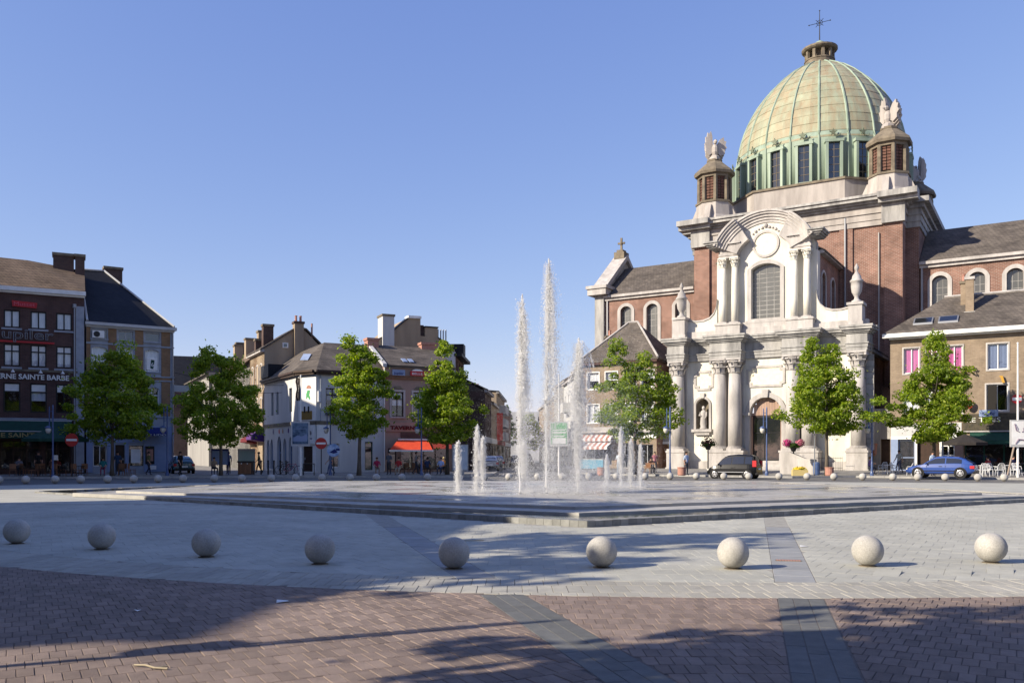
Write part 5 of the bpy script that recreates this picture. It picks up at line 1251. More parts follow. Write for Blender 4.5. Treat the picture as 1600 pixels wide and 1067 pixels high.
# --- near paving: three fans of long pavers split by dark strips
F0 = (1.65, 3.9); AC = (3.6, 34.0); RO, RI = 23.8, 22.55
def clip(poly, nx, ny, c):        # keep nx*x + ny*y >= c
    out = []
    for i in range(len(poly)):
        p, q_ = poly[i], poly[(i + 1) % len(poly)]
        dp, dq = nx * p[0] + ny * p[1] - c, nx * q_[0] + ny * q_[1] - c
        if dp >= 0: out.append(p)
        if (dp >= 0) != (dq >= 0):
            t = dp / (dp - dq); out.append((p[0] + (q_[0] - p[0]) * t, p[1] + (q_[1] - p[1]) * t))
    return out
def area(P): return abs(sum(P[i][0] * P[(i + 1) % len(P)][1] - P[(i + 1) % len(P)][0] * P[i][1] for i in range(len(P)))) / 2
def stone(m, P, z, h=.03, ch_=.006, tilt=(0, 0)):
    cx = sum(p[0] for p in P) / len(P); cy = sum(p[1] for p in P) / len(P)
    zf = lambda x, y: z + tilt[0] * (x - cx) + tilt[1] * (y - cy)
    Q = []
    for x, y in P:
        d = math.hypot(x - cx, y - cy) or 1; f = max(0, 1 - ch_ * 1.4 / d); Q.append((cx + (x - cx) * f, cy + (y - cy) * f))
    n = len(m.v); k = len(P)
    m.v += [(x, y, z - h) for x, y in P] + [(x, y, zf(x, y) - ch_) for x, y in P] + [(x, y, zf(x, y)) for x, y in Q]
    m.f.append(tuple(n + 2 * k + i for i in range(k))); m.m.append(m.mi)
    for r_ in (0, 1):
        for i in range(k):
            j = (i + 1) % k
            m.f.append((n + r_ * k + i, n + r_ * k + j, n + (r_ + 1) * k + j, n + (r_ + 1) * k + i)); m.m.append(m.mi)
def ccw(P): return P if sum(P[i][0] * P[(i + 1) % len(P)][1] - P[(i + 1) % len(P)][0] * P[i][1] for i in range(len(P))) > 0 else P[::-1]
S1 = (math.sin(R(-15.1)), math.cos(R(-15.1))); S2 = (math.sin(R(15.6)), math.cos(R(15.6)))
HWD = .27
# sector tests: normals pointing to the right of each strip
N1 = (S1[1], -S1[0]); N2 = (S2[1], -S2[0])
def sector_clip(P, sec, hw=HWD):
    c1 = N1[0] * F0[0] + N1[1] * F0[1]; c2 = N2[0] * F0[0] + N2[1] * F0[1]
    if sec == 0: return clip(P, -N1[0], -N1[1], -(c1 - hw))
    if sec == 1: return clip(clip(P, N1[0], N1[1], c1 + hw), -N2[0], -N2[1], -(c2 - hw)) if P else P
    return clip(P, N2[0], N2[1], c2 + hw)
def inview(x, y, mg=.9): return abs(x) < .60 * y + mg
def arcclip(P, r, outside=True):
    cx = sum(p[0] for p in P) / len(P); cy = sum(p[1] for p in P) / len(P)
    d = math.hypot(cx - AC[0], cy - AC[1]); nx, ny = (cx - AC[0]) / d, (cy - AC[1]) / d
    c = nx * AC[0] + ny * AC[1] + r
    return clip(P, nx, ny, c) if outside else clip(P, -nx, -ny, -c)
OUT = [(1.74, 20.0), (22.0, 33.0), (15.5, 51.0), (-13.0, 51.0), (-21.0, 38.0)]
def inside(poly, x, y):
    c = False
    for i in range(len(poly)):
        (xa, ya), (xb, yb) = poly[i], poly[i - 1]
        if (ya > y) != (yb > y) and x < (xb - xa) * (y - ya) / (yb - ya) + xa: c = not c
    return c
def tiles(wd, ln, joint, zone, ymin, ymax, hw=HWD, jt=None):
    res = []
    for sec, ang in ((0, -30), (1, 0), (2, 30)):
        d = (math.sin(R(ang)), math.cos(R(ang))); e = (d[1], -d[0])
        for i in range(-int(30 / wd), int(30 / wd)):
            for j in range(-int(12 / ln), int(40 / ln)):
                off = (.5 * (j % 2) + .13 * math.sin(j * 12.9898)) * wd; s0 = j * ln + joint / 2; s1 = (j + 1) * ln - joint / 2; t0 = i * wd + off + joint / 2; t1 = (i + 1) * wd + off - joint / 2
                cx = F0[0] + d[0] * (s0 + s1) / 2 + e[0] * (t0 + t1) / 2; cy = F0[1] + d[1] * (s0 + s1) / 2 + e[1] * (t0 + t1) / 2
                if not (ymin < cy < ymax) or abs(cx) > .80 * cy + 2.5: continue
                rr = math.hypot(cx - AC[0], cy - AC[1])
                if zone == 'red' and rr < RO - .3 or zone == 'grey' and rr > RI + .5: continue
                P = [(F0[0] + d[0] * s + e[0] * t, F0[1] + d[1] * s + e[1] * t) for s, t in ((s0, t0), (s0, t1), (s1, t1), (s1, t0))]
                P = sector_clip(P, sec, hw)
                if len(P) > 2: P = arcclip(P, RO if zone == 'red' else RI, zone == 'red')
                if len(P) < 3 or area(P) < .15 * wd * ln: continue
                if zone == 'grey' and inside([(1.74, 19.8), (22.4, 33.0), (15.5, 51.5), (-13.0, 51.5), (-21.5, 38.0)], cx, cy): continue
                res.append((cy + (0 if inview(cx, cy, 0) else 500), ccw(P)))
    res.sort(key=lambda t: t[0])
    return res
mortar2 = mat('pale_joint_sand', (.36, .345, .30), (.25, .24, .21), 5, .95)
red_m = mat('rose_brown_paver', (.275, .212, .176), (.215, .164, .138), 5, .88, .5, 90, island=.16, detail=8, blot=(.5, .2))
grey_m = mat('pale_grey_paver', (.455, .448, .385), (.395, .388, .333), 3, .85, .35, 70, island=.06, detail=8, blot=(.35, .16))
bord_m = mat('buff_border_paver', (.43, .41, .35), (.36, .345, .295), 4, .85, .4, 70, island=.09, detail=8, blot=(.5, .2))
strip_m = mat('charcoal_strip_paver', (.15, .152, .145), (.115, .117, .112), 6, .8, .35, 90, island=.10, detail=8)
bstrip_m = mat('slate_grey_strip_slab', (.30, .305, .30), (.25, .255, .25), 3, .75, .25, 60, island=.08)
def lay(name, base_pts, tl, mt, zr_, tilt, pname, limit=300, basez=-.008, ch_=.006, joint=None):
    base = sheet(name, base_pts, basez, joint or mortar)
    rest = M()
    for i, (_, P) in enumerate(tl):
        z = rnd.uniform(-zr_, zr_); tt = (rnd.uniform(-tilt, tilt), rnd.uniform(-tilt, tilt))
        if pname == 'slab' and any(abs(P[0][0] - a) < .22 and abs(P[0][1] - b) < .25 for a, b in ((5.1, 12.2), (5.95, 12.35), (6.9, 12.5))): z += .016; tt = (.02, .07)
        if i < limit:
            m = M(); stone(m, P, z, .03, ch_, tt); m.b(pname, mt, base)
        else: stone(rest, P, z, .03, ch_, tt)
    if rest.v: o = rest.b(pname, mt, base); o['kind'] = 'stuff'
    return base
tl = tiles(.125, .28, .0045, 'red', 5.7, 16.5)
arcp = lambda r, a0, a1, n=40: [(AC[0] + r * math.cos(R(a0 + (a1 - a0) * i / n)), AC[1] + r * math.sin(R(a0 + (a1 - a0) * i / n))) for i in range(n + 1)]
lay('red_paving', [(-14, 4.5), (14, 4.5), (14, 9)] + arcp(RO - .02, -64, -132), tl, red_m, .0025, .006, 'paver')
tl = tiles(.345, .52, .0035, 'grey', 8, 29)
lay('grey_paving', arcp(RI + .02, -132, -50, 50) + [(19, 29.5), (-19, 29.5)], tl, grey_m, .0015, .002, 'slab', 300, -.0045, .003, mortar2)
# border band: one course of narrow pieces, all laid the same way round the curve
bt_ = []
for i in range(-110, 111):
    for j in range(-1, 60):
        w_, l_ = .19, .6; t0 = F0[0] + i * w_ + (w_ / 2 if j % 2 else 0); s0 = 7 + j * l_
        P = [(t0 + .003, s0 + .003), (t0 + w_ - .003, s0 + .003), (t0 + w_ - .003, s0 + l_ - .003), (t0 + .003, s0 + l_ - .003)]
        cx, cy = t0 + w_ / 2, s0 + l_ / 2; rr = math.hypot(cx - AC[0], cy - AC[1])
        if not (RI - .5 < rr < RO + .5) or abs(cx) > .8 * cy + 2.5 or cy > 24: continue
        P = arcclip(P, RO - .003, False)
        if len(P) > 2: P = arcclip(P, RI + .003, True)
        if len(P) > 2 and area(P) > .012: bt_.append((cy + (0 if inview(cx, cy, 0) else 500), ccw(P)))
bt_.sort(key=lambda t: t[0])
lay('border_paving', arcp(RO, -132, -50, 60) + arcp(RI, -50, -132, 60), bt_, bord_m, .002, .003, 'paver', 300, -.0065)
# strips
def strip(S, s0, s1, red):
    e = (S[1], -S[0]); out = []
    if red:
        for c in range(3):
            s = s0 - rnd.random() * .8
            while s < s1:
                a, b = max(s, s0), min(s + 1.0, s1); t0, t1 = -HWD + .01 + c * .173, -HWD + .01 + (c + 1) * .173 - .008
                P = [(F0[0] + S[0] * u + e[0] * t, F0[1] + S[1] * u + e[1] * t) for u, t in ((a + .003, t0), (a + .003, t1), (b - .003, t1), (b - .003, t0))]
                if b - a > .05: out.append((P[0][1], ccw(P)))
                s += 1.0
    else:
        s = s0
        while s < s1:
            b = min(s + .62, s1)
            P = [(F0[0] + S[0] * u + e[0] * t, F0[1] + S[1] * u + e[1] * t) for u, t in ((s + .003, -HWD + .006), (s + .003, HWD - .006), (b - .003, HWD - .006), (b - .003, -HWD + .006))]
            out.append((P[0][1], ccw(P))); s += .62
    return out
def arc_at(S, r):
    lo, hi = 0, 20
    for _ in range(40):
        mid = (lo + hi) / 2; d = math.hypot(F0[0] + S[0] * mid - AC[0], F0[1] + S[1] * mid - AC[1])
        if d > r: lo = mid
        else: hi = mid
    return lo
for S in (S1, S2):
    e = (S[1], -S[0])
    q4 = lambda a, b, h=HWD: [(F0[0] + S[0] * u + e[0] * t, F0[1] + S[1] * u + e[1] * t) for u, t in ((a, -h), (a, h), (b, h), (b, -h))]
    ro, ri = arc_at(S, RO), arc_at(S, RI)
    lay('dark_strip', q4(1.2, ro), strip(S, 1.3, ro - .01, True), strip_m, .001, .001, 'strip_paver', 300, -.004)
    lay('grey_strip', q4(ri, 16.9), strip(S, ri + .01, 16.8, False), bstrip_m, .001, .001, 'strip_slab', 300, -.004)
# drain grate in the right-hand strip
gx, gy = F0[0] + S2[0] * 10.25, F0[1] + S2[1] * 10.25
g = emp('drain_grate', 'rusty slotted drain grate set in the right hand paving strip', 'drain', (gx, gy, 0), R(-12))
m = M(); m.box(-.2, .2, -.075, .075, -.02, .004); m.b('grate_frame', X['stone_dark'], g)
for i in range(9):
    m = M(); m.box(-.18 + i * .042, -.155 + i * .042, -.06, .06, .004, .012); m.b('grate_bar', X['terracotta'], g)

# ---------------------------------------------------------------- fountain basin
ft = emp('fountain', 'hexagonal stone fountain basin with stepped platform of wet slabs in the square', 'fountain', (0, 0, 0))
curb_m = mat('dark_basin_curb', (.25, .25, .235), (.17, .17, .16), 2.5, .7, .3, 20, island=.22)
step_m = mat('pale_fountain_stone', (.40, .385, .35), (.31, .30, .275), 1.5, .55, .2, 15, island=.10)
wet_m = mat('wet_fountain_slab', (.40, .385, .35), (.33, .32, .295), .9, .65, .15, 8, spec=.3)
def edge_blocks(A_, B_, wdt, zA, zB, z0, step, name, mt, inward, limit_state):
    L_ = math.hypot(B_[0] - A_[0], B_[1] - A_[1]); c = max(1, round(L_ / step)); dx, dy = (B_[0] - A_[0]) / L_, (B_[1] - A_[1]) / L_; nx, ny = -dy * wdt * inward, dx * wdt * inward
    for i in range(c):
        a, b = L_ * i / c + .004, L_ * (i + 1) / c - .004; z1 = zA + (zB - zA) * (i + .5) / c + rnd.uniform(-.006, .006)
        P = ccw([(A_[0] + dx * t + nx * s, A_[1] + dy * t + ny * s) for t, s in ((a, 0), (b, 0), (b, 1), (a, 1))])
        m = M(); m.extz(P, z0, z1); m.b(name, mt, ft)
T_, R_, FR, FL, L_ = OUT
edge_blocks(T_, R_, .34, .15, .09, -.02, .25, 'curb_stone', curb_m, 1, None)
edge_blocks(T_, L_, .34, .15, .05, -.02, .25, 'curb_stone', curb_m, -1, None)
edge_blocks(R_, FR, .34, .10, .08, -.02, .8, 'rim_stone', step_m, 1, None); edge_blocks(FR, FL, .34, .08, .08, -.02, 1.2, 'rim_stone', step_m, 1, None); edge_blocks(L_, FL, .34, .07, .08, -.02, .8, 'rim_stone', step_m, -1, None)
P1 = [(1.77, 22.8), (19.7, 32.3), (14.6, 49.0), (-12.6, 49.0), (-17.6, 34.6)]
P2 = [(1.77, 24.3), (17.9, 32.9), (13.9, 47.8), (-11.9, 47.8), (-16.0, 34.9)]
def poly_z(name, P, z, mt, par):
    m = M(); m.q(*[(x, y, z) for x, y in P]); return m.b(name, mt, par)
poly_z('basin_floor', [(x, y) for x, y in OUT], .004, curb_m, ft)
for P, z0, z1, nm in ((P1, .0, .14, 'step_stone'), (P2, .11, .215, 'step_stone')):
    edge_blocks(P[0], P[1], .5, z1, z1, z0, 1.15, nm, step_m, 1, None); edge_blocks(P[0], P[4], .5, z1, z1, z0, 1.15, nm, step_m, -1, None)
    edge_blocks(P[1], P[2], .5, z1, z1, z0, 2.2, nm, step_m, 1, None); edge_blocks(P[4], P[3], .5, z1, z1, z0, 2.2, nm, step_m, -1, None); edge_blocks(P[2], P[3], .5, z1, z1, z0, 2.2, nm, step_m, 1, None)
poly_z('landing', P1, .13, wet_m, ft)
mt = brickmat('wet_platform_slabs', (.40, .39, .36), (.35, .34, .315), (.22, .21, .20), 1.6, .9, .3, .6, .2, .02); flatten(mt); pass
_n = mt.node_tree.nodes; _l = mt.node_tree.links; _t = next(n for n in _n if n.type == 'TEX_COORD'); _z = _n.new('ShaderNodeTexNoise'); _z.inputs['Scale'].default_value = .45; _z.inputs['Detail'].default_value = 5; _l.new(_t.outputs['Object'], _z.inputs['Vector'])
_r = _n.new('ShaderNodeMapRange'); _r.inputs[1].default_value = .42; _r.inputs[2].default_value = .58; _r.inputs['To Min'].default_value = .18; _r.inputs['To Max'].default_value = .7; _l.new(_z.outputs[0], _r.inputs[0]); _l.new(_r.outputs[0], _n['Principled BSDF'].inputs['Roughness'])
poly_z('platform', P2, .206, mt, ft)
# water in the channel
wm = bpy.data.materials.new('basin_water'); wm.use_nodes = True
nt = wm.node_tree; p = nt.nodes['Principled BSDF']; p.inputs['Base Color'].default_value = (.045, .055, .06, 1); p.inputs['Roughness'].default_value = .06; p.inputs['IOR'].default_value = 1.33; p.inputs['Specular IOR Level'].default_value = .5
tc = nt.nodes.new('ShaderNodeTexCoord'); mp = nt.nodes.new('ShaderNodeMapping'); mp.inputs['Scale'].default_value = (1, 1, 1); nz = nt.nodes.new('ShaderNodeTexNoise'); nz.inputs['Scale'].default_value = 5; nz.inputs['Detail'].default_value = 4
bp = nt.nodes.new('ShaderNodeBump'); bp.inputs['Strength'].default_value = .35; bp.inputs['Distance'].default_value = .03
nt.links.new(tc.outputs['Object'], mp.inputs[0]); nt.links.new(mp.outputs[0], nz.inputs['Vector']); nt.links.new(nz.outputs[0], bp.inputs['Height']); nt.links.new(bp.outputs[0], p.inputs['Normal'])
cxm, cym = 1.5, 39.0
wat = poly_z('water', [(cxm + (x - cxm) * .985, cym + (y - cym) * .985) for x, y in OUT], .075, wm, None); wat['kind'] = 'structure'

# ---------------------------------------------------------------- granite spheres round the square
bm = bmesh.new(); bmesh.ops.create_uvsphere(bm, u_segments=40, v_segments=24, radius=.232)
me = bpy.data.meshes.new('stone_ball'); bm.to_mesh(me); bm.free(); me.polygons.foreach_set('use_smooth', [True] * len(me.polygons)); me.materials.append(X['granite'])
mf = M(); mf.lathe([(.13, 0), (.13, .01)], 0, 0, 20); foot0 = mf.b('foot', X['stone_dark'], None)
foot_me = foot0.data; bpy.data.objects.remove(foot0)
def ball_at(x, y, z, label, group):
    o = bpy.data.objects.new('stone_ball', me); COL.objects.link(o); o.location = (x, y, z + .236); o.rotation_euler = (rnd.random() * 3, 0, rnd.random() * 6)
    o.rotation_euler = (0, 0, rnd.random() * 6); tag(o, label, 'stone ball', group)
    f = bpy.data.objects.new('foot', foot_me); COL.objects.link(f); f.parent = o; f.location = (0, 0, -.238)
ORD = ['first', 'second', 'third', 'fourth', 'fifth', 'sixth', 'seventh', 'eighth', 'ninth', 'tenth', 'eleventh', 'twelfth', 'thirteenth', 'fourteenth', 'fifteenth', 'sixteenth', 'seventeenth', 'eighteenth', 'nineteenth', 'twentieth', 'twenty-first', 'twenty-second', 'twenty-third', 'twenty-fourth', 'twenty-fifth', 'twenty-sixth', 'twenty-seventh', 'twenty-eighth', 'twenty-ninth', 'thirtieth', 'thirty-first', 'thirty-second', 'thirty-third', 'thirty-fourth', 'thirty-fifth', 'thirty-sixth', 'thirty-seventh', 'thirty-eighth']
near = [(-9.40, 16.40), (-7.32, 15.42), (-5.05, 14.27), (-2.97, 13.36), (-.86, 12.83), (1.345, 12.97), (3.28, 12.82), (5.40, 13.12), (7.50, 13.53)]
for i, (x, y) in enumerate(near):
    ball_at(x, y, 0, '%s large granite sphere from the left in the near row by the red paving' % ORD[i], 'granite spheres in the near row')
farx = [-2, 40, 86, 126, 168, 209, 247, 286, 335, 378, 424, 462, 503, 547, 588, 628, 668, 716, 757, 795, 840, 878, 920, 963, 1008, 1047, 1088, 1131, 1170, 1217, 1261, 1303, 1348, 1395, 1434, 1477, 1528, 1569]
for i, px in enumerate(farx):
    row = 755.5 - 4.0 * min(1, px / 500) if px < 500 else (751.5 - 2.5 * min(1, (px - 500) / 500) if px < 1200 else 749 + 2.2 * (px - 1200) / 370)
    y = 2295 / (row - 709); x = (px - 800) / 1350 * y
    ball_at(x, y, -.012, 'small looking granite sphere in the far row, %s from the left' % ORD[i], 'granite spheres in the far row')
def fast_mesh(name, V, Fc):
    me = bpy.data.meshes.new(name); nf, k = Fc.shape
    me.vertices.add(len(V)); me.vertices.foreach_set('co', V.astype(np.float32).ravel())
    me.loops.add(nf * k); me.loops.foreach_set('vertex_index', Fc.astype(np.int32).ravel())
    me.polygons.add(nf); me.polygons.foreach_set('loop_start', np.arange(0, nf * k, k, dtype=np.int32)); me.polygons.foreach_set('loop_total', np.full(nf, k, dtype=np.int32))
    me.update(); me.validate(); return me
# ---------------------------------------------------------------- trees
GT = 'young trees round the square'
def make_tree(name, label, x, y, h, rx, base, seed, group=GT, leaves=7500, size=.105, lm='leaf', spikes=((0, 0, 1.0),), cat='tree', lean=(0, 0)):
    rg = np.random.default_rng(seed); rr = random.Random(seed)
    leaves = int(leaves * (2.7 if group == GT or group is None else .45)); rx *= 1.08
    t = emp(name, label, cat, (x, y, gz(x, y) - .01), 0, group)
    # trunk and limbs
    m = M(); ht = h * .86; k = 9; pts = []; rad = []; wob = [rr.uniform(-.06, .06) for _ in range(2 * k + 2)]
    for i in range(k + 1):
        f = i / k; pts.append((lean[0] * f + wob[i] * f * 1.5, lean[1] * f + wob[k + i] * f * 1.5, f * ht)); rad.append(.115 * (h / 9.5) * (1.25 - f) * (1.35 if i == 0 else 1) * .9 + .012)
    m.tube(pts, rad, 8)
    limbs = []
    for i in range(13):
        f = .30 + .62 * i / 13; z = ht * max(f, (base + .1) / ht); a = i * 2.4 + rr.random(); ln = rx * (1.0 - .6 * ((z - base) / (h - base))) * rr.uniform(.7, 1.0)
        bx, by = lean[0] * f, lean[1] * f
        p0 = Vector((bx, by, z * .93)); p1 = p0 + Vector((math.cos(a) * ln * .5, math.sin(a) * ln * .5, ln * .38)); p2 = p0 + Vector((math.cos(a) * ln * .95, math.sin(a) * ln * .95, ln * .75))
        m.tube([p0, p1, p2], [.045 * h / 9.5, .028 * h / 9.5, .008], 5); limbs.append((p0, p1, p2))
    m.b('trunk', X['bark'], t, True)
    # clumps of leaves spread through an uneven crown
    C = []; tries = 0
    nC = 150
    while len(C) < nC and tries < 9000:
        tries += 1
        s = spikes[rr.randrange(len(spikes))]
        zt = h * s[2]; z = base + (zt - base) * (rr.random() ** .85); f = (z - base) / (zt - base)
        prof = math.sin(min(1, (f + .10) / .42) * math.pi / 2) * (1 - max(0, (f - .30) / .70)) ** .72
        a = rr.random() * 2 * math.pi; lob = 1 + .24 * math.sin(3 * a + seed) + .16 * math.sin(5 * a + 2.1 * seed + 6 * f)
        rmax = rx * prof * lob * (1 if s[0] == 0 and s[1] == 0 else .62)
        r_ = rmax * math.sqrt(rr.uniform(.10, 1.0)) ** .7
        c = (s[0] * rx * (f ** .5) + lean[0] * f + r_ * math.cos(a), s[1] * rx * (f ** .5) + lean[1] * f + r_ * math.sin(a), z)
        if len(C) > 20 and min((c[0] - q_[0]) ** 2 + (c[1] - q_[1]) ** 2 + (c[2] - q_[2]) ** 2 for q_ in C) < (.085 * rx) ** 2: continue
        C.append(c)
    C = np.array(C); nL = leaves
    idx = rg.integers(0, len(C), nL); cr = rg.uniform(.24, .60, len(C)) * rx / 3.1
    u = rg.normal(size=(nL, 3)); u /= np.linalg.norm(u, axis=1)[:, None]
    P = C[idx] + u * (cr[idx] * rg.uniform(.25, 1.0, nL) ** .5)[:, None] * np.array([1.15, 1.15, .72])
    stray = rg.random(nL) < .05; P[stray] += rg.normal(size=(stray.sum(), 3)) * .3
    nrm = u * .7 + rg.normal(size=(nL, 3)) * .55 + np.array([0, 0, .35]); nrm /= np.linalg.norm(nrm, axis=1)[:, None]
    ref = rg.normal(size=(nL, 3)); e1 = np.cross(nrm, ref); e1 /= np.linalg.norm(e1, axis=1)[:, None]; e2 = np.cross(nrm, e1)
    s = rg.uniform(.6, 1.25, nL)[:, None] * size
    fold = nrm * s * .25
    V = np.stack([P - e1 * s, P - e2 * s * .62 + fold * .6, P + e1 * s * 1.1, P + e2 * s * .62 + fold * .6], 1).reshape(-1, 3)
    me = fast_mesh('crown', V, np.arange(nL * 4).reshape(-1, 4)); me.materials.append(X[lm]); me.update()
    o = bpy.data.objects.new('crown', me); COL.objects.link(o); o.parent = t
    return t
GT = 'young trees round the square'
make_tree('street_tree', 'dark shaded leafy tree in front of the striped town house, leftmost tree', -28.7, 62.0, 9.4, 3.5, 2.5, 11, spikes=((0, 0, .95), (.25, 0, 1.0), (-.35, .1, .84), (.5, 0, .8)), leaves=9500, lean=(.1, 0))
make_tree('street_tree', 'shaded leafy tree before the side street, left of the white corner building', -21.4, 63.5, 9.3, 3.2, 2.4, 12, spikes=((0, 0, .92), (-.28, 0, 1.0), (.3, 0, .9), (.55, 0, .72), (-.5, 0, .7)), leaves=8500)
make_tree('street_tree', 'half sunlit tree with leaning trunk in front of the white corner building', -11.25, 63.5, 10.2, 2.6, 2.9, 13, spikes=((-.32, 0, 1.0), (.3, 0, .88), (0, 0, .92), (-.1, 0, .8)), leaves=7500, lean=(.15, 0))
make_tree('street_tree', 'sunlit tree with pointed top in front of the pink tavern', -4.95, 66.0, 10.1, 2.9, 2.6, 14, spikes=((-.1, 0, 1.0), (0, 0, .85), (.35, 0, .76), (-.4, 0, .72)), leaves=8000)
make_tree('street_tree', 'twin topped sunlit tree in front of the hipped roof house, behind the small jets', 9.4, 66.0, 10.1, 3.2, 2.6, 15, spikes=((-.42, 0, 1.0), (.18, 0, .93), (.62, 0, .74), (0, 0, .8)), leaves=8000)
make_tree('street_tree', 'sunlit tree with slim twin spires before the right columns of the church', 22.95, 63.0, 10.0, 3.2, 3.2, 16, spikes=((-.3, 0, 1.0), (.14, 0, .95), (0, 0, .8), (.45, 0, .66), (-.5, 0, .66)), leaves=8500)
make_tree('street_tree', 'full sunlit tree behind the blue car, rightmost tree', 31.0, 63.5, 10.4, 3.05, 2.6, 17, spikes=((.02, 0, 1.0), (0, 0, .78), (.5, 0, .7), (-.5, 0, .66), (.2, 0, .8)), leaves=9500)
make_tree('street_tree', 'rounded street tree far up the central street behind the jets', 2.9, 150, 8.5, 2.6, 2.4, 18, None, 2500, .22)
make_tree('street_tree', 'small dark conifer like treetop above the end of the central street', -1.5, 225, 14, 2.4, 3, 19, None, 2500, .3, 'leaf_dark')
# trees and houses on the near left side of the square, out of the picture, whose shadows lie across the paving
make_tree('plane_tree', 'tall plane tree left of the camera shading the near spheres', -16.2, 8.9, 12.0, 3.4, 4.2, 21, 'plane trees on the near left', 7000, .2, 'leaf', ((0, 0, 1), (.3, .2, .9), (-.3, 0, .85)))
make_tree('plane_tree', 'plane tree left of the camera shading the red paving edge', -17.6, 5.6, 11.0, 2.8, 3.8, 22, 'plane trees on the near left', 7000, .2, 'leaf', ((0, 0, 1), (.3, .2, .9), (-.3, 0, .85)))
make_tree('plane_tree', 'plane tree close behind the camera on the left', -8.8, .8, 9.6, 3.0, 3.4, 23, 'plane trees on the near left', 7500, .2, 'leaf', ((0, 0, 1), (.3, .2, .9), (-.3, 0, .85)))
make_tree('plane_tree', 'plane tree behind the camera whose crown shadow reaches the lower right paving', -7.4, 1.7, 10.5, 3.1, 3.8, 24, 'plane trees on the near left', 7500, .2, 'leaf', ((0, 0, 1), (.3, .2, .9), (-.3, 0, .85)))
hb = street_house('town_house', 'row of plastered town houses on the near left side of the square', -35.7, 16.9, -33.7, 12.6, 12.6, 10, 'beige_render', 'slate', 5, 3, 2.0)
hb = street_house('town_house', 'plain plastered house at the near left corner of the square', -28.8, -2.8, 81, 13, 14.0, 10, 'beige_render', 'slate', 5, 3, 2.0)
for i, x in enumerate((-27, -12, 3, 18)):  # unseen row of houses, added to keep sky light off the near paving
    street_house('town_house', 'added sky blocking brick house behind the camera, %s along the near side of the square' % ORD[i], x + 14.8, -9.5, 180, 14.8, 14.5, 10, 'brick_dark', 'slate', 5, 3, 2.5)
hb = street_house('town_house', 'tall town house on the left side of the square beyond the side street', -62, 30, 13, 24, 21.0, 29, 'brick_dark', 'slate', 6, 5, .3)

# ---------------------------------------------------------------- water jets
jm = bpy.data.materials.new('white_falling_water'); jm.use_nodes = True
nt = jm.node_tree; N = nt.nodes; p = N['Principled BSDF']; p.inputs['Base Color'].default_value = (1, 1, 1, 1); p.inputs['Roughness'].default_value = .25; p.inputs['Specular IOR Level'].default_value = .3
tr = N.new('ShaderNodeBsdfTranslucent'); tr.inputs[0].default_value = (1, 1, 1, 1); mx = N.new('ShaderNodeMixShader'); mx.inputs[0].default_value = .55; nt.links.new(p.outputs[0], mx.inputs[1]); nt.links.new(tr.outputs[0], mx.inputs[2])
tp = N.new('ShaderNodeBsdfTransparent'); m2 = N.new('ShaderNodeMixShader'); m2.inputs[0].default_value = .3; nt.links.new(mx.outputs[0], m2.inputs[1]); nt.links.new(tp.outputs[0], m2.inputs[2]); nt.links.new(m2.outputs[0], N['Material Output'].inputs[0])
OCT_V = np.array([(.94, 0, -.5), (-.47, .82, -.5), (-.47, -.82, -.5), (0, 0, 1.5)]); OCT_F = np.array([(0, 2, 1), (0, 1, 3), (1, 2, 3), (2, 0, 3)])
def drops(name, P, S, par, kind='stuff'):
    n = len(P); V = (P[:, None, :] + OCT_V[None] * S[:, None, None]).reshape(-1, 3); Fc = (OCT_F[None] + (np.arange(n) * 4)[:, None, None]).reshape(-1, 3)
    me = fast_mesh(name, V, Fc); me.materials.append(jm)
    o = bpy.data.objects.new(name, me); COL.objects.link(o); o.parent = par
    if kind: o['kind'] = kind
    return o
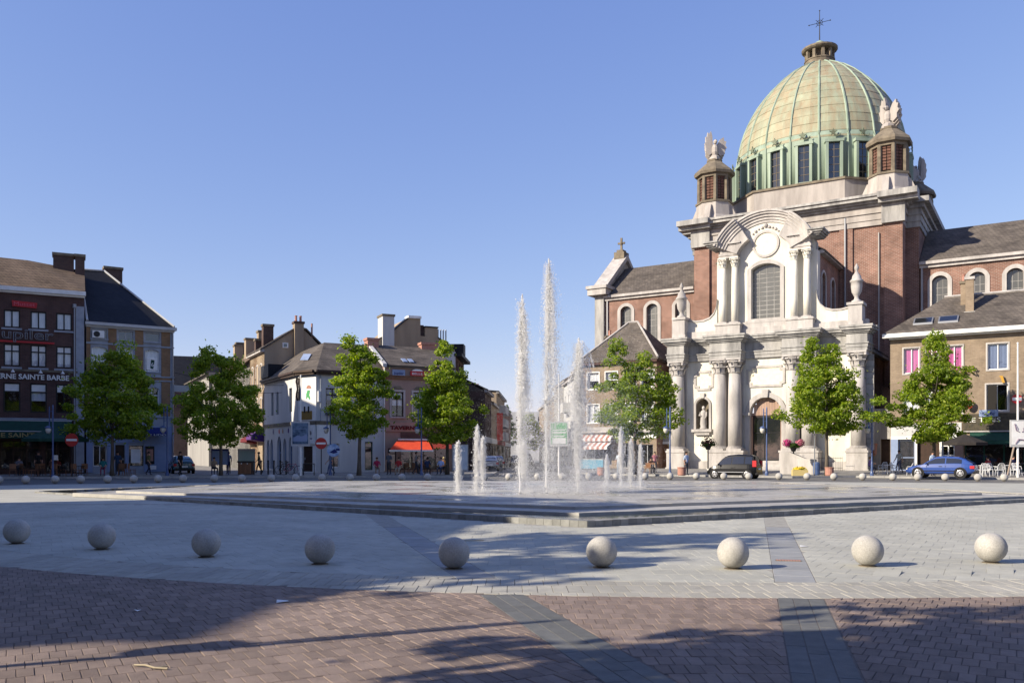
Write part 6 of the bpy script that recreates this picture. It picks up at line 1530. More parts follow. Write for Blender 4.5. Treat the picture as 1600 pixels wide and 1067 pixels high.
def jet(x, y, h, label, seed, wind=.5, n=2600, spread=.22, two=None):
    rg = np.random.default_rng(seed)
    t = emp('water_jet', label, 'water jet', (x, y, .205), 0, 'fountain jets')
    # rising column, ragged and thickening towards its head
    m = M(); k = 30; off = rg.normal(size=(k + 1, 2)) * .014
    pts = [(off[i, 0] * (1 + 1.5 * i / k) + wind * .10 * (i / k) ** 2, off[i, 1], h * .93 * i / k) for i in range(k + 1)]
    rad = [(.022 + .030 * (i / k) ** .6 * min(1, h / 5)) * rg.uniform(.6, 1.3) for i in range(k + 1)]; rad[-1] = .01
    m.tube(pts, rad, 6); m.b('column', jm, t, True)
    m = M(); m.lathe([(.09, -.02), (.09, .02), (.04, .03), (.035, .06)], 0, 0, 10); m.b('nozzle', X['steel'], t)
    # spray: rising threads round the column, then strands of drops that crown over and fall to leeward
    ns = int(26 + 16 * h); per = int(n * 5.2 / ns); PP = []; SS = []
    big = min(1, h / 4 + .3)
    for k_ in range(ns):
        rise = rg.random() < .38; a0 = rg.random() * 6.283; c = max(12, int(per * rg.uniform(.4, 1.6)))
        if rise:
            f0 = rg.uniform(0, .7); f1 = min(.99, f0 + rg.uniform(.15, .5)); f = rg.uniform(f0, f1, c); r0 = abs(rg.normal()) * spread * .30 * big
            rr_ = r0 * (.35 + .65 * f); lee = wind * .10 * f ** 2
        else:
            top = rg.uniform(.45, 1.0) if rg.random() < .55 else rg.uniform(.8, 1.0); bot = max(0, top - rg.uniform(.12, .55)); f = bot + (top - bot) * rg.random(c) ** 1.2
            r0 = (abs(rg.normal()) * .8 + .12) * spread * big; d_ = top - f
            rr_ = r0 * (.2 + .85 * np.sqrt(np.clip(d_, 0, 1))); lee = wind * (.10 + .42 * d_ * abs(rg.normal()) + .12 * (1 - top)) * h / 6
        jt = .012 + .035 * rg.random() + .05 * (1 - f) * big
        P = np.stack([rr_ * np.cos(a0) + lee + rg.normal(size=c) * jt, rr_ * np.sin(a0) + rg.normal(size=c) * jt, f * h], 1); PP.append(P)
        SS.append(rg.gamma(2.2, .0036, c) + .0035)
    m_ = int(n * 1.5); f = rg.random(m_); a = rg.random(m_) * 6.283; r_ = np.abs(rg.normal(size=m_)) * spread * .8 * big * (1.2 - f)
    PP.append(np.stack([r_ * np.cos(a) + wind * .3 * (1 - f) * h / 6, r_ * np.sin(a), f * h * .97], 1)); SS.append(rg.uniform(.004, .011, m_))
    P = np.concatenate(PP); P[:, 2] = np.maximum(P[:, 2], 0); drops('spray', P, np.minimum(np.concatenate(SS), .03), t)
    # head of the jet: heavy clots
    q_ = max(50, int(n * .10)); a = rg.random(q_) * 2 * np.pi; g = rg.random(q_)
    Ph = np.stack([np.abs(rg.normal(size=q_)) * .13 * (1.1 - g) * np.cos(a) + wind * .12, np.abs(rg.normal(size=q_)) * .13 * (1.1 - g) * np.sin(a), h * (.78 + .23 * g)], 1)
    drops('crest', Ph, rg.uniform(.014, .034, q_) * min(1, .5 + h / 8), t)
    # splash ring where it falls
    q_ = 900; a = rg.random(q_) * 2 * np.pi; r_ = np.abs(rg.normal(size=q_)) * (.25 + .05 * h)
    Ps = np.stack([r_ * np.cos(a) + wind * .3, r_ * np.sin(a), np.abs(rg.normal(size=q_)) * .10], 1); drops('splash', Ps, rg.uniform(.006, .013, q_), t)
    return t
def jat(px, row): y = 1.4 * 1350 / (row - 709); return (px - 800) / 1350 * y, y
for px, row, top, wind, n, sp, lb in (
        (812, 767, 459, .8, 5200, .34, 'second tallest fountain jet, a white plume left of the tallest one'),
        (854, 767, 404, .7, 5600, .36, 'tallest fountain jet, a thin white column in the centre of the basin'),
        (903, 767, 527, .2, 6500, .55, 'wide misty fountain jet right of the tallest one'),
        (716, 767, 685, .1, 1500, .15, 'short fountain jet furthest left, in front of the advertising case'),
        (745, 767, 660, .2, 1500, .16, 'short double fountain jet, second from the left, its taller spout'),
        (754, 765, 677, .1, 1200, .14, 'lower spout beside the short double fountain jet'),
        (817, 765, 683, .3, 1400, .30, 'short splashing jet at the foot of the second tallest one'),
        (948, 758, 706, .1, 900, .12, 'smallest fountain jet in front of the striped shop awning'),
        (970, 758, 664, .1, 1300, .13, 'slim jet in front of the trunk of the twin topped tree'),
        (985.5, 758, 682, .1, 1200, .13, 'slim jet second from the right'),
        (1000.5, 758, 690, .1, 1200, .13, 'slim jet furthest right of the basin')):
    x, y = jat(px, row); jet(x, y, (row - top) * y / 1350 * 1.0, lb, int(px), wind, n, sp)
# fine mist drifting between the jets
rg = np.random.default_rng(5); n = 120000
P = np.stack([2.3 + rg.normal(size=n) * 1.3, 33.2 + rg.normal(size=n) * .9, .25 + np.abs(rg.normal(size=n)) * 2.3], 1)
mist_ = None
o = drops('mist', P, rg.uniform(.004, .009, n), None); o['kind'] = 'stuff'
# ---------------------------------------------------------------- cars
def lerp(tab, x):
    if x <= tab[0][0]: return tab[0][1]
    for (a, b), (c, d) in zip(tab, tab[1:]):
        if x <= c: return b + (d - b) * (x - a) / (c - a)
    return tab[-1][1]
def car(label, x, y, heading, paint, L=4.2, W=1.76, top=None, roof=None, wb=(-1.3, 1.28), rw=.31, gl=None, plate_=None, detail=True, rails=False):
    """x forward; top: bonnet and belt line, roof: glasshouse (x, z)"""
    c = emp('parked_car', label, 'car', (x, y, gz(x, y) if gz(x, y) < .05 else gz(x, y)), R(heading))
    hw = W / 2; xs = [-L / 2 + L * i / 22 for i in range(23)]
    m = M(); rows = []
    for xx in xs:
        e = abs(xx) / (L / 2); wn = hw * (1 - .16 * max(0, (e - .62) / .38) ** 2.0); zb = lerp(top, xx); z0 = .24 + .10 * max(0, (e - .8) / .2)
        sec = [(0, z0), (wn * .86, z0), (wn * .97, z0 + .10), (wn * 1.0, .5), (wn * .985, min(zb - .08, .68)), (wn * .93, zb), (wn * .80, zb + .035), (0, zb + .055)]
        rows.append([(xx, s_, z) for s_, z in sec])
    def skin_rows(m, rows):
        for r0, r1 in zip(rows, rows[1:]):
            for i in range(len(r0) - 1):
                for sg in (1, -1):
                    P = [(p[0], p[1] * sg, p[2]) for p in (r0[i], r1[i], r1[i + 1], r0[i + 1])]
                    m.q(*(P if sg > 0 else P[::-1]))
    skin_rows(m, rows)
    for r_ in (rows[0], rows[-1]):
        m.q(*[(p[0], p[1], p[2]) for p in r_], *[(p[0], -p[1], p[2]) for p in r_[::-1][1:-1]])
    b = m.b('body', paint, c); smooth_by_angle(b, 40)
    # glasshouse
    gx = [roof[0][0] + (roof[-1][0] - roof[0][0]) * i / 14 for i in range(15)]
    grow = []
    for xx in gx:
        zr = lerp(roof, xx); zb = lerp(top, xx) - .02; t = (zr - zb)
        wbt = hw * .93 * (1 - .10 * (abs(xx) / (L / 2)) ** 2); wr = wbt - .20 * max(t, 0) / .5
        grow.append([(xx, wbt, zb), (xx, wr + .02, zr - .07 if t > .1 else zr - t * .5), (xx, wr - .10, zr), (xx, 0, zr + .02)])
    m = M(); skin_rows(m, grow); g = m.b('cabin', paint, c); smooth_by_angle(g, 50)
    def pane(xa, xb, za=.06, zb_=.80, nm='window', n=6):
        for sg in (1, -1):
            k = M(); lo, hi = [], []
            for i in range(n + 1):
                xx = xa + (xb - xa) * i / n; zr = lerp(roof, xx); zb = lerp(top, xx); t = zr - .07 - zb
                if t < .06: continue
                wbt = hw * .93 * (1 - .10 * (abs(xx) / (L / 2)) ** 2); wr = wbt - .20 * (zr - zb + .02) / .5 + .02
                f = lambda q_: wbt + (wr - wbt) * q_ + .012
                lo.append((xx, sg * f(.12), zb + t * .10)); hi.append((xx, sg * f(.88), zb + t * .90))
            if len(lo) > 1:
                for i in range(len(lo) - 1):
                    P = [lo[i], lo[i + 1], hi[i + 1], hi[i]]; k.q(*(P[::-1] if sg > 0 else P))
                k.b(nm, X['glass_dark'], c)
    for xa, xb in gl: pane(xa, xb)
    # windscreen and rear window
    def screen(i0, i1, nm):
        k = M(); A_, B_ = grow[i0], grow[i1]
        d = .014 if i1 > i0 else -.014
        P = lambda r_, j, s_: (r_[j][0] + (.03 if nm == 'windscreen' else -.03), r_[j][1] * s_ * .9, r_[j][2] + .012)
        k.q(P(A_, 0, 1), P(A_, 0, -1), P(B_, 2, -1), P(B_, 2, 1)); k.b(nm, X['glass_dark'], c)
    screen(14, 11, 'windscreen'); screen(0, 1 if roof[1][0] - roof[0][0] < .35 else 2, 'rear_window')
    # wheels in dark arches
    for wx in wb:
        for sg in (1, -1):
            k = M(0, 0, 0); n = 18
            ring = lambda r_, yy: [(wx + r_ * math.cos(2 * math.pi * i / n), sg * yy, rw + r_ * math.sin(2 * math.pi * i / n)) for i in range(n)]
            def disc(k, r0, r1, y0, y1):
                A_, B_ = ring(r0, y0), ring(r1, y1)
                for i in range(n):
                    j = (i + 1) % n; P = [A_[i], A_[j], B_[j], B_[i]]; k.q(*(P if sg < 0 else P[::-1]))
            ar = M(); disc(ar, rw + .07, .02, hw + .004, hw + .004); ar.b('wheel_arch', X['black'], c)
            disc(k, rw, rw, hw - .18, hw + .005); disc(k, rw, rw * .93, hw + .005, hw + .02); disc(k, rw * .93, rw * .66, hw + .02, hw + .022); t_ = k.b('wheel', X['rubber'], c)
            k = M(); disc(k, rw * .67, rw * .6, hw + .024, hw + .03); disc(k, rw * .2, .01, hw + .035, hw + .04)
            for s5 in range(5):
                a = 2 * math.pi * s5 / 5 + .3; ca, sa = math.cos(a), math.sin(a); w5 = rw * .13
                P = [(wx + rw * .1 * ca - w5 * sa, sg * (hw + .03), rw + rw * .1 * sa + w5 * ca), (wx + rw * .1 * ca + w5 * sa, sg * (hw + .03), rw + rw * .1 * sa - w5 * ca), (wx + rw * .62 * ca + w5 * 1.5 * sa, sg * (hw + .03), rw + rw * .62 * sa - w5 * 1.5 * ca), (wx + rw * .62 * ca - w5 * 1.5 * sa, sg * (hw + .03), rw + rw * .62 * sa + w5 * 1.5 * ca)]
                k.q(*P); k.q(*P[::-1])
            k.b('rim', X['alloy'], t_)
    for sg in (1, -1):
        zf, zr_ = lerp(top, L / 2 - .15), lerp(top, -L / 2 + .1)
        k = M(); k.box(L / 2 - .22, L / 2 - .02, sg * hw * .66 - .15, sg * hw * .66 + .15, zf - .16, zf - .02); k.b('headlight', X['lamp_glass'], c)
        k = M(); k.box(-L / 2 - .005, -L / 2 + .26, sg * hw * .80 - .11, sg * hw * .80 + .115, zr_ - (.22 if not rails else .1), zr_ - .03 + (.35 if rails else 0)); k.b('tail_light', X['red'], c)
        k = M(); k.ball((roof[-1][0] - .28, sg * (hw + .09), lerp(top, roof[-1][0] - .3) + .07), .10, 8, (.6, 1, .75)); k.b('mirror', paint, c)
        k = M(); k.box(-.18, .02, sg * (hw - .004) - .012, sg * (hw - .004) + .012, .74, .77); k.b('door_handle', X['black'], c)
        k = M(); k.box(-L * .36, L * .30, sg * hw - .012, sg * hw + .012, .43, .48); k.b('side_trim', X['black'] if not rails else X['steel'], c)
        for dx in ((.78, -.38) if not rails else (.72, -.28)):
            k = M(); k.box(dx - .006, dx + .006, sg * (hw - .012) - .008, sg * (hw - .012) + .008, .34, .82); k.b('door_seam', X['black'], c)
    k = M(); k.box(-L / 2 - .03, -L / 2 + .05, -.26, .26, .52 if not rails else .62, .63 if not rails else .73); k.b('number_plate', X['white'], c)
    k = M(); k.box(-L / 2 - .04, -L / 2 + .1, -hw * .82, hw * .82, .28, .46); k.b('bumper', X['black'], c)
    return c
def paint(name, col, rough=.22):
    m = mat(name, col, None, rough=rough, spec=.6); m.node_tree.nodes['Principled BSDF'].inputs['Coat Weight'].default_value = .6; return m
blue = paint('metallic_blue_paint', (.026, .065, .25)); blk = mat('gloss_black_paint', (.006, .006, .007), None, rough=.25, spec=.35); sil = paint('silver_paint', (.33, .34, .36)); wht = paint('white_car_paint', (.55, .55, .55)); teal = paint('dark_teal_paint', (.02, .10, .13))
HATCH_T = [(-2.1, .80), (-1.75, .92), (-1.0, .93), (.0, .90), (.75, .88), (1.35, .80), (1.85, .68), (2.1, .52)]
HATCH_R = [(-1.98, .93), (-1.55, 1.22), (-1.15, 1.37), (-.3, 1.43), (.25, 1.38), (.55, 1.22), (1.05, .89)]
MPV_T = [(-1.75, .86), (-1.6, .96), (-.6, .95), (.4, .92), (.95, .90), (1.35, .82), (1.65, .66), (1.75, .5)]
MPV_R = [(-1.70, .96), (-1.58, 1.50), (-1.35, 1.62), (-.3, 1.66), (.30, 1.60), (.65, 1.42), (1.10, .90)]
car('metallic blue three door hatchback parked below the rightmost tree', 29.0, 58.3, 142, blue, 4.2, 1.76, HATCH_T, HATCH_R, (-1.28, 1.30), .32, [(-1.35, -.42), (-.34, .86)])
car('black small people carrier with silver wheels parked before the church door', 15.5, 60.2, 147, blk, 3.5, 1.58, MPV_T, MPV_R, (-1.12, 1.14), .29, [(-1.42, -.95), (-.88, -.06), (.0, .95)], rails=True)
car('silver car parked at the left kerb of the central street, nearest the square', -2.1, 82.0, 92, sil, 4.2, 1.7, HATCH_T, HATCH_R, (-1.28, 1.30), .31, [(-1.35, -.42), (-.34, .86)])
car('grey car parked second in line up the left kerb of the central street', -1.6, 89.5, 92, paint('grey_paint', (.10, .10, .11)), 4.2, 1.7, HATCH_T, HATCH_R, (-1.28, 1.30), .31, [(-1.35, -.42), (-.34, .86)])
car('dark car waiting in the middle of the central street', 0.5, 104, 272, blk, 4.2, 1.7, HATCH_T, HATCH_R, (-1.28, 1.30), .31, [(-1.35, -.42), (-.34, .86)])
car('black van like car behind the waiting car in the central street', 1.9, 112, 272, blk, 3.5, 1.6, MPV_T, MPV_R, (-1.12, 1.14), .29, [(-1.42, -.95), (-.88, .95)], rails=True)
car('dark teal car parked at the mouth of the left side street', -26.9, 70.2, 118, teal, 4.2, 1.7, HATCH_T, HATCH_R, (-1.28, 1.30), .31, [(-1.35, -.42), (-.34, .86)])
car('white car parked further up the left side street', -33.0, 83.5, 120, wht, 4.2, 1.7, HATCH_T, HATCH_R, (-1.28, 1.30), .31, [(-1.35, -.42), (-.34, .86)])

# ---------------------------------------------------------------- people
def figure_mesh(name, J, B, heads, hands, face):
    """one skinned body from joints J (position, radius) and bones B (a, b, slot: 0 skin 1 top 2 legs 3 shoes)"""
    names = list(J); ix = {n_: i for i, n_ in enumerate(names)}
    me = bpy.data.meshes.new(name); me.from_pydata([J[n_][0] for n_ in names], [(ix[a], ix[b]) for a, b, _ in B], []); me.update()
    o = bpy.data.objects.new(name, me); COL.objects.link(o)
    md = o.modifiers.new('skin', 'SKIN'); md.use_smooth_shade = True
    sv = me.skin_vertices[0].data
    for i, n_ in enumerate(names):
        r_ = J[n_][1]; sv[i].radius = (r_, r_) if not isinstance(r_, tuple) else r_; sv[i].use_root = (n_ == 'pelvis')
    o.modifiers.new('sub', 'SUBSURF').levels = 1
    dg = bpy.context.evaluated_depsgraph_get(); ev = bpy.data.meshes.new_from_object(o.evaluated_get(dg))
    bpy.data.objects.remove(o)
    V = [tuple(v.co) for v in ev.vertices]; Fc = [tuple(p.vertices) for p in ev.polygons]
    seg = [(Vector(J[a][0]), Vector(J[b][0]), s_) for a, b, s_ in B]; mi = []
    for p in ev.polygons:
        c = p.center; best = 9; sl_ = 0
        for a, b, s_ in seg:
            ab = b - a; t = max(0, min(1, (c - a).dot(ab) / ab.length_squared)); d = (c - (a + ab * t)).length
            if d < best - 1e-4: best = d; sl_ = s_
        mi.append(sl_)
    bpy.data.meshes.remove(ev)
    k = M(); k.v = V; k.f = Fc; k.m = mi
    hx, hy, hz = heads; k.mi = 0
    k.ball((hx, hy - .095, hz - .01), .02, 6, (.7, 1, 1.2))                      # nose
    for s_ in (-1, 1): k.ball((hx + s_ * .082, hy + .01, hz), .026, 6, (.45, .8, 1.25))   # ears
    for (wx, wy, wz), (dx, dy, dz) in hands:                                       # palms with five fingers each
        w_ = Vector((wx, wy, wz)); d = Vector((dx, dy, dz)).normalized(); sd = d.cross(Vector((1, 0, 0))).normalized() if abs(d.x) < .9 else Vector((0, 1, 0))
        k.ball(tuple(w_ + d * .045), .042, 6, (.55, 1, 1))
        for fi, ln in enumerate((.075, .085, .08, .06)):
            b0 = w_ + d * .07 + sd * (.025 - .017 * fi); k.tube([b0, b0 + d * ln * .55, b0 + d * ln + sd.cross(d) * .02], [.010, .009, .007], 5)
        b0 = w_ + d * .03 + sd * .03; k.tube([b0, b0 + d * .03 + sd * .03, b0 + d * .06 + sd * .035], [.011, .010, .008], 5)
    k.mi = 4
    for s_ in (-1, 1): k.ball((hx + s_ * .034, hy - .082, hz + .02), .011, 6)
    k.box(hx - .025, hx + .025, hy - .093, hy - .085, hz - .062, hz - .054)
    o = k.b(name, [X['skin'], X['white'], X['navy'], X['black'], X['hair']]); me = o.data; me.polygons.foreach_set('use_smooth', [True] * len(me.polygons)); bpy.data.objects.remove(o)
    h = M(); h.ball((hx, hy + .018, hz + .035), .108, 10, (.93, 1.02, 1.0)); hm = h.b('hair', X['hair']); hd = hm.data; bpy.data.objects.remove(hm)
    # keep only the cap of hair above brow and behind the face
    bm = bmesh.new(); bm.from_mesh(hd); bmesh.ops.delete(bm, geom=[f for f in bm.faces if f.calc_center_median().z < hz + .03 and f.calc_center_median().y < hy + .03 or f.calc_center_median().z < hz - .05], context='FACES'); bm.to_mesh(hd); bm.free()
    hd.polygons.foreach_set('use_smooth', [True] * len(hd.polygons))
    return me, hd
def upper(z, y=0.0, lean=0.0, arms='down'):
    """chest, head and arms above a pelvis at height z"""
    J = {'pelvis': ((0, y, z), .135), 'waist': ((0, y + lean * .3, z + .17), .118), 'chest': ((0, y + lean * .8, z + .36), .145), 'neck': ((0, y + lean, z + .53), .055), 'head': ((0, y + lean - .01, z + .64), .082), 'crown': ((0, y + lean - .005, z + .755), .075)}
    B = [('pelvis', 'waist', 1), ('waist', 'chest', 1), ('chest', 'neck', 1), ('neck', 'head', 0), ('head', 'crown', 0)]; H = []
    for s_, t in ((-1, 'l'), (1, 'r')):
        sh = (s_ * .185, y + lean * .9, z + .45)
        if arms == 'down': el = (s_ * .235, y + .03, z + .17); wr = (s_ * .245, y - .05, z - .07); d = (0, -.15, -1)
        elif arms == 'swing': el = (s_ * .235, y + .07 * s_, z + .18); wr = (s_ * .235, y - .12 + .17 * s_, z - .04); d = (0, -.3 + .2 * s_, -1)
        elif arms == 'lap': el = (s_ * .245, y - .06, z + .18); wr = (s_ * .12, y - .30, z + .12); d = (-s_ * .3, -1, -.2)
        else: el = (s_ * .23, y - .14, z + .2); wr = (s_ * .10, y - .36, z + .27); d = (-s_ * .2, -1, .1)
        J['sh' + t] = (sh, .062); J['el' + t] = (el, .044); J['wr' + t] = (wr, .029)
        B += [('chest', 'sh' + t, 1), ('sh' + t, 'el' + t, 1), ('el' + t, 'wr' + t, 0)]; H.append((wr, d))
    return J, B, (0, y + lean - .01, z + .675), H
def legs(J, B, pts):
    for t, (hip, kn, an, toe) in zip('lr', pts):
        J['hip' + t] = (hip, .088); J['kn' + t] = (kn, .058); J['an' + t] = (an, .040); J['toe' + t] = (toe, .034)
        B += [('pelvis', 'hip' + t, 2), ('hip' + t, 'kn' + t, 2), ('kn' + t, 'an' + t, 2), ('an' + t, 'toe' + t, 3)]
def pose(kind):
    if kind == 'stand':
        J, B, h, H = upper(.96); legs(J, B, [((s_ * .095, 0, .90), (s_ * .11, -.01, .49), (s_ * .115, .03, .08), (s_ * .14, -.13, .04)) for s_ in (-1, 1)])
    elif kind == 'walk':
        J, B, h, H = upper(.95, 0, -.03, 'swing'); legs(J, B, [((-.09, 0, .89), (-.10, -.16, .50), (-.10, -.22, .09), (-.11, -.38, .06)), ((.09, 0, .89), (.10, .03, .48), (.10, .28, .14), (.11, .16, .04))])
    elif kind == 'sit':
        J, B, h, H = upper(.54, 0, .03, 'lap'); legs(J, B, [((s_ * .10, -.06, .52), (s_ * .12, -.45, .50), (s_ * .12, -.44, .09), (s_ * .13, -.60, .04)) for s_ in (-1, 1)])
    else:
        J, B, h, H = upper(.54, 0, -.08, 'table'); legs(J, B, [((s_ * .10, -.06, .52), (s_ * .12, -.45, .50), (s_ * .11, -.36, .09), (s_ * .12, -.52, .04)) for s_ in (-1, 1)])
    return figure_mesh('person', J, B, h, H, None)
POSES = {k_: pose(k_) for k_ in ('stand', 'walk', 'sit', 'table')}
CL = {}
def cloth(c):
    if c not in CL: CL[c] = mat('cloth_%d' % len(CL), c, tuple(v * .75 for v in c), 6, .9)
    return CL[c]
def person(kind, x, y, rz, label, top, trousers, hair=(.03, .02, .015), z=None):
    me, hd = POSES[kind]
    o = bpy.data.objects.new('person', me); COL.objects.link(o); o.location = (x, y, gz(x, y) if z is None else z); o.rotation_euler = (0, 0, R(rz)); tag(o, label, 'person')
    for i, mm in ((1, cloth(top)), (2, cloth(trousers))): o.material_slots[i].link = 'OBJECT'; o.material_slots[i].material = mm
    h = bpy.data.objects.new('hair', hd); COL.objects.link(h); h.parent = o; h.material_slots[0].link = 'OBJECT'; h.material_slots[0].material = cloth(hair)
    return o
person('stand', 12.9, 63.9, 35, 'person in light blue shirt and grey trousers standing left of the black car', (.45, .55, .72), (.10, .10, .12))
person('stand', 29.7, 61.0, 20, 'person in pale blue shirt standing behind the blue car', (.42, .52, .66), (.08, .08, .1))
person('walk', -24.2, 63.0, 60, 'person in black walking past the teal car by the lamp post', (.012, .012, .014), (.01, .01, .012))
person('walk', -13.9, 66.3, -60, 'person in blue jeans walking behind the round blue sign', (.16, .18, .22), (.04, .08, .2))
person('sit', -10.1, 64.6, 15, 'person in crimson top seated on the pavement left of the pink tavern', (.35, .02, .07), (.25, .18, .14), (.05, .03, .02))
person('stand', -9.3, 65.3, -20, 'person in grey top standing between the two red clad seated people', (.12, .13, .16), (.05, .05, .06))
person('sit', -8.5, 64.8, -5, 'person in red top and pale trousers seated before the pink tavern', (.40, .03, .03), (.42, .36, .28))
person('sit', -5.35, 65.0, -15, 'person in light blue shirt seated alone right of the red awning', (.36, .46, .70), (.04, .05, .09))
person('table', -6.5, 66.2, 170, 'person in navy seated under the red awning beside the lamp post', (.03, .05, .12), (.05, .05, .06))
person('table', -7.6, 69.0, 30, 'person in white seated at a tavern table under the red awning', (.5, .5, .48), (.05, .05, .06))
person('table', -5.5, 69.9, 200, 'person in orange top seated deep under the dark red awning', (.55, .24, .03), (.05, .05, .06), (.5, .4, .2))
person('sit', -30.0, 63.4, 20, 'person in turquoise top seated by the trunk of the leftmost tree', (.03, .22, .24), (.3, .07, .12))
person('stand', -29.3, 64.2, 15, 'person in blue standing at the trunk of the leftmost tree', (.03, .07, .17), (.03, .05, .1))
person('table', -36.3, 63.6, 40, 'person in grey seated at the terrace under the green parasol', (.16, .16, .18), (.04, .04, .05))
person('table', -34.2, 64.2, 200, 'person in brown seated right of the green parasol pole', (.14, .08, .05), (.04, .04, .05))
person('table', -32.9, 62.6, 10, 'person in dark red seated near the no entry sign', (.17, .03, .03), (.04, .04, .05))
person('table', -22.4, 64.9, 40, 'person in beige seated beside the white notice frame', (.32, .25, .18), (.04, .04, .05))
person('table', 11.0, 68.6, 20, 'person in brown top seated behind the slim jets', (.22, .12, .08), (.05, .05, .06))
person('stand', 8.3, 67.0, -20, 'person in white and pale blue standing behind the slim jets', (.60, .66, .74), (.35, .42, .5))
person('table', 26.6, 64.4, 60, 'person in violet top seated at the table by the dark church doorway', (.22, .13, .34), (.06, .06, .08), (.2, .12, .06))
person('table', 35.9, 62.0, 20, 'person in navy seated at the right hand cafe terrace', (.03, .03, .08), (.05, .05, .06))

for kind, px, Z, rz, lb, a, b in (('walk', 232, 64, 80, 'person in olive jacket walking past the pale blue shopfront', (.12, .12, .05), (.03, .03, .05)), ('stand', 357, 67, 0, 'person in white shirt standing beside the brown cabinet', (.4, .4, .42), (.05, .05, .07)),
                                ('walk', 405, 70, -70, 'person in dark green walking under the purple awning', (.03, .08, .05), (.03, .03, .04)), ('walk', 650, 67, 90, 'person in grey walking before the tavern tables under the red awning', (.2, .2, .22), (.05, .05, .07)),
                                ('stand', 1023, 72, 10, 'person in pink standing at the brown board door', (.4, .16, .2), (.06, .06, .09)), ('walk', 1405, 66, -60, 'person in white top walking behind the front of the blue car', (.45, .45, .43), (.1, .1, .15)),
                                ('stand', 60, 64.5, 30, 'person in black waiter clothes standing under the green parasol', (.015, .015, .017), (.012, .012, .014)), ('table', 1545, 61.2, 200, 'person in red top seated behind the white cafe chairs', (.36, .05, .05), (.06, .06, .08))):
    person(kind, (px - 800) / 1350 * Z, Z, rz, lb, a, b)

# ---------------------------------------------------------------- street furniture
def lamp_post(label, x, y, rz=0, z=None):
    o = emp('street_lamp', label, 'street lamp', (x, y, gz(x, y) if z is None else z), R(rz), 'blue twin stem street lamps')
    m = M(); m.lathe([(.13, 0), (.13, .18), (.085, .3), (.07, .9), (.055, 1.0), (.05, 4.95), (.02, 5.05)], 0, 0, 12); m.b('post', X['blue_steel'], o)
    m = M(); m.lathe([(.035, 3.55), (.035, 4.85), (.012, 4.95)], -.24, 0, 8); m.tube([(-.24, 0, 3.95), (0, 0, 4.0)], .02, 5); m.tube([(-.24, 0, 4.6), (0, 0, 4.6)], .02, 5); m.tube([(-.24, 0, 3.57), (-.31, 0, 3.45)], .03, 6); m.b('arm', X['blue_steel'], o)
    m = M(); m.lathe([(.05, 3.62), (.20, 3.52), (.22, 3.46), (.19, 3.44)], -.31, 0, 12); h = m.b('lamp_head', X['blue_steel'], o)
    m = M(); m.lathe([(.18, 3.44), (.19, 3.30), (.12, 3.14), (.04, 3.08)], -.31, 0, 12); m.b('lamp_globe', X['lamp_glass'], h, True)
    return o
for lb, x, y, rz in (('blue lamp post at the terrace under the green parasol, leftmost of the lamps', -31.3, 58.9, 0), ('blue lamp post at the corner of the striped town house', -24.9, 62.4, 0), ('blue lamp post rising left of the round blue sign', -13.5, 64.2, 0), ('blue lamp post before the red awning of the pink tavern', -6.75, 64.4, 0),
                      ('blue lamp post left of the church beside the brown board door', 11.6, 63.4, 0), ('blue lamp post standing before the church door behind the black car', 18.75, 63.6, 0), ('blue lamp post at the right edge of the church facade', 26.2, 62.9, 0)):
    lamp_post(lb, x, y, rz)
lamp_post('blue lamp post out of view on the near left by the red paving', -8.6, 5.0, 0, 0)
def pole_panel(label, x, y, h, flag, face, accent):
    o = emp('flagpole', label, 'flagpole', (x, y, gz(x, y)), 0, 'white flagpoles with poster panels')
    m = M(); m.tube([(0, 0, 0), (0, 0, h)], [.075, .045], 10); m.ball((0, 0, h), .07, 8); m.b('pole', X['white'], o)
    m = M(); m.box(-.68, .68, -.14, -.07, 2.15, 3.95); p_ = m.b('poster_panel', X['offwhite'], o)
    m = M(); m.box(-.58, .58, -.155, -.141, 2.3, 3.85); m.b('poster', face, p_)
    if flag is not None:
        m = M(); n = 6
        for i in range(n):
            z0, z1 = h - .15 - i * .28, h - .15 - (i + 1) * .28; w0, w1 = .28 + .05 * math.sin(i * 1.7), .28 + .05 * math.sin((i + 1) * 1.7)
            for a, b, d in ((0, .5, .05), (.5, 1, -.05)): m.q((-.05 - w0 * a, d * a, z0), (-.05 - w0 * b, d * b - .02, z0), (-.05 - w1 * b, d * b, z1), (-.05 - w1 * a, d * a, z1))
        m.b('flag', flag, o)
    return o, p_
o, p_ = pole_panel('white flagpole with a blue city poster panel and furled dark flag', -15.5, 63.4, 7.3, cloth((.05, .03, .02)), mat('night_blue_poster', (.02, .05, .10), (.16, .24, .34), 2.6, .5), None)
m = M(); m.box(-.5, .5, -.165, -.157, 3.4, 3.43); m.ext([(-.5, 2.75), (-.2, 2.95), (.1, 2.85), (.5, 3.05), (.5, 2.5), (-.5, 2.5)], -.162, -.156); m.b('poster_mark', X['pale_blue'], p_)
o, p_ = pole_panel('white flagpole with a green and white poster panel behind the jets', 3.45, 63.6, 7.4, None, mat('green_poster', (.07, .33, .11), (.10, .40, .15), 2, .6), None)
for z0, z1, a in ((3.3, 3.38, .45), (3.1, 3.2, .5), (2.85, 2.93, .4), (2.32, 2.75, .5)): m = M(); m.box(-a, a, -.17, -.158, z0, z1); m.b('poster_mark', X['white'], p_)
o, p_ = pole_panel('white flagpole with a white antler poster panel at the right edge', 33.95, 58.0, 9.0, None, X['white'], None)
p_.location = (.1, 0, -.1); p_.scale = (1.0, 1, 1)
m = M()
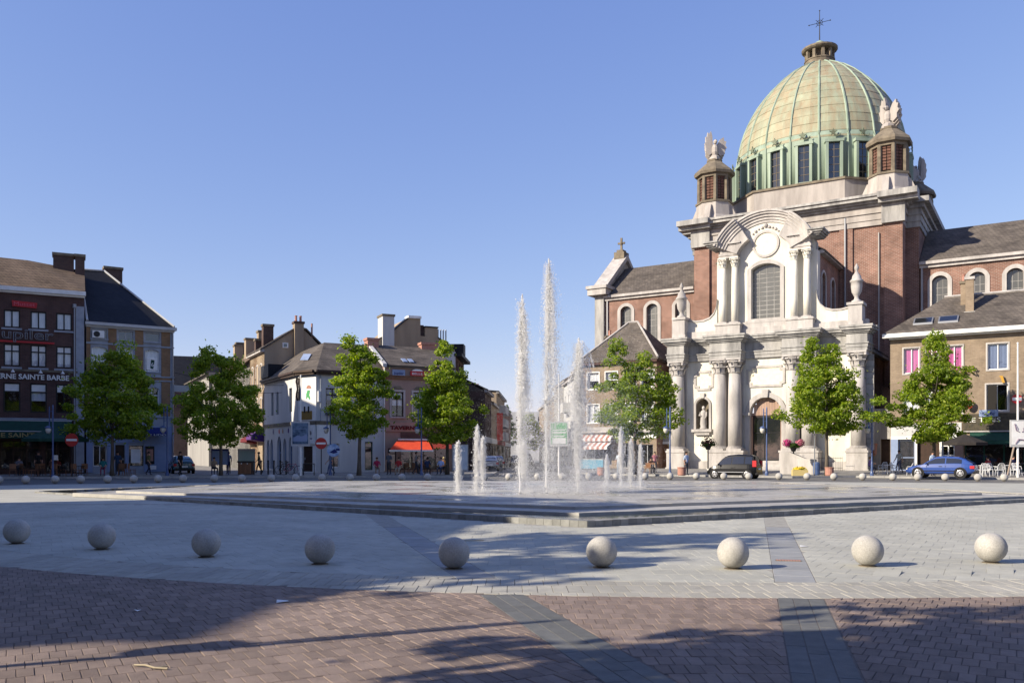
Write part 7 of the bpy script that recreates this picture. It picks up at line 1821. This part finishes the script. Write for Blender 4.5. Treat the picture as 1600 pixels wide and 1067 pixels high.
for s_ in (-1, 1):
    m.tube([(s_ * .08, -.165, 3.15), (s_ * .3, -.165, 3.25), (s_ * .4, -.165, 3.7)], .03, 5)
    for t in range(3): m.tube([(s_ * (.22 + .07 * t), -.165, 3.2 + .13 * t), (s_ * (.16 + .07 * t), -.165, 3.42 + .12 * t)], .018, 4)
m.tube([(-.35, -.165, 2.35), (-.15, -.165, 2.65), (.2, -.165, 2.62), (.4, -.165, 2.4)], [.03, .06, .05, .03], 6); m.b('antler_emblem', mat('grey_violet_print', (.25, .2, .25), None), p_)
def road_sign(label, x, y, face, zc=2.45, r=.42, bar=True, h=None):
    o = emp('road_sign', label, 'road sign', (x, y, gz(x, y)), 0)
    m = M(); m.tube([(0, 0, 0), (0, 0, zc + r * .8)], .035, 8); m.b('post', X['black'], o)
    m = M(); m.v = []; n = 24
    P = [(r * math.cos(2 * math.pi * i / n), zc + r * math.sin(2 * math.pi * i / n)) for i in range(n)]; m.ext(P, -.07, -.045); d = m.b('disc', face, o)
    if bar: m = M(); m.box(-r * .8, r * .8, -.078, -.071, zc - r * .16, zc + r * .16); m.b('bar', X['white'], d)
    return o, d
signred = mat('signal_red', (.42, .035, .03), None, rough=.5)
road_sign('faded red no entry sign before the tavern terrace, left of the leftmost tree', -30.55, 60.0, signred, 2.55, .46)
road_sign('red no entry sign on a dark post in front of the white corner building', -13.95, 63.2, signred, 2.35, .42)
o, d = road_sign('large round pale blue disc sign beside the red no entry sign', -13.0, 63.0, mat('pale_blue_disc', (.48, .58, .74), (.12, .24, .48), 3, .5), 1.85, .48, False)
m = M(); m.box(.18, .45, -.08, -.071, 1.82, 1.98); m.ext([(-.3, 1.7), (.1, 1.95), (.3, 1.7), (.0, 1.6)], -.08, -.072); m.b('disc_mark', X['navy'], d)
o = emp('advertising_case', 'tall glazed advertising case right of the pink tavern awning', 'sign', (-3.95, 65.6, gz(-3.95, 65.6)), R(18))
m = M(); m.box(-.62, .62, -.12, .12, .3, 2.3); m.box(-.3, .3, -.09, .09, 0, .3); m.b('case', X['steel'], o); m = M(); m.box(-.54, .54, -.135, -.121, .4, 2.2); m.b('poster', mat('pale_poster', (.42, .5, .56), (.3, .38, .48), 2, .3), o)
for x, y, lb in ((-22.3, 66.0, 'blue and white notice frame standing at the side street corner'), (-20.4, 66.4, 'pale green glass kiosk panel behind the second tree trunk')):
    o = emp('notice_board', lb, 'notice board', (x, y, .12)); gk = 'glass' in lb
    m = M(); m.box(-.66, -.6, -.04, .04, 0, 1.9); m.box(.6, .66, -.04, .04, 0, 1.9); m.box(-.66, .66, -.05, .05, 1.82, 1.98); m.b('frame', X['navy'] if not gk else X['steel'], o); m = M(); m.box(-.6, .6, -.02, .02, .75 if not gk else .3, 1.82); m.b('panel', X['pale_blue'] if not gk else mat('pale_green_glass', (.22, .32, .30), None, rough=.2), o)
o = emp('cabinet', 'dark brown slatted cabinet with two pale knobs on the left pavement', 'cabinet', (-19.9, 64.6, .12))
m = M(); m.box(-.5, .5, -.3, .3, .05, .95); m.b('body', X['wood_dark'], o); m = M(); m.box(-.56, .56, -.36, .36, .95, 1.05); m.b('top', X['black'], o)
for i in range(8): m = M(); m.box(-.48 + i * .122, -.38 + i * .122, -.33, -.3, .1, .9); m.b('slat', X['wood'], o)
for s_ in (-.22, .22): m = M(); m.ball((s_, -.36, .86), .05, 8); m.b('knob', X['white'], o)
# bollards and hoop barrier on the corner pavement
def bollard(x, y, label):
    o = emp('bollard', label, 'bollard', (x, y, gz(x, y)), 0, 'dark bollards by the corner building'); m = M(); m.lathe([(.06, 0), (.055, .95), (.07, .97), (.07, 1.05), (.03, 1.1)], 0, 0, 10); m.b('post', X['black'], o)
for i, px in enumerate((397, 408, 419, 428, 438, 447)): bollard((px - 800) / 1350 * 66.5, 66.5, 'dark bollard %s from the left along the white corner building' % ORD[i])
o = emp('hoop_barrier', 'low dark hoop barrier in front of the brown corner door', 'barrier', (-15.1, 64.2, .12)); m = M(); m.tube([(-.4, 0, 0), (-.4, 0, .85), (.4, 0, .85), (.4, 0, 0)], .045, 8); m.b('hoop', X['black'], o)
# bicycle by the corner building
def bike(x, y, rz, label, col):
    o = emp('bicycle', label, 'bicycle', (x, y, gz(x, y)), R(rz))
    for wx in (-.52, .52):
        m = M(); n = 20
        for i in range(n): a0, a1 = 2 * math.pi * i / n, 2 * math.pi * (i + 1) / n; m.tube([(wx + .33 * math.cos(a0), 0, .34 + .33 * math.sin(a0)), (wx + .33 * math.cos(a1), 0, .34 + .33 * math.sin(a1))], .02, 5, False)
        for i in range(8): a0 = math.pi * i / 4; m.tube([(wx, 0, .34), (wx + .32 * math.cos(a0), 0, .34 + .32 * math.sin(a0))], .004, 3)
        m.b('wheel', X['rubber'], o)
    m = M(); P = {'r': (-.52, 0, .34), 'b': (-.08, 0, .30), 's': (-.22, 0, .82), 'h': (.36, 0, .84), 'f': (.52, 0, .34)}
    for a, b in (('r', 'b'), ('b', 's'), ('s', 'h'), ('h', 'b'), ('r', 's'), ('h', 'f')): m.tube([P[a], P[b]], .022, 6)
    m.b('frame', col, o); m = M(); m.tube([(-.22, 0, .82), (-.25, 0, .95)], .015, 5); m.ball((-.27, 0, .97), .09, 8, (1.3, .7, .35)); m.b('saddle', X['black'], o)
    m = M(); m.tube([(.36, 0, .84), (.34, 0, 1.0)], .015, 5); m.tube([(.28, -.28, 1.02), (.36, 0, 1.0), (.28, .28, 1.02)], .014, 5); m.b('handlebar', X['steel'], o)
bike(-16.7, 65.3, 10, 'pink framed bicycle leaning near the white flagpole', cloth((.35, .12, .16))); bike(-17.5, 66.6, -15, 'dark bicycle behind the pink framed one', X['black'])
# planters, bollard pots
for i, (x, y, lb) in enumerate(((12.45, 63.4, 'brick pink planter drum beside the standing man in blue shirt'), (23.0, 62.6 - .0, 'brick pink planter drum at the foot of the tree before the church'), (6.5, 62.9, 'brick pink planter drum behind the smallest jet'))):
    o = emp('planter', lb, 'planter', (x, y, gz(x, y)), 0, 'brick pink planter drums'); m = M(); m.lathe([(.26, 0), (.30, .08), (.30, .52), (.33, .55), (.33, .62), (.24, .62), (.24, .56)], 0, 0, 14); m.b('drum', X['terracotta'], o)
    m = M(); m.lathe([(.005, .57), (.25, .56)], 0, 0, 10); m.b('soil', X['wood_dark'], o)
def petals(m, c, r, n, sz, sc=(1, 1, 1)):
    for i in range(n):
        d = Vector((rnd.gauss(0, 1), rnd.gauss(0, 1), rnd.gauss(0, 1))).normalized(); p0 = Vector(c) + Vector((d.x * r * sc[0], d.y * r * sc[1], d.z * r * sc[2])) * rnd.uniform(.5, 1); e = d.orthogonal().normalized() * sz; f = d.cross(e).normalized() * sz
        m.q(tuple(p0 - e), tuple(p0 - f), tuple(p0 + e), tuple(p0 + f))
def flower_post(label, x, y, cols, zc=2.35, r=.55):
    o = emp('flower_column', label, 'flower planter', (x, y, gz(x, y))); m = M(); m.tube([(0, 0, 0), (0, 0, zc - .2)], .05, 8); m.lathe([(.15, zc - .55), (.3, zc - .2), (.32, zc - .15)], 0, 0, 10); m.b('stand', X['black'], o)
    for dx, mt in cols: m = M(); petals(m, (dx, 0, zc + .1), r * .85, 220, .06, (.95, .8, .8)); m.b('flowers', mt, o)
    m = M(); petals(m, (0, 0, zc - .1), r * .9, 120, .09, (1.2, .8, .5)); m.b('foliage', X['leaf_dark'], o)
flower_post('flower column with two balls of magenta blooms right of the church door', 21.6, 66.3, [(-.5, X['flower_pink']), (.5, mat('dusky_pink_petals', (.42, .12, .18), None))], 2.3, .52)
flower_post('flower column with dark crimson blooms left of the church door', 15.25, 67.2, [(0, X['flower_dark'])], 2.45, .75)
o = emp('flower_box', 'yellow flower box full of yellow blooms at the foot of the stone ramp', 'flower planter', (20.95, 62.9, gz(20.95, 62.9)), R(-5)); m = M(); m.box(-.55, .55, -.22, .22, 0, .42); m.b('box', mat('yellow_paint', (.50, .40, .17), None), o)
m = M(); petals(m, (0, 0, .5), .5, 220, .05, (1.1, .4, .4)); m.b('flowers', X['flower_yellow'], o); m = M(); petals(m, (0, 0, .45), .5, 120, .06, (1.1, .4, .4)); m.b('foliage', X['leaf'], o)
o = emp('stone_ramp', 'sloping pale stone ramp wall right of the church steps', 'ramp', (22.0, 66.4, gz(22, 66.4)), R(-32)); m = M(); m.ext([(-1.3, 0), (1.3, 0), (1.3, 1.15), (.6, 1.2), (-.6, 1.7), (-1.3, 1.75)], -.35, .35); m.b('ramp', X['stone'], o)
# iron fence at the foot of the right columns
o = emp('iron_fence', 'thin black iron railing at the foot of the church facade right of the ramp', 'fence', (22.56, 76.82, 0), CH_R)
for s0, s1 in ((4.9, 7.0),):
    m = M(); m.tube([(s0, -2.6, .55), (s1, -2.6, .55)], .015, 4); m.tube([(s0, -2.6, 1.35), (s1, -2.6, 1.35)], .015, 4); m.b('rail', X['black'], o)
    for i in range(16): x = s0 + (s1 - s0) * i / 15; m = M(); m.tube([(x, -2.6, .25), (x, -2.6, 1.5)], [.012, .006], 4); m.b('bar', X['black'], o)
# cafe tables and chairs
def chair_proto(mt, plastic):
    o = emp('cafe_chair', None, 'chair', (0, 0, 0)); m = M(); m.box(-.21, .21, -.21, .21, .42, .455); m.b('seat', mt, o)
    m = M(); P = [(-.21, .19, .455), (.21, .19, .455)]
    if plastic:
        for i in range(5): xx = -.17 + i * .085; m.tube([(xx, .20, .45), (xx * 1.05, .27, .84)], .014, 4)
        m.tube([(-.21, .2, .45), (-.24, .26, .7), (-.14, .29, .88), (.14, .29, .88), (.24, .26, .7), (.21, .2, .45)], .022, 5); m.tube([(-.23, .25, .66), (-.26, -.12, .64), (-.24, -.18, .42)], .02, 5); m.tube([(.23, .25, .66), (.26, -.12, .64), (.24, -.18, .42)], .02, 5)
    else: m.box(-.21, .21, .2, .235, .5, .88)
    m.b('backrest', mt, o)
    for sx in (-1, 1):
        for sy in (-1, 1): m = M(); m.tube([(sx * .18, sy * .18, .42), (sx * .22, sy * .22, 0)], [.022, .016], 5); m.b('leg', mt, o)
    return o
def table_proto(mt, mleg):
    o = emp('cafe_table', None, 'table', (0, 0, 0)); m = M(); m.lathe([(.02, .70), (.36, .70), (.36, .73), (.02, .73)], 0, 0, 18); m.b('tabletop', mt, o)
    for i in range(4): a = math.pi / 4 + i * math.pi / 2; m = M(); m.tube([(.22 * math.cos(a), .22 * math.sin(a), .70), (.28 * math.cos(a), .28 * math.sin(a), 0)], .018, 5); m.b('leg', mleg, o)
    return o
used = set()
def place(proto, key, x, y, rz, label, group, z=None):
    z = gz(x, y) if z is None else z
    if key in used: o = dup(proto, None, (x, y, z), R(rz), label)
    else: used.add(key); o = proto; o.location = (x, y, z); o.rotation_euler = (0, 0, R(rz)); o['label'] = label
    o['group'] = group; return o
wc_ = chair_proto(X['white_plastic'], True); wt_ = table_proto(X['white_plastic'], X['white_plastic']); bc_ = chair_proto(X['wood'], False); bt2 = table_proto(X['wood_dark'], X['black'])
GW, GB = 'white plastic chairs of the right hand cafe', 'brown wooden chairs of the tavern terraces'
for i, (px, Z, rz) in enumerate(((1398, 64.6, 90), (1424, 62.2, 200), (1533, 60.4, 190), (1541, 59.6, 150), (1551, 60.6, 20), (1562, 59.8, 175), (1583, 59.6, 160), (1590, 60.4, 40), (1379, 65.0, -60))):
    place(wc_, 'wc', (px - 800) / 1350 * Z, Z, rz, 'white plastic armchair, %s from the left of the right hand cafe chairs' % ORD[(1, 2, 3, 4, 5, 6, 7, 8, 0)[i]], GW)
for i, (px, Z, lb) in enumerate(((1389, 64.2, 'white plastic table by the dark church doorway'), (1537, 61.0, 'white plastic table right of the blue car boot'), (1573, 60.8, 'white plastic table under the antler poster'))):
    place(wt_, 'wt', (px - 800) / 1350 * Z, Z, 0, lb, 'white tables of the right hand cafe')
for i, (px, Z, rz) in enumerate(((20, 61.5, 30), (38, 62.6, 150), (52, 61, -40), (66, 62.8, 200), (84, 61.2, 20), (98, 62.6, 120), (118, 61.5, 60), (131, 62.8, 220), (622, 67.6, 90), (634, 68.8, 200), (645, 67.4, -30), (652, 69.5, 100), (670, 68.4, 20))):
    t_ = i >= 8
    place(bc_, 'bc', (px - 800) / 1350 * Z, Z, rz, ('brown wooden chair under the red awning, %s from the left' % ORD[i - 8]) if t_ else 'brown wooden chair of the left terrace, %s from the left' % ORD[i], GB)
for i, (px, Z) in enumerate(((30, 62.2), (60, 61.6), (92, 62.2), (125, 62.3), (628, 68.2), (660, 68.9))):
    place(bt2, 'bt', (px - 800) / 1350 * Z, Z, 0, ('dark round table under the red awning, %s from the left' % ORD[i - 4]) if i > 3 else 'dark round table of the left terrace, %s from the left' % ORD[i], 'dark round terrace tables')
for i, (px, Z, rz) in enumerate(((190, 63, 20), (198, 63.8, 160), (206, 63, 100), (1000, 68.2, 40), (990, 67.6, 190), (1012, 67.8, -20))):
    place(bc_, 'bc', (px - 800) / 1350 * Z, Z, rz, ('dark chair stacked before the striped town house, %s from the left' % ORD[i]) if i < 3 else 'wooden chair behind the slim jets, %s from the left' % ORD[i - 3], GB)
def parasol(label, x, y, mt, r=1.7, zt=2.75, zb=2.15, n=8, post='wood_dark'):
    o = emp('parasol', label, 'parasol', (x, y, gz(x, y))); m = M(); m.tube([(0, 0, 0), (0, 0, zt)], .03, 8); m.lathe([(.28, 0), (.28, .07), (.05, .1)], 0, 0, 12); m.b('pole', X[post], o)
    m = M(); P = [(r * math.cos(2 * math.pi * i / n), r * math.sin(2 * math.pi * i / n)) for i in range(n)]
    for i in range(n):
        a, b = P[i], P[(i + 1) % n]; m.q((a[0], a[1], zb), (b[0], b[1], zb), (0, 0, zt)); m.q((b[0], b[1], zb - .02), (a[0], a[1], zb - .02), (0, 0, zt - .02)); m.q((a[0], a[1], zb - .2), (b[0], b[1], zb - .2), (b[0], b[1], zb), (a[0], a[1], zb))
    m.b('canopy', mt, o); return o
parasol('open dark green parasol on the left tavern terrace', -32.6, 61.8, X['green_fabric'], 2.25, 3.6, 2.65)
parasol('open dark brown parasol at the right hand cafe behind the blue car', 31.9, 60.9, cloth((.035, .03, .028)), 1.5, 2.95, 2.35)
o = emp('folded_parasol', 'slim folded pale parasol leaning at the right edge of the cafe', 'parasol', (34.0, 58.9, gz(34, 58.9))); m = M(); m.tube([(-.25, 0, 0), (.35, 0, 2.6)], [.05, .07], 8); m.b('closed_canopy', mat('sun_bleached_cloth', (.30, .24, .2), None), o)
o = emp('menu_board', 'small white menu board on a stand under the green parasol', 'sign', (-32.1, 60.7, .0 + gz(-32.1, 60.7))); m = M(); m.tube([(0, 0, 0), (0, 0, 1.2)], .025, 6); m.b('stand', X['black'], o); m = M(); m.box(-.2, .2, -.03, .02, 1.15, 1.5); m.b('board', X['white'], o)
o = emp('litter_bin', 'blue green litter bin beside the trunk before the church', 'litter bin', (22.7, 64.4, gz(22.7, 64.4))); m = M(); m.lathe([(.2, 0), (.24, .1), (.26, .85), (.22, .95), (.05, 1.0)], 0, 0, 14); m.b('drum', X['blue_steel'], o)
m = M(); m.lathe([(.045, 0), (.04, 4.2), (.02, 4.25)], 0, 0, 8); o = m.b('signal_post', X['steel']); o.location = (22.2, 63.4, gz(22.2, 63.4)); tag(o, 'thin grey post left of the trunk before the church', 'post')
o = emp('market_counter', 'blue cloth covered counter under the striped awning left of the church', 'counter', ch(-15.6, -3.2) + (.2,), CH_R); m = M(); m.box(-1.3, 1.3, -.3, .3, .1, .95); m.b('counter', mat('turquoise_cloth', (.10, .32, .45), (.08, .26, .38), 4), o); m = M(); m.box(-1.35, 1.35, -.35, .35, .95, 1.0); m.b('top', X['white'], o)
# cables across the left side street, swallows of litter in the foreground
for i, (z0, z1, yy) in enumerate(((8.6, 7.9, 0), (7.7, 7.3, .6))):
    P = [Vector((-28.7, 73.5 + yy, z0)).lerp(Vector((-20.6, 78.2 + yy, z1)), t / 12) - Vector((0, 0, .35 * math.sin(math.pi * t / 12))) for t in range(13)]
    m = M(); m.tube(P, .018, 4); tag(m.b('overhead_cable', X['black']), 'thin black cable sagging across the left side street, %s of two' % ('upper', 'lower')[i], 'cable', 'overhead cables')
for x, y, rz, lb in ((-2.64, 9.93, 20, 'flat white scrap of paper on the shaded red paving'), (5.35, 15.85, -10, 'crumpled white wrapper on the pale slabs right of the grey strip'), (-4.05, 9.35, 70, 'tiny white scrap left of the larger paper on the red paving')):
    m = M(); s_ = .07 if 'tiny' not in lb else .03; m.q((-s_, -s_ * .8, .004), (s_, -s_ * .6, .012), (s_ * .9, s_ * .8, .006), (-s_ * .8, s_, .02)); m.q((-s_, -s_ * .8, .003), (-s_ * .8, s_, .019), (s_ * .9, s_ * .8, .005), (s_, -s_ * .6, .011)); o = m.b('paper_scrap', X['white']); o.location = (x, y, .003); o.rotation_euler = (0, 0, R(rz)); tag(o, lb, 'litter')
m = M(); m.tube([(-.16, .06, .012), (-.05, .02, .02), (.04, -.03, .012), (.15, -.05, .01)], .009, 5); m.tube([(.04, -.03, .012), (.12, .03, .012)], .006, 4); o = m.b('straw_twig', mat('dry_straw', (.36, .31, .22), None)); o.location = (-2.86, 6.85, .003); tag(o, 'dry forked straw twig lying on the sunlit red paving', 'litter')
m = M(); m.tube([(-.35, 0, .012), (-.15, -.05, .015), (.15, .02, .015), (.4, .12, .012)], .008, 5); o = m.b('dry_branch', bpy.data.materials['dry_straw']); o.location = (-.95, 16.8, .003); tag(o, 'thin curved dry branch on the grey slabs near the basin tip', 'litter')
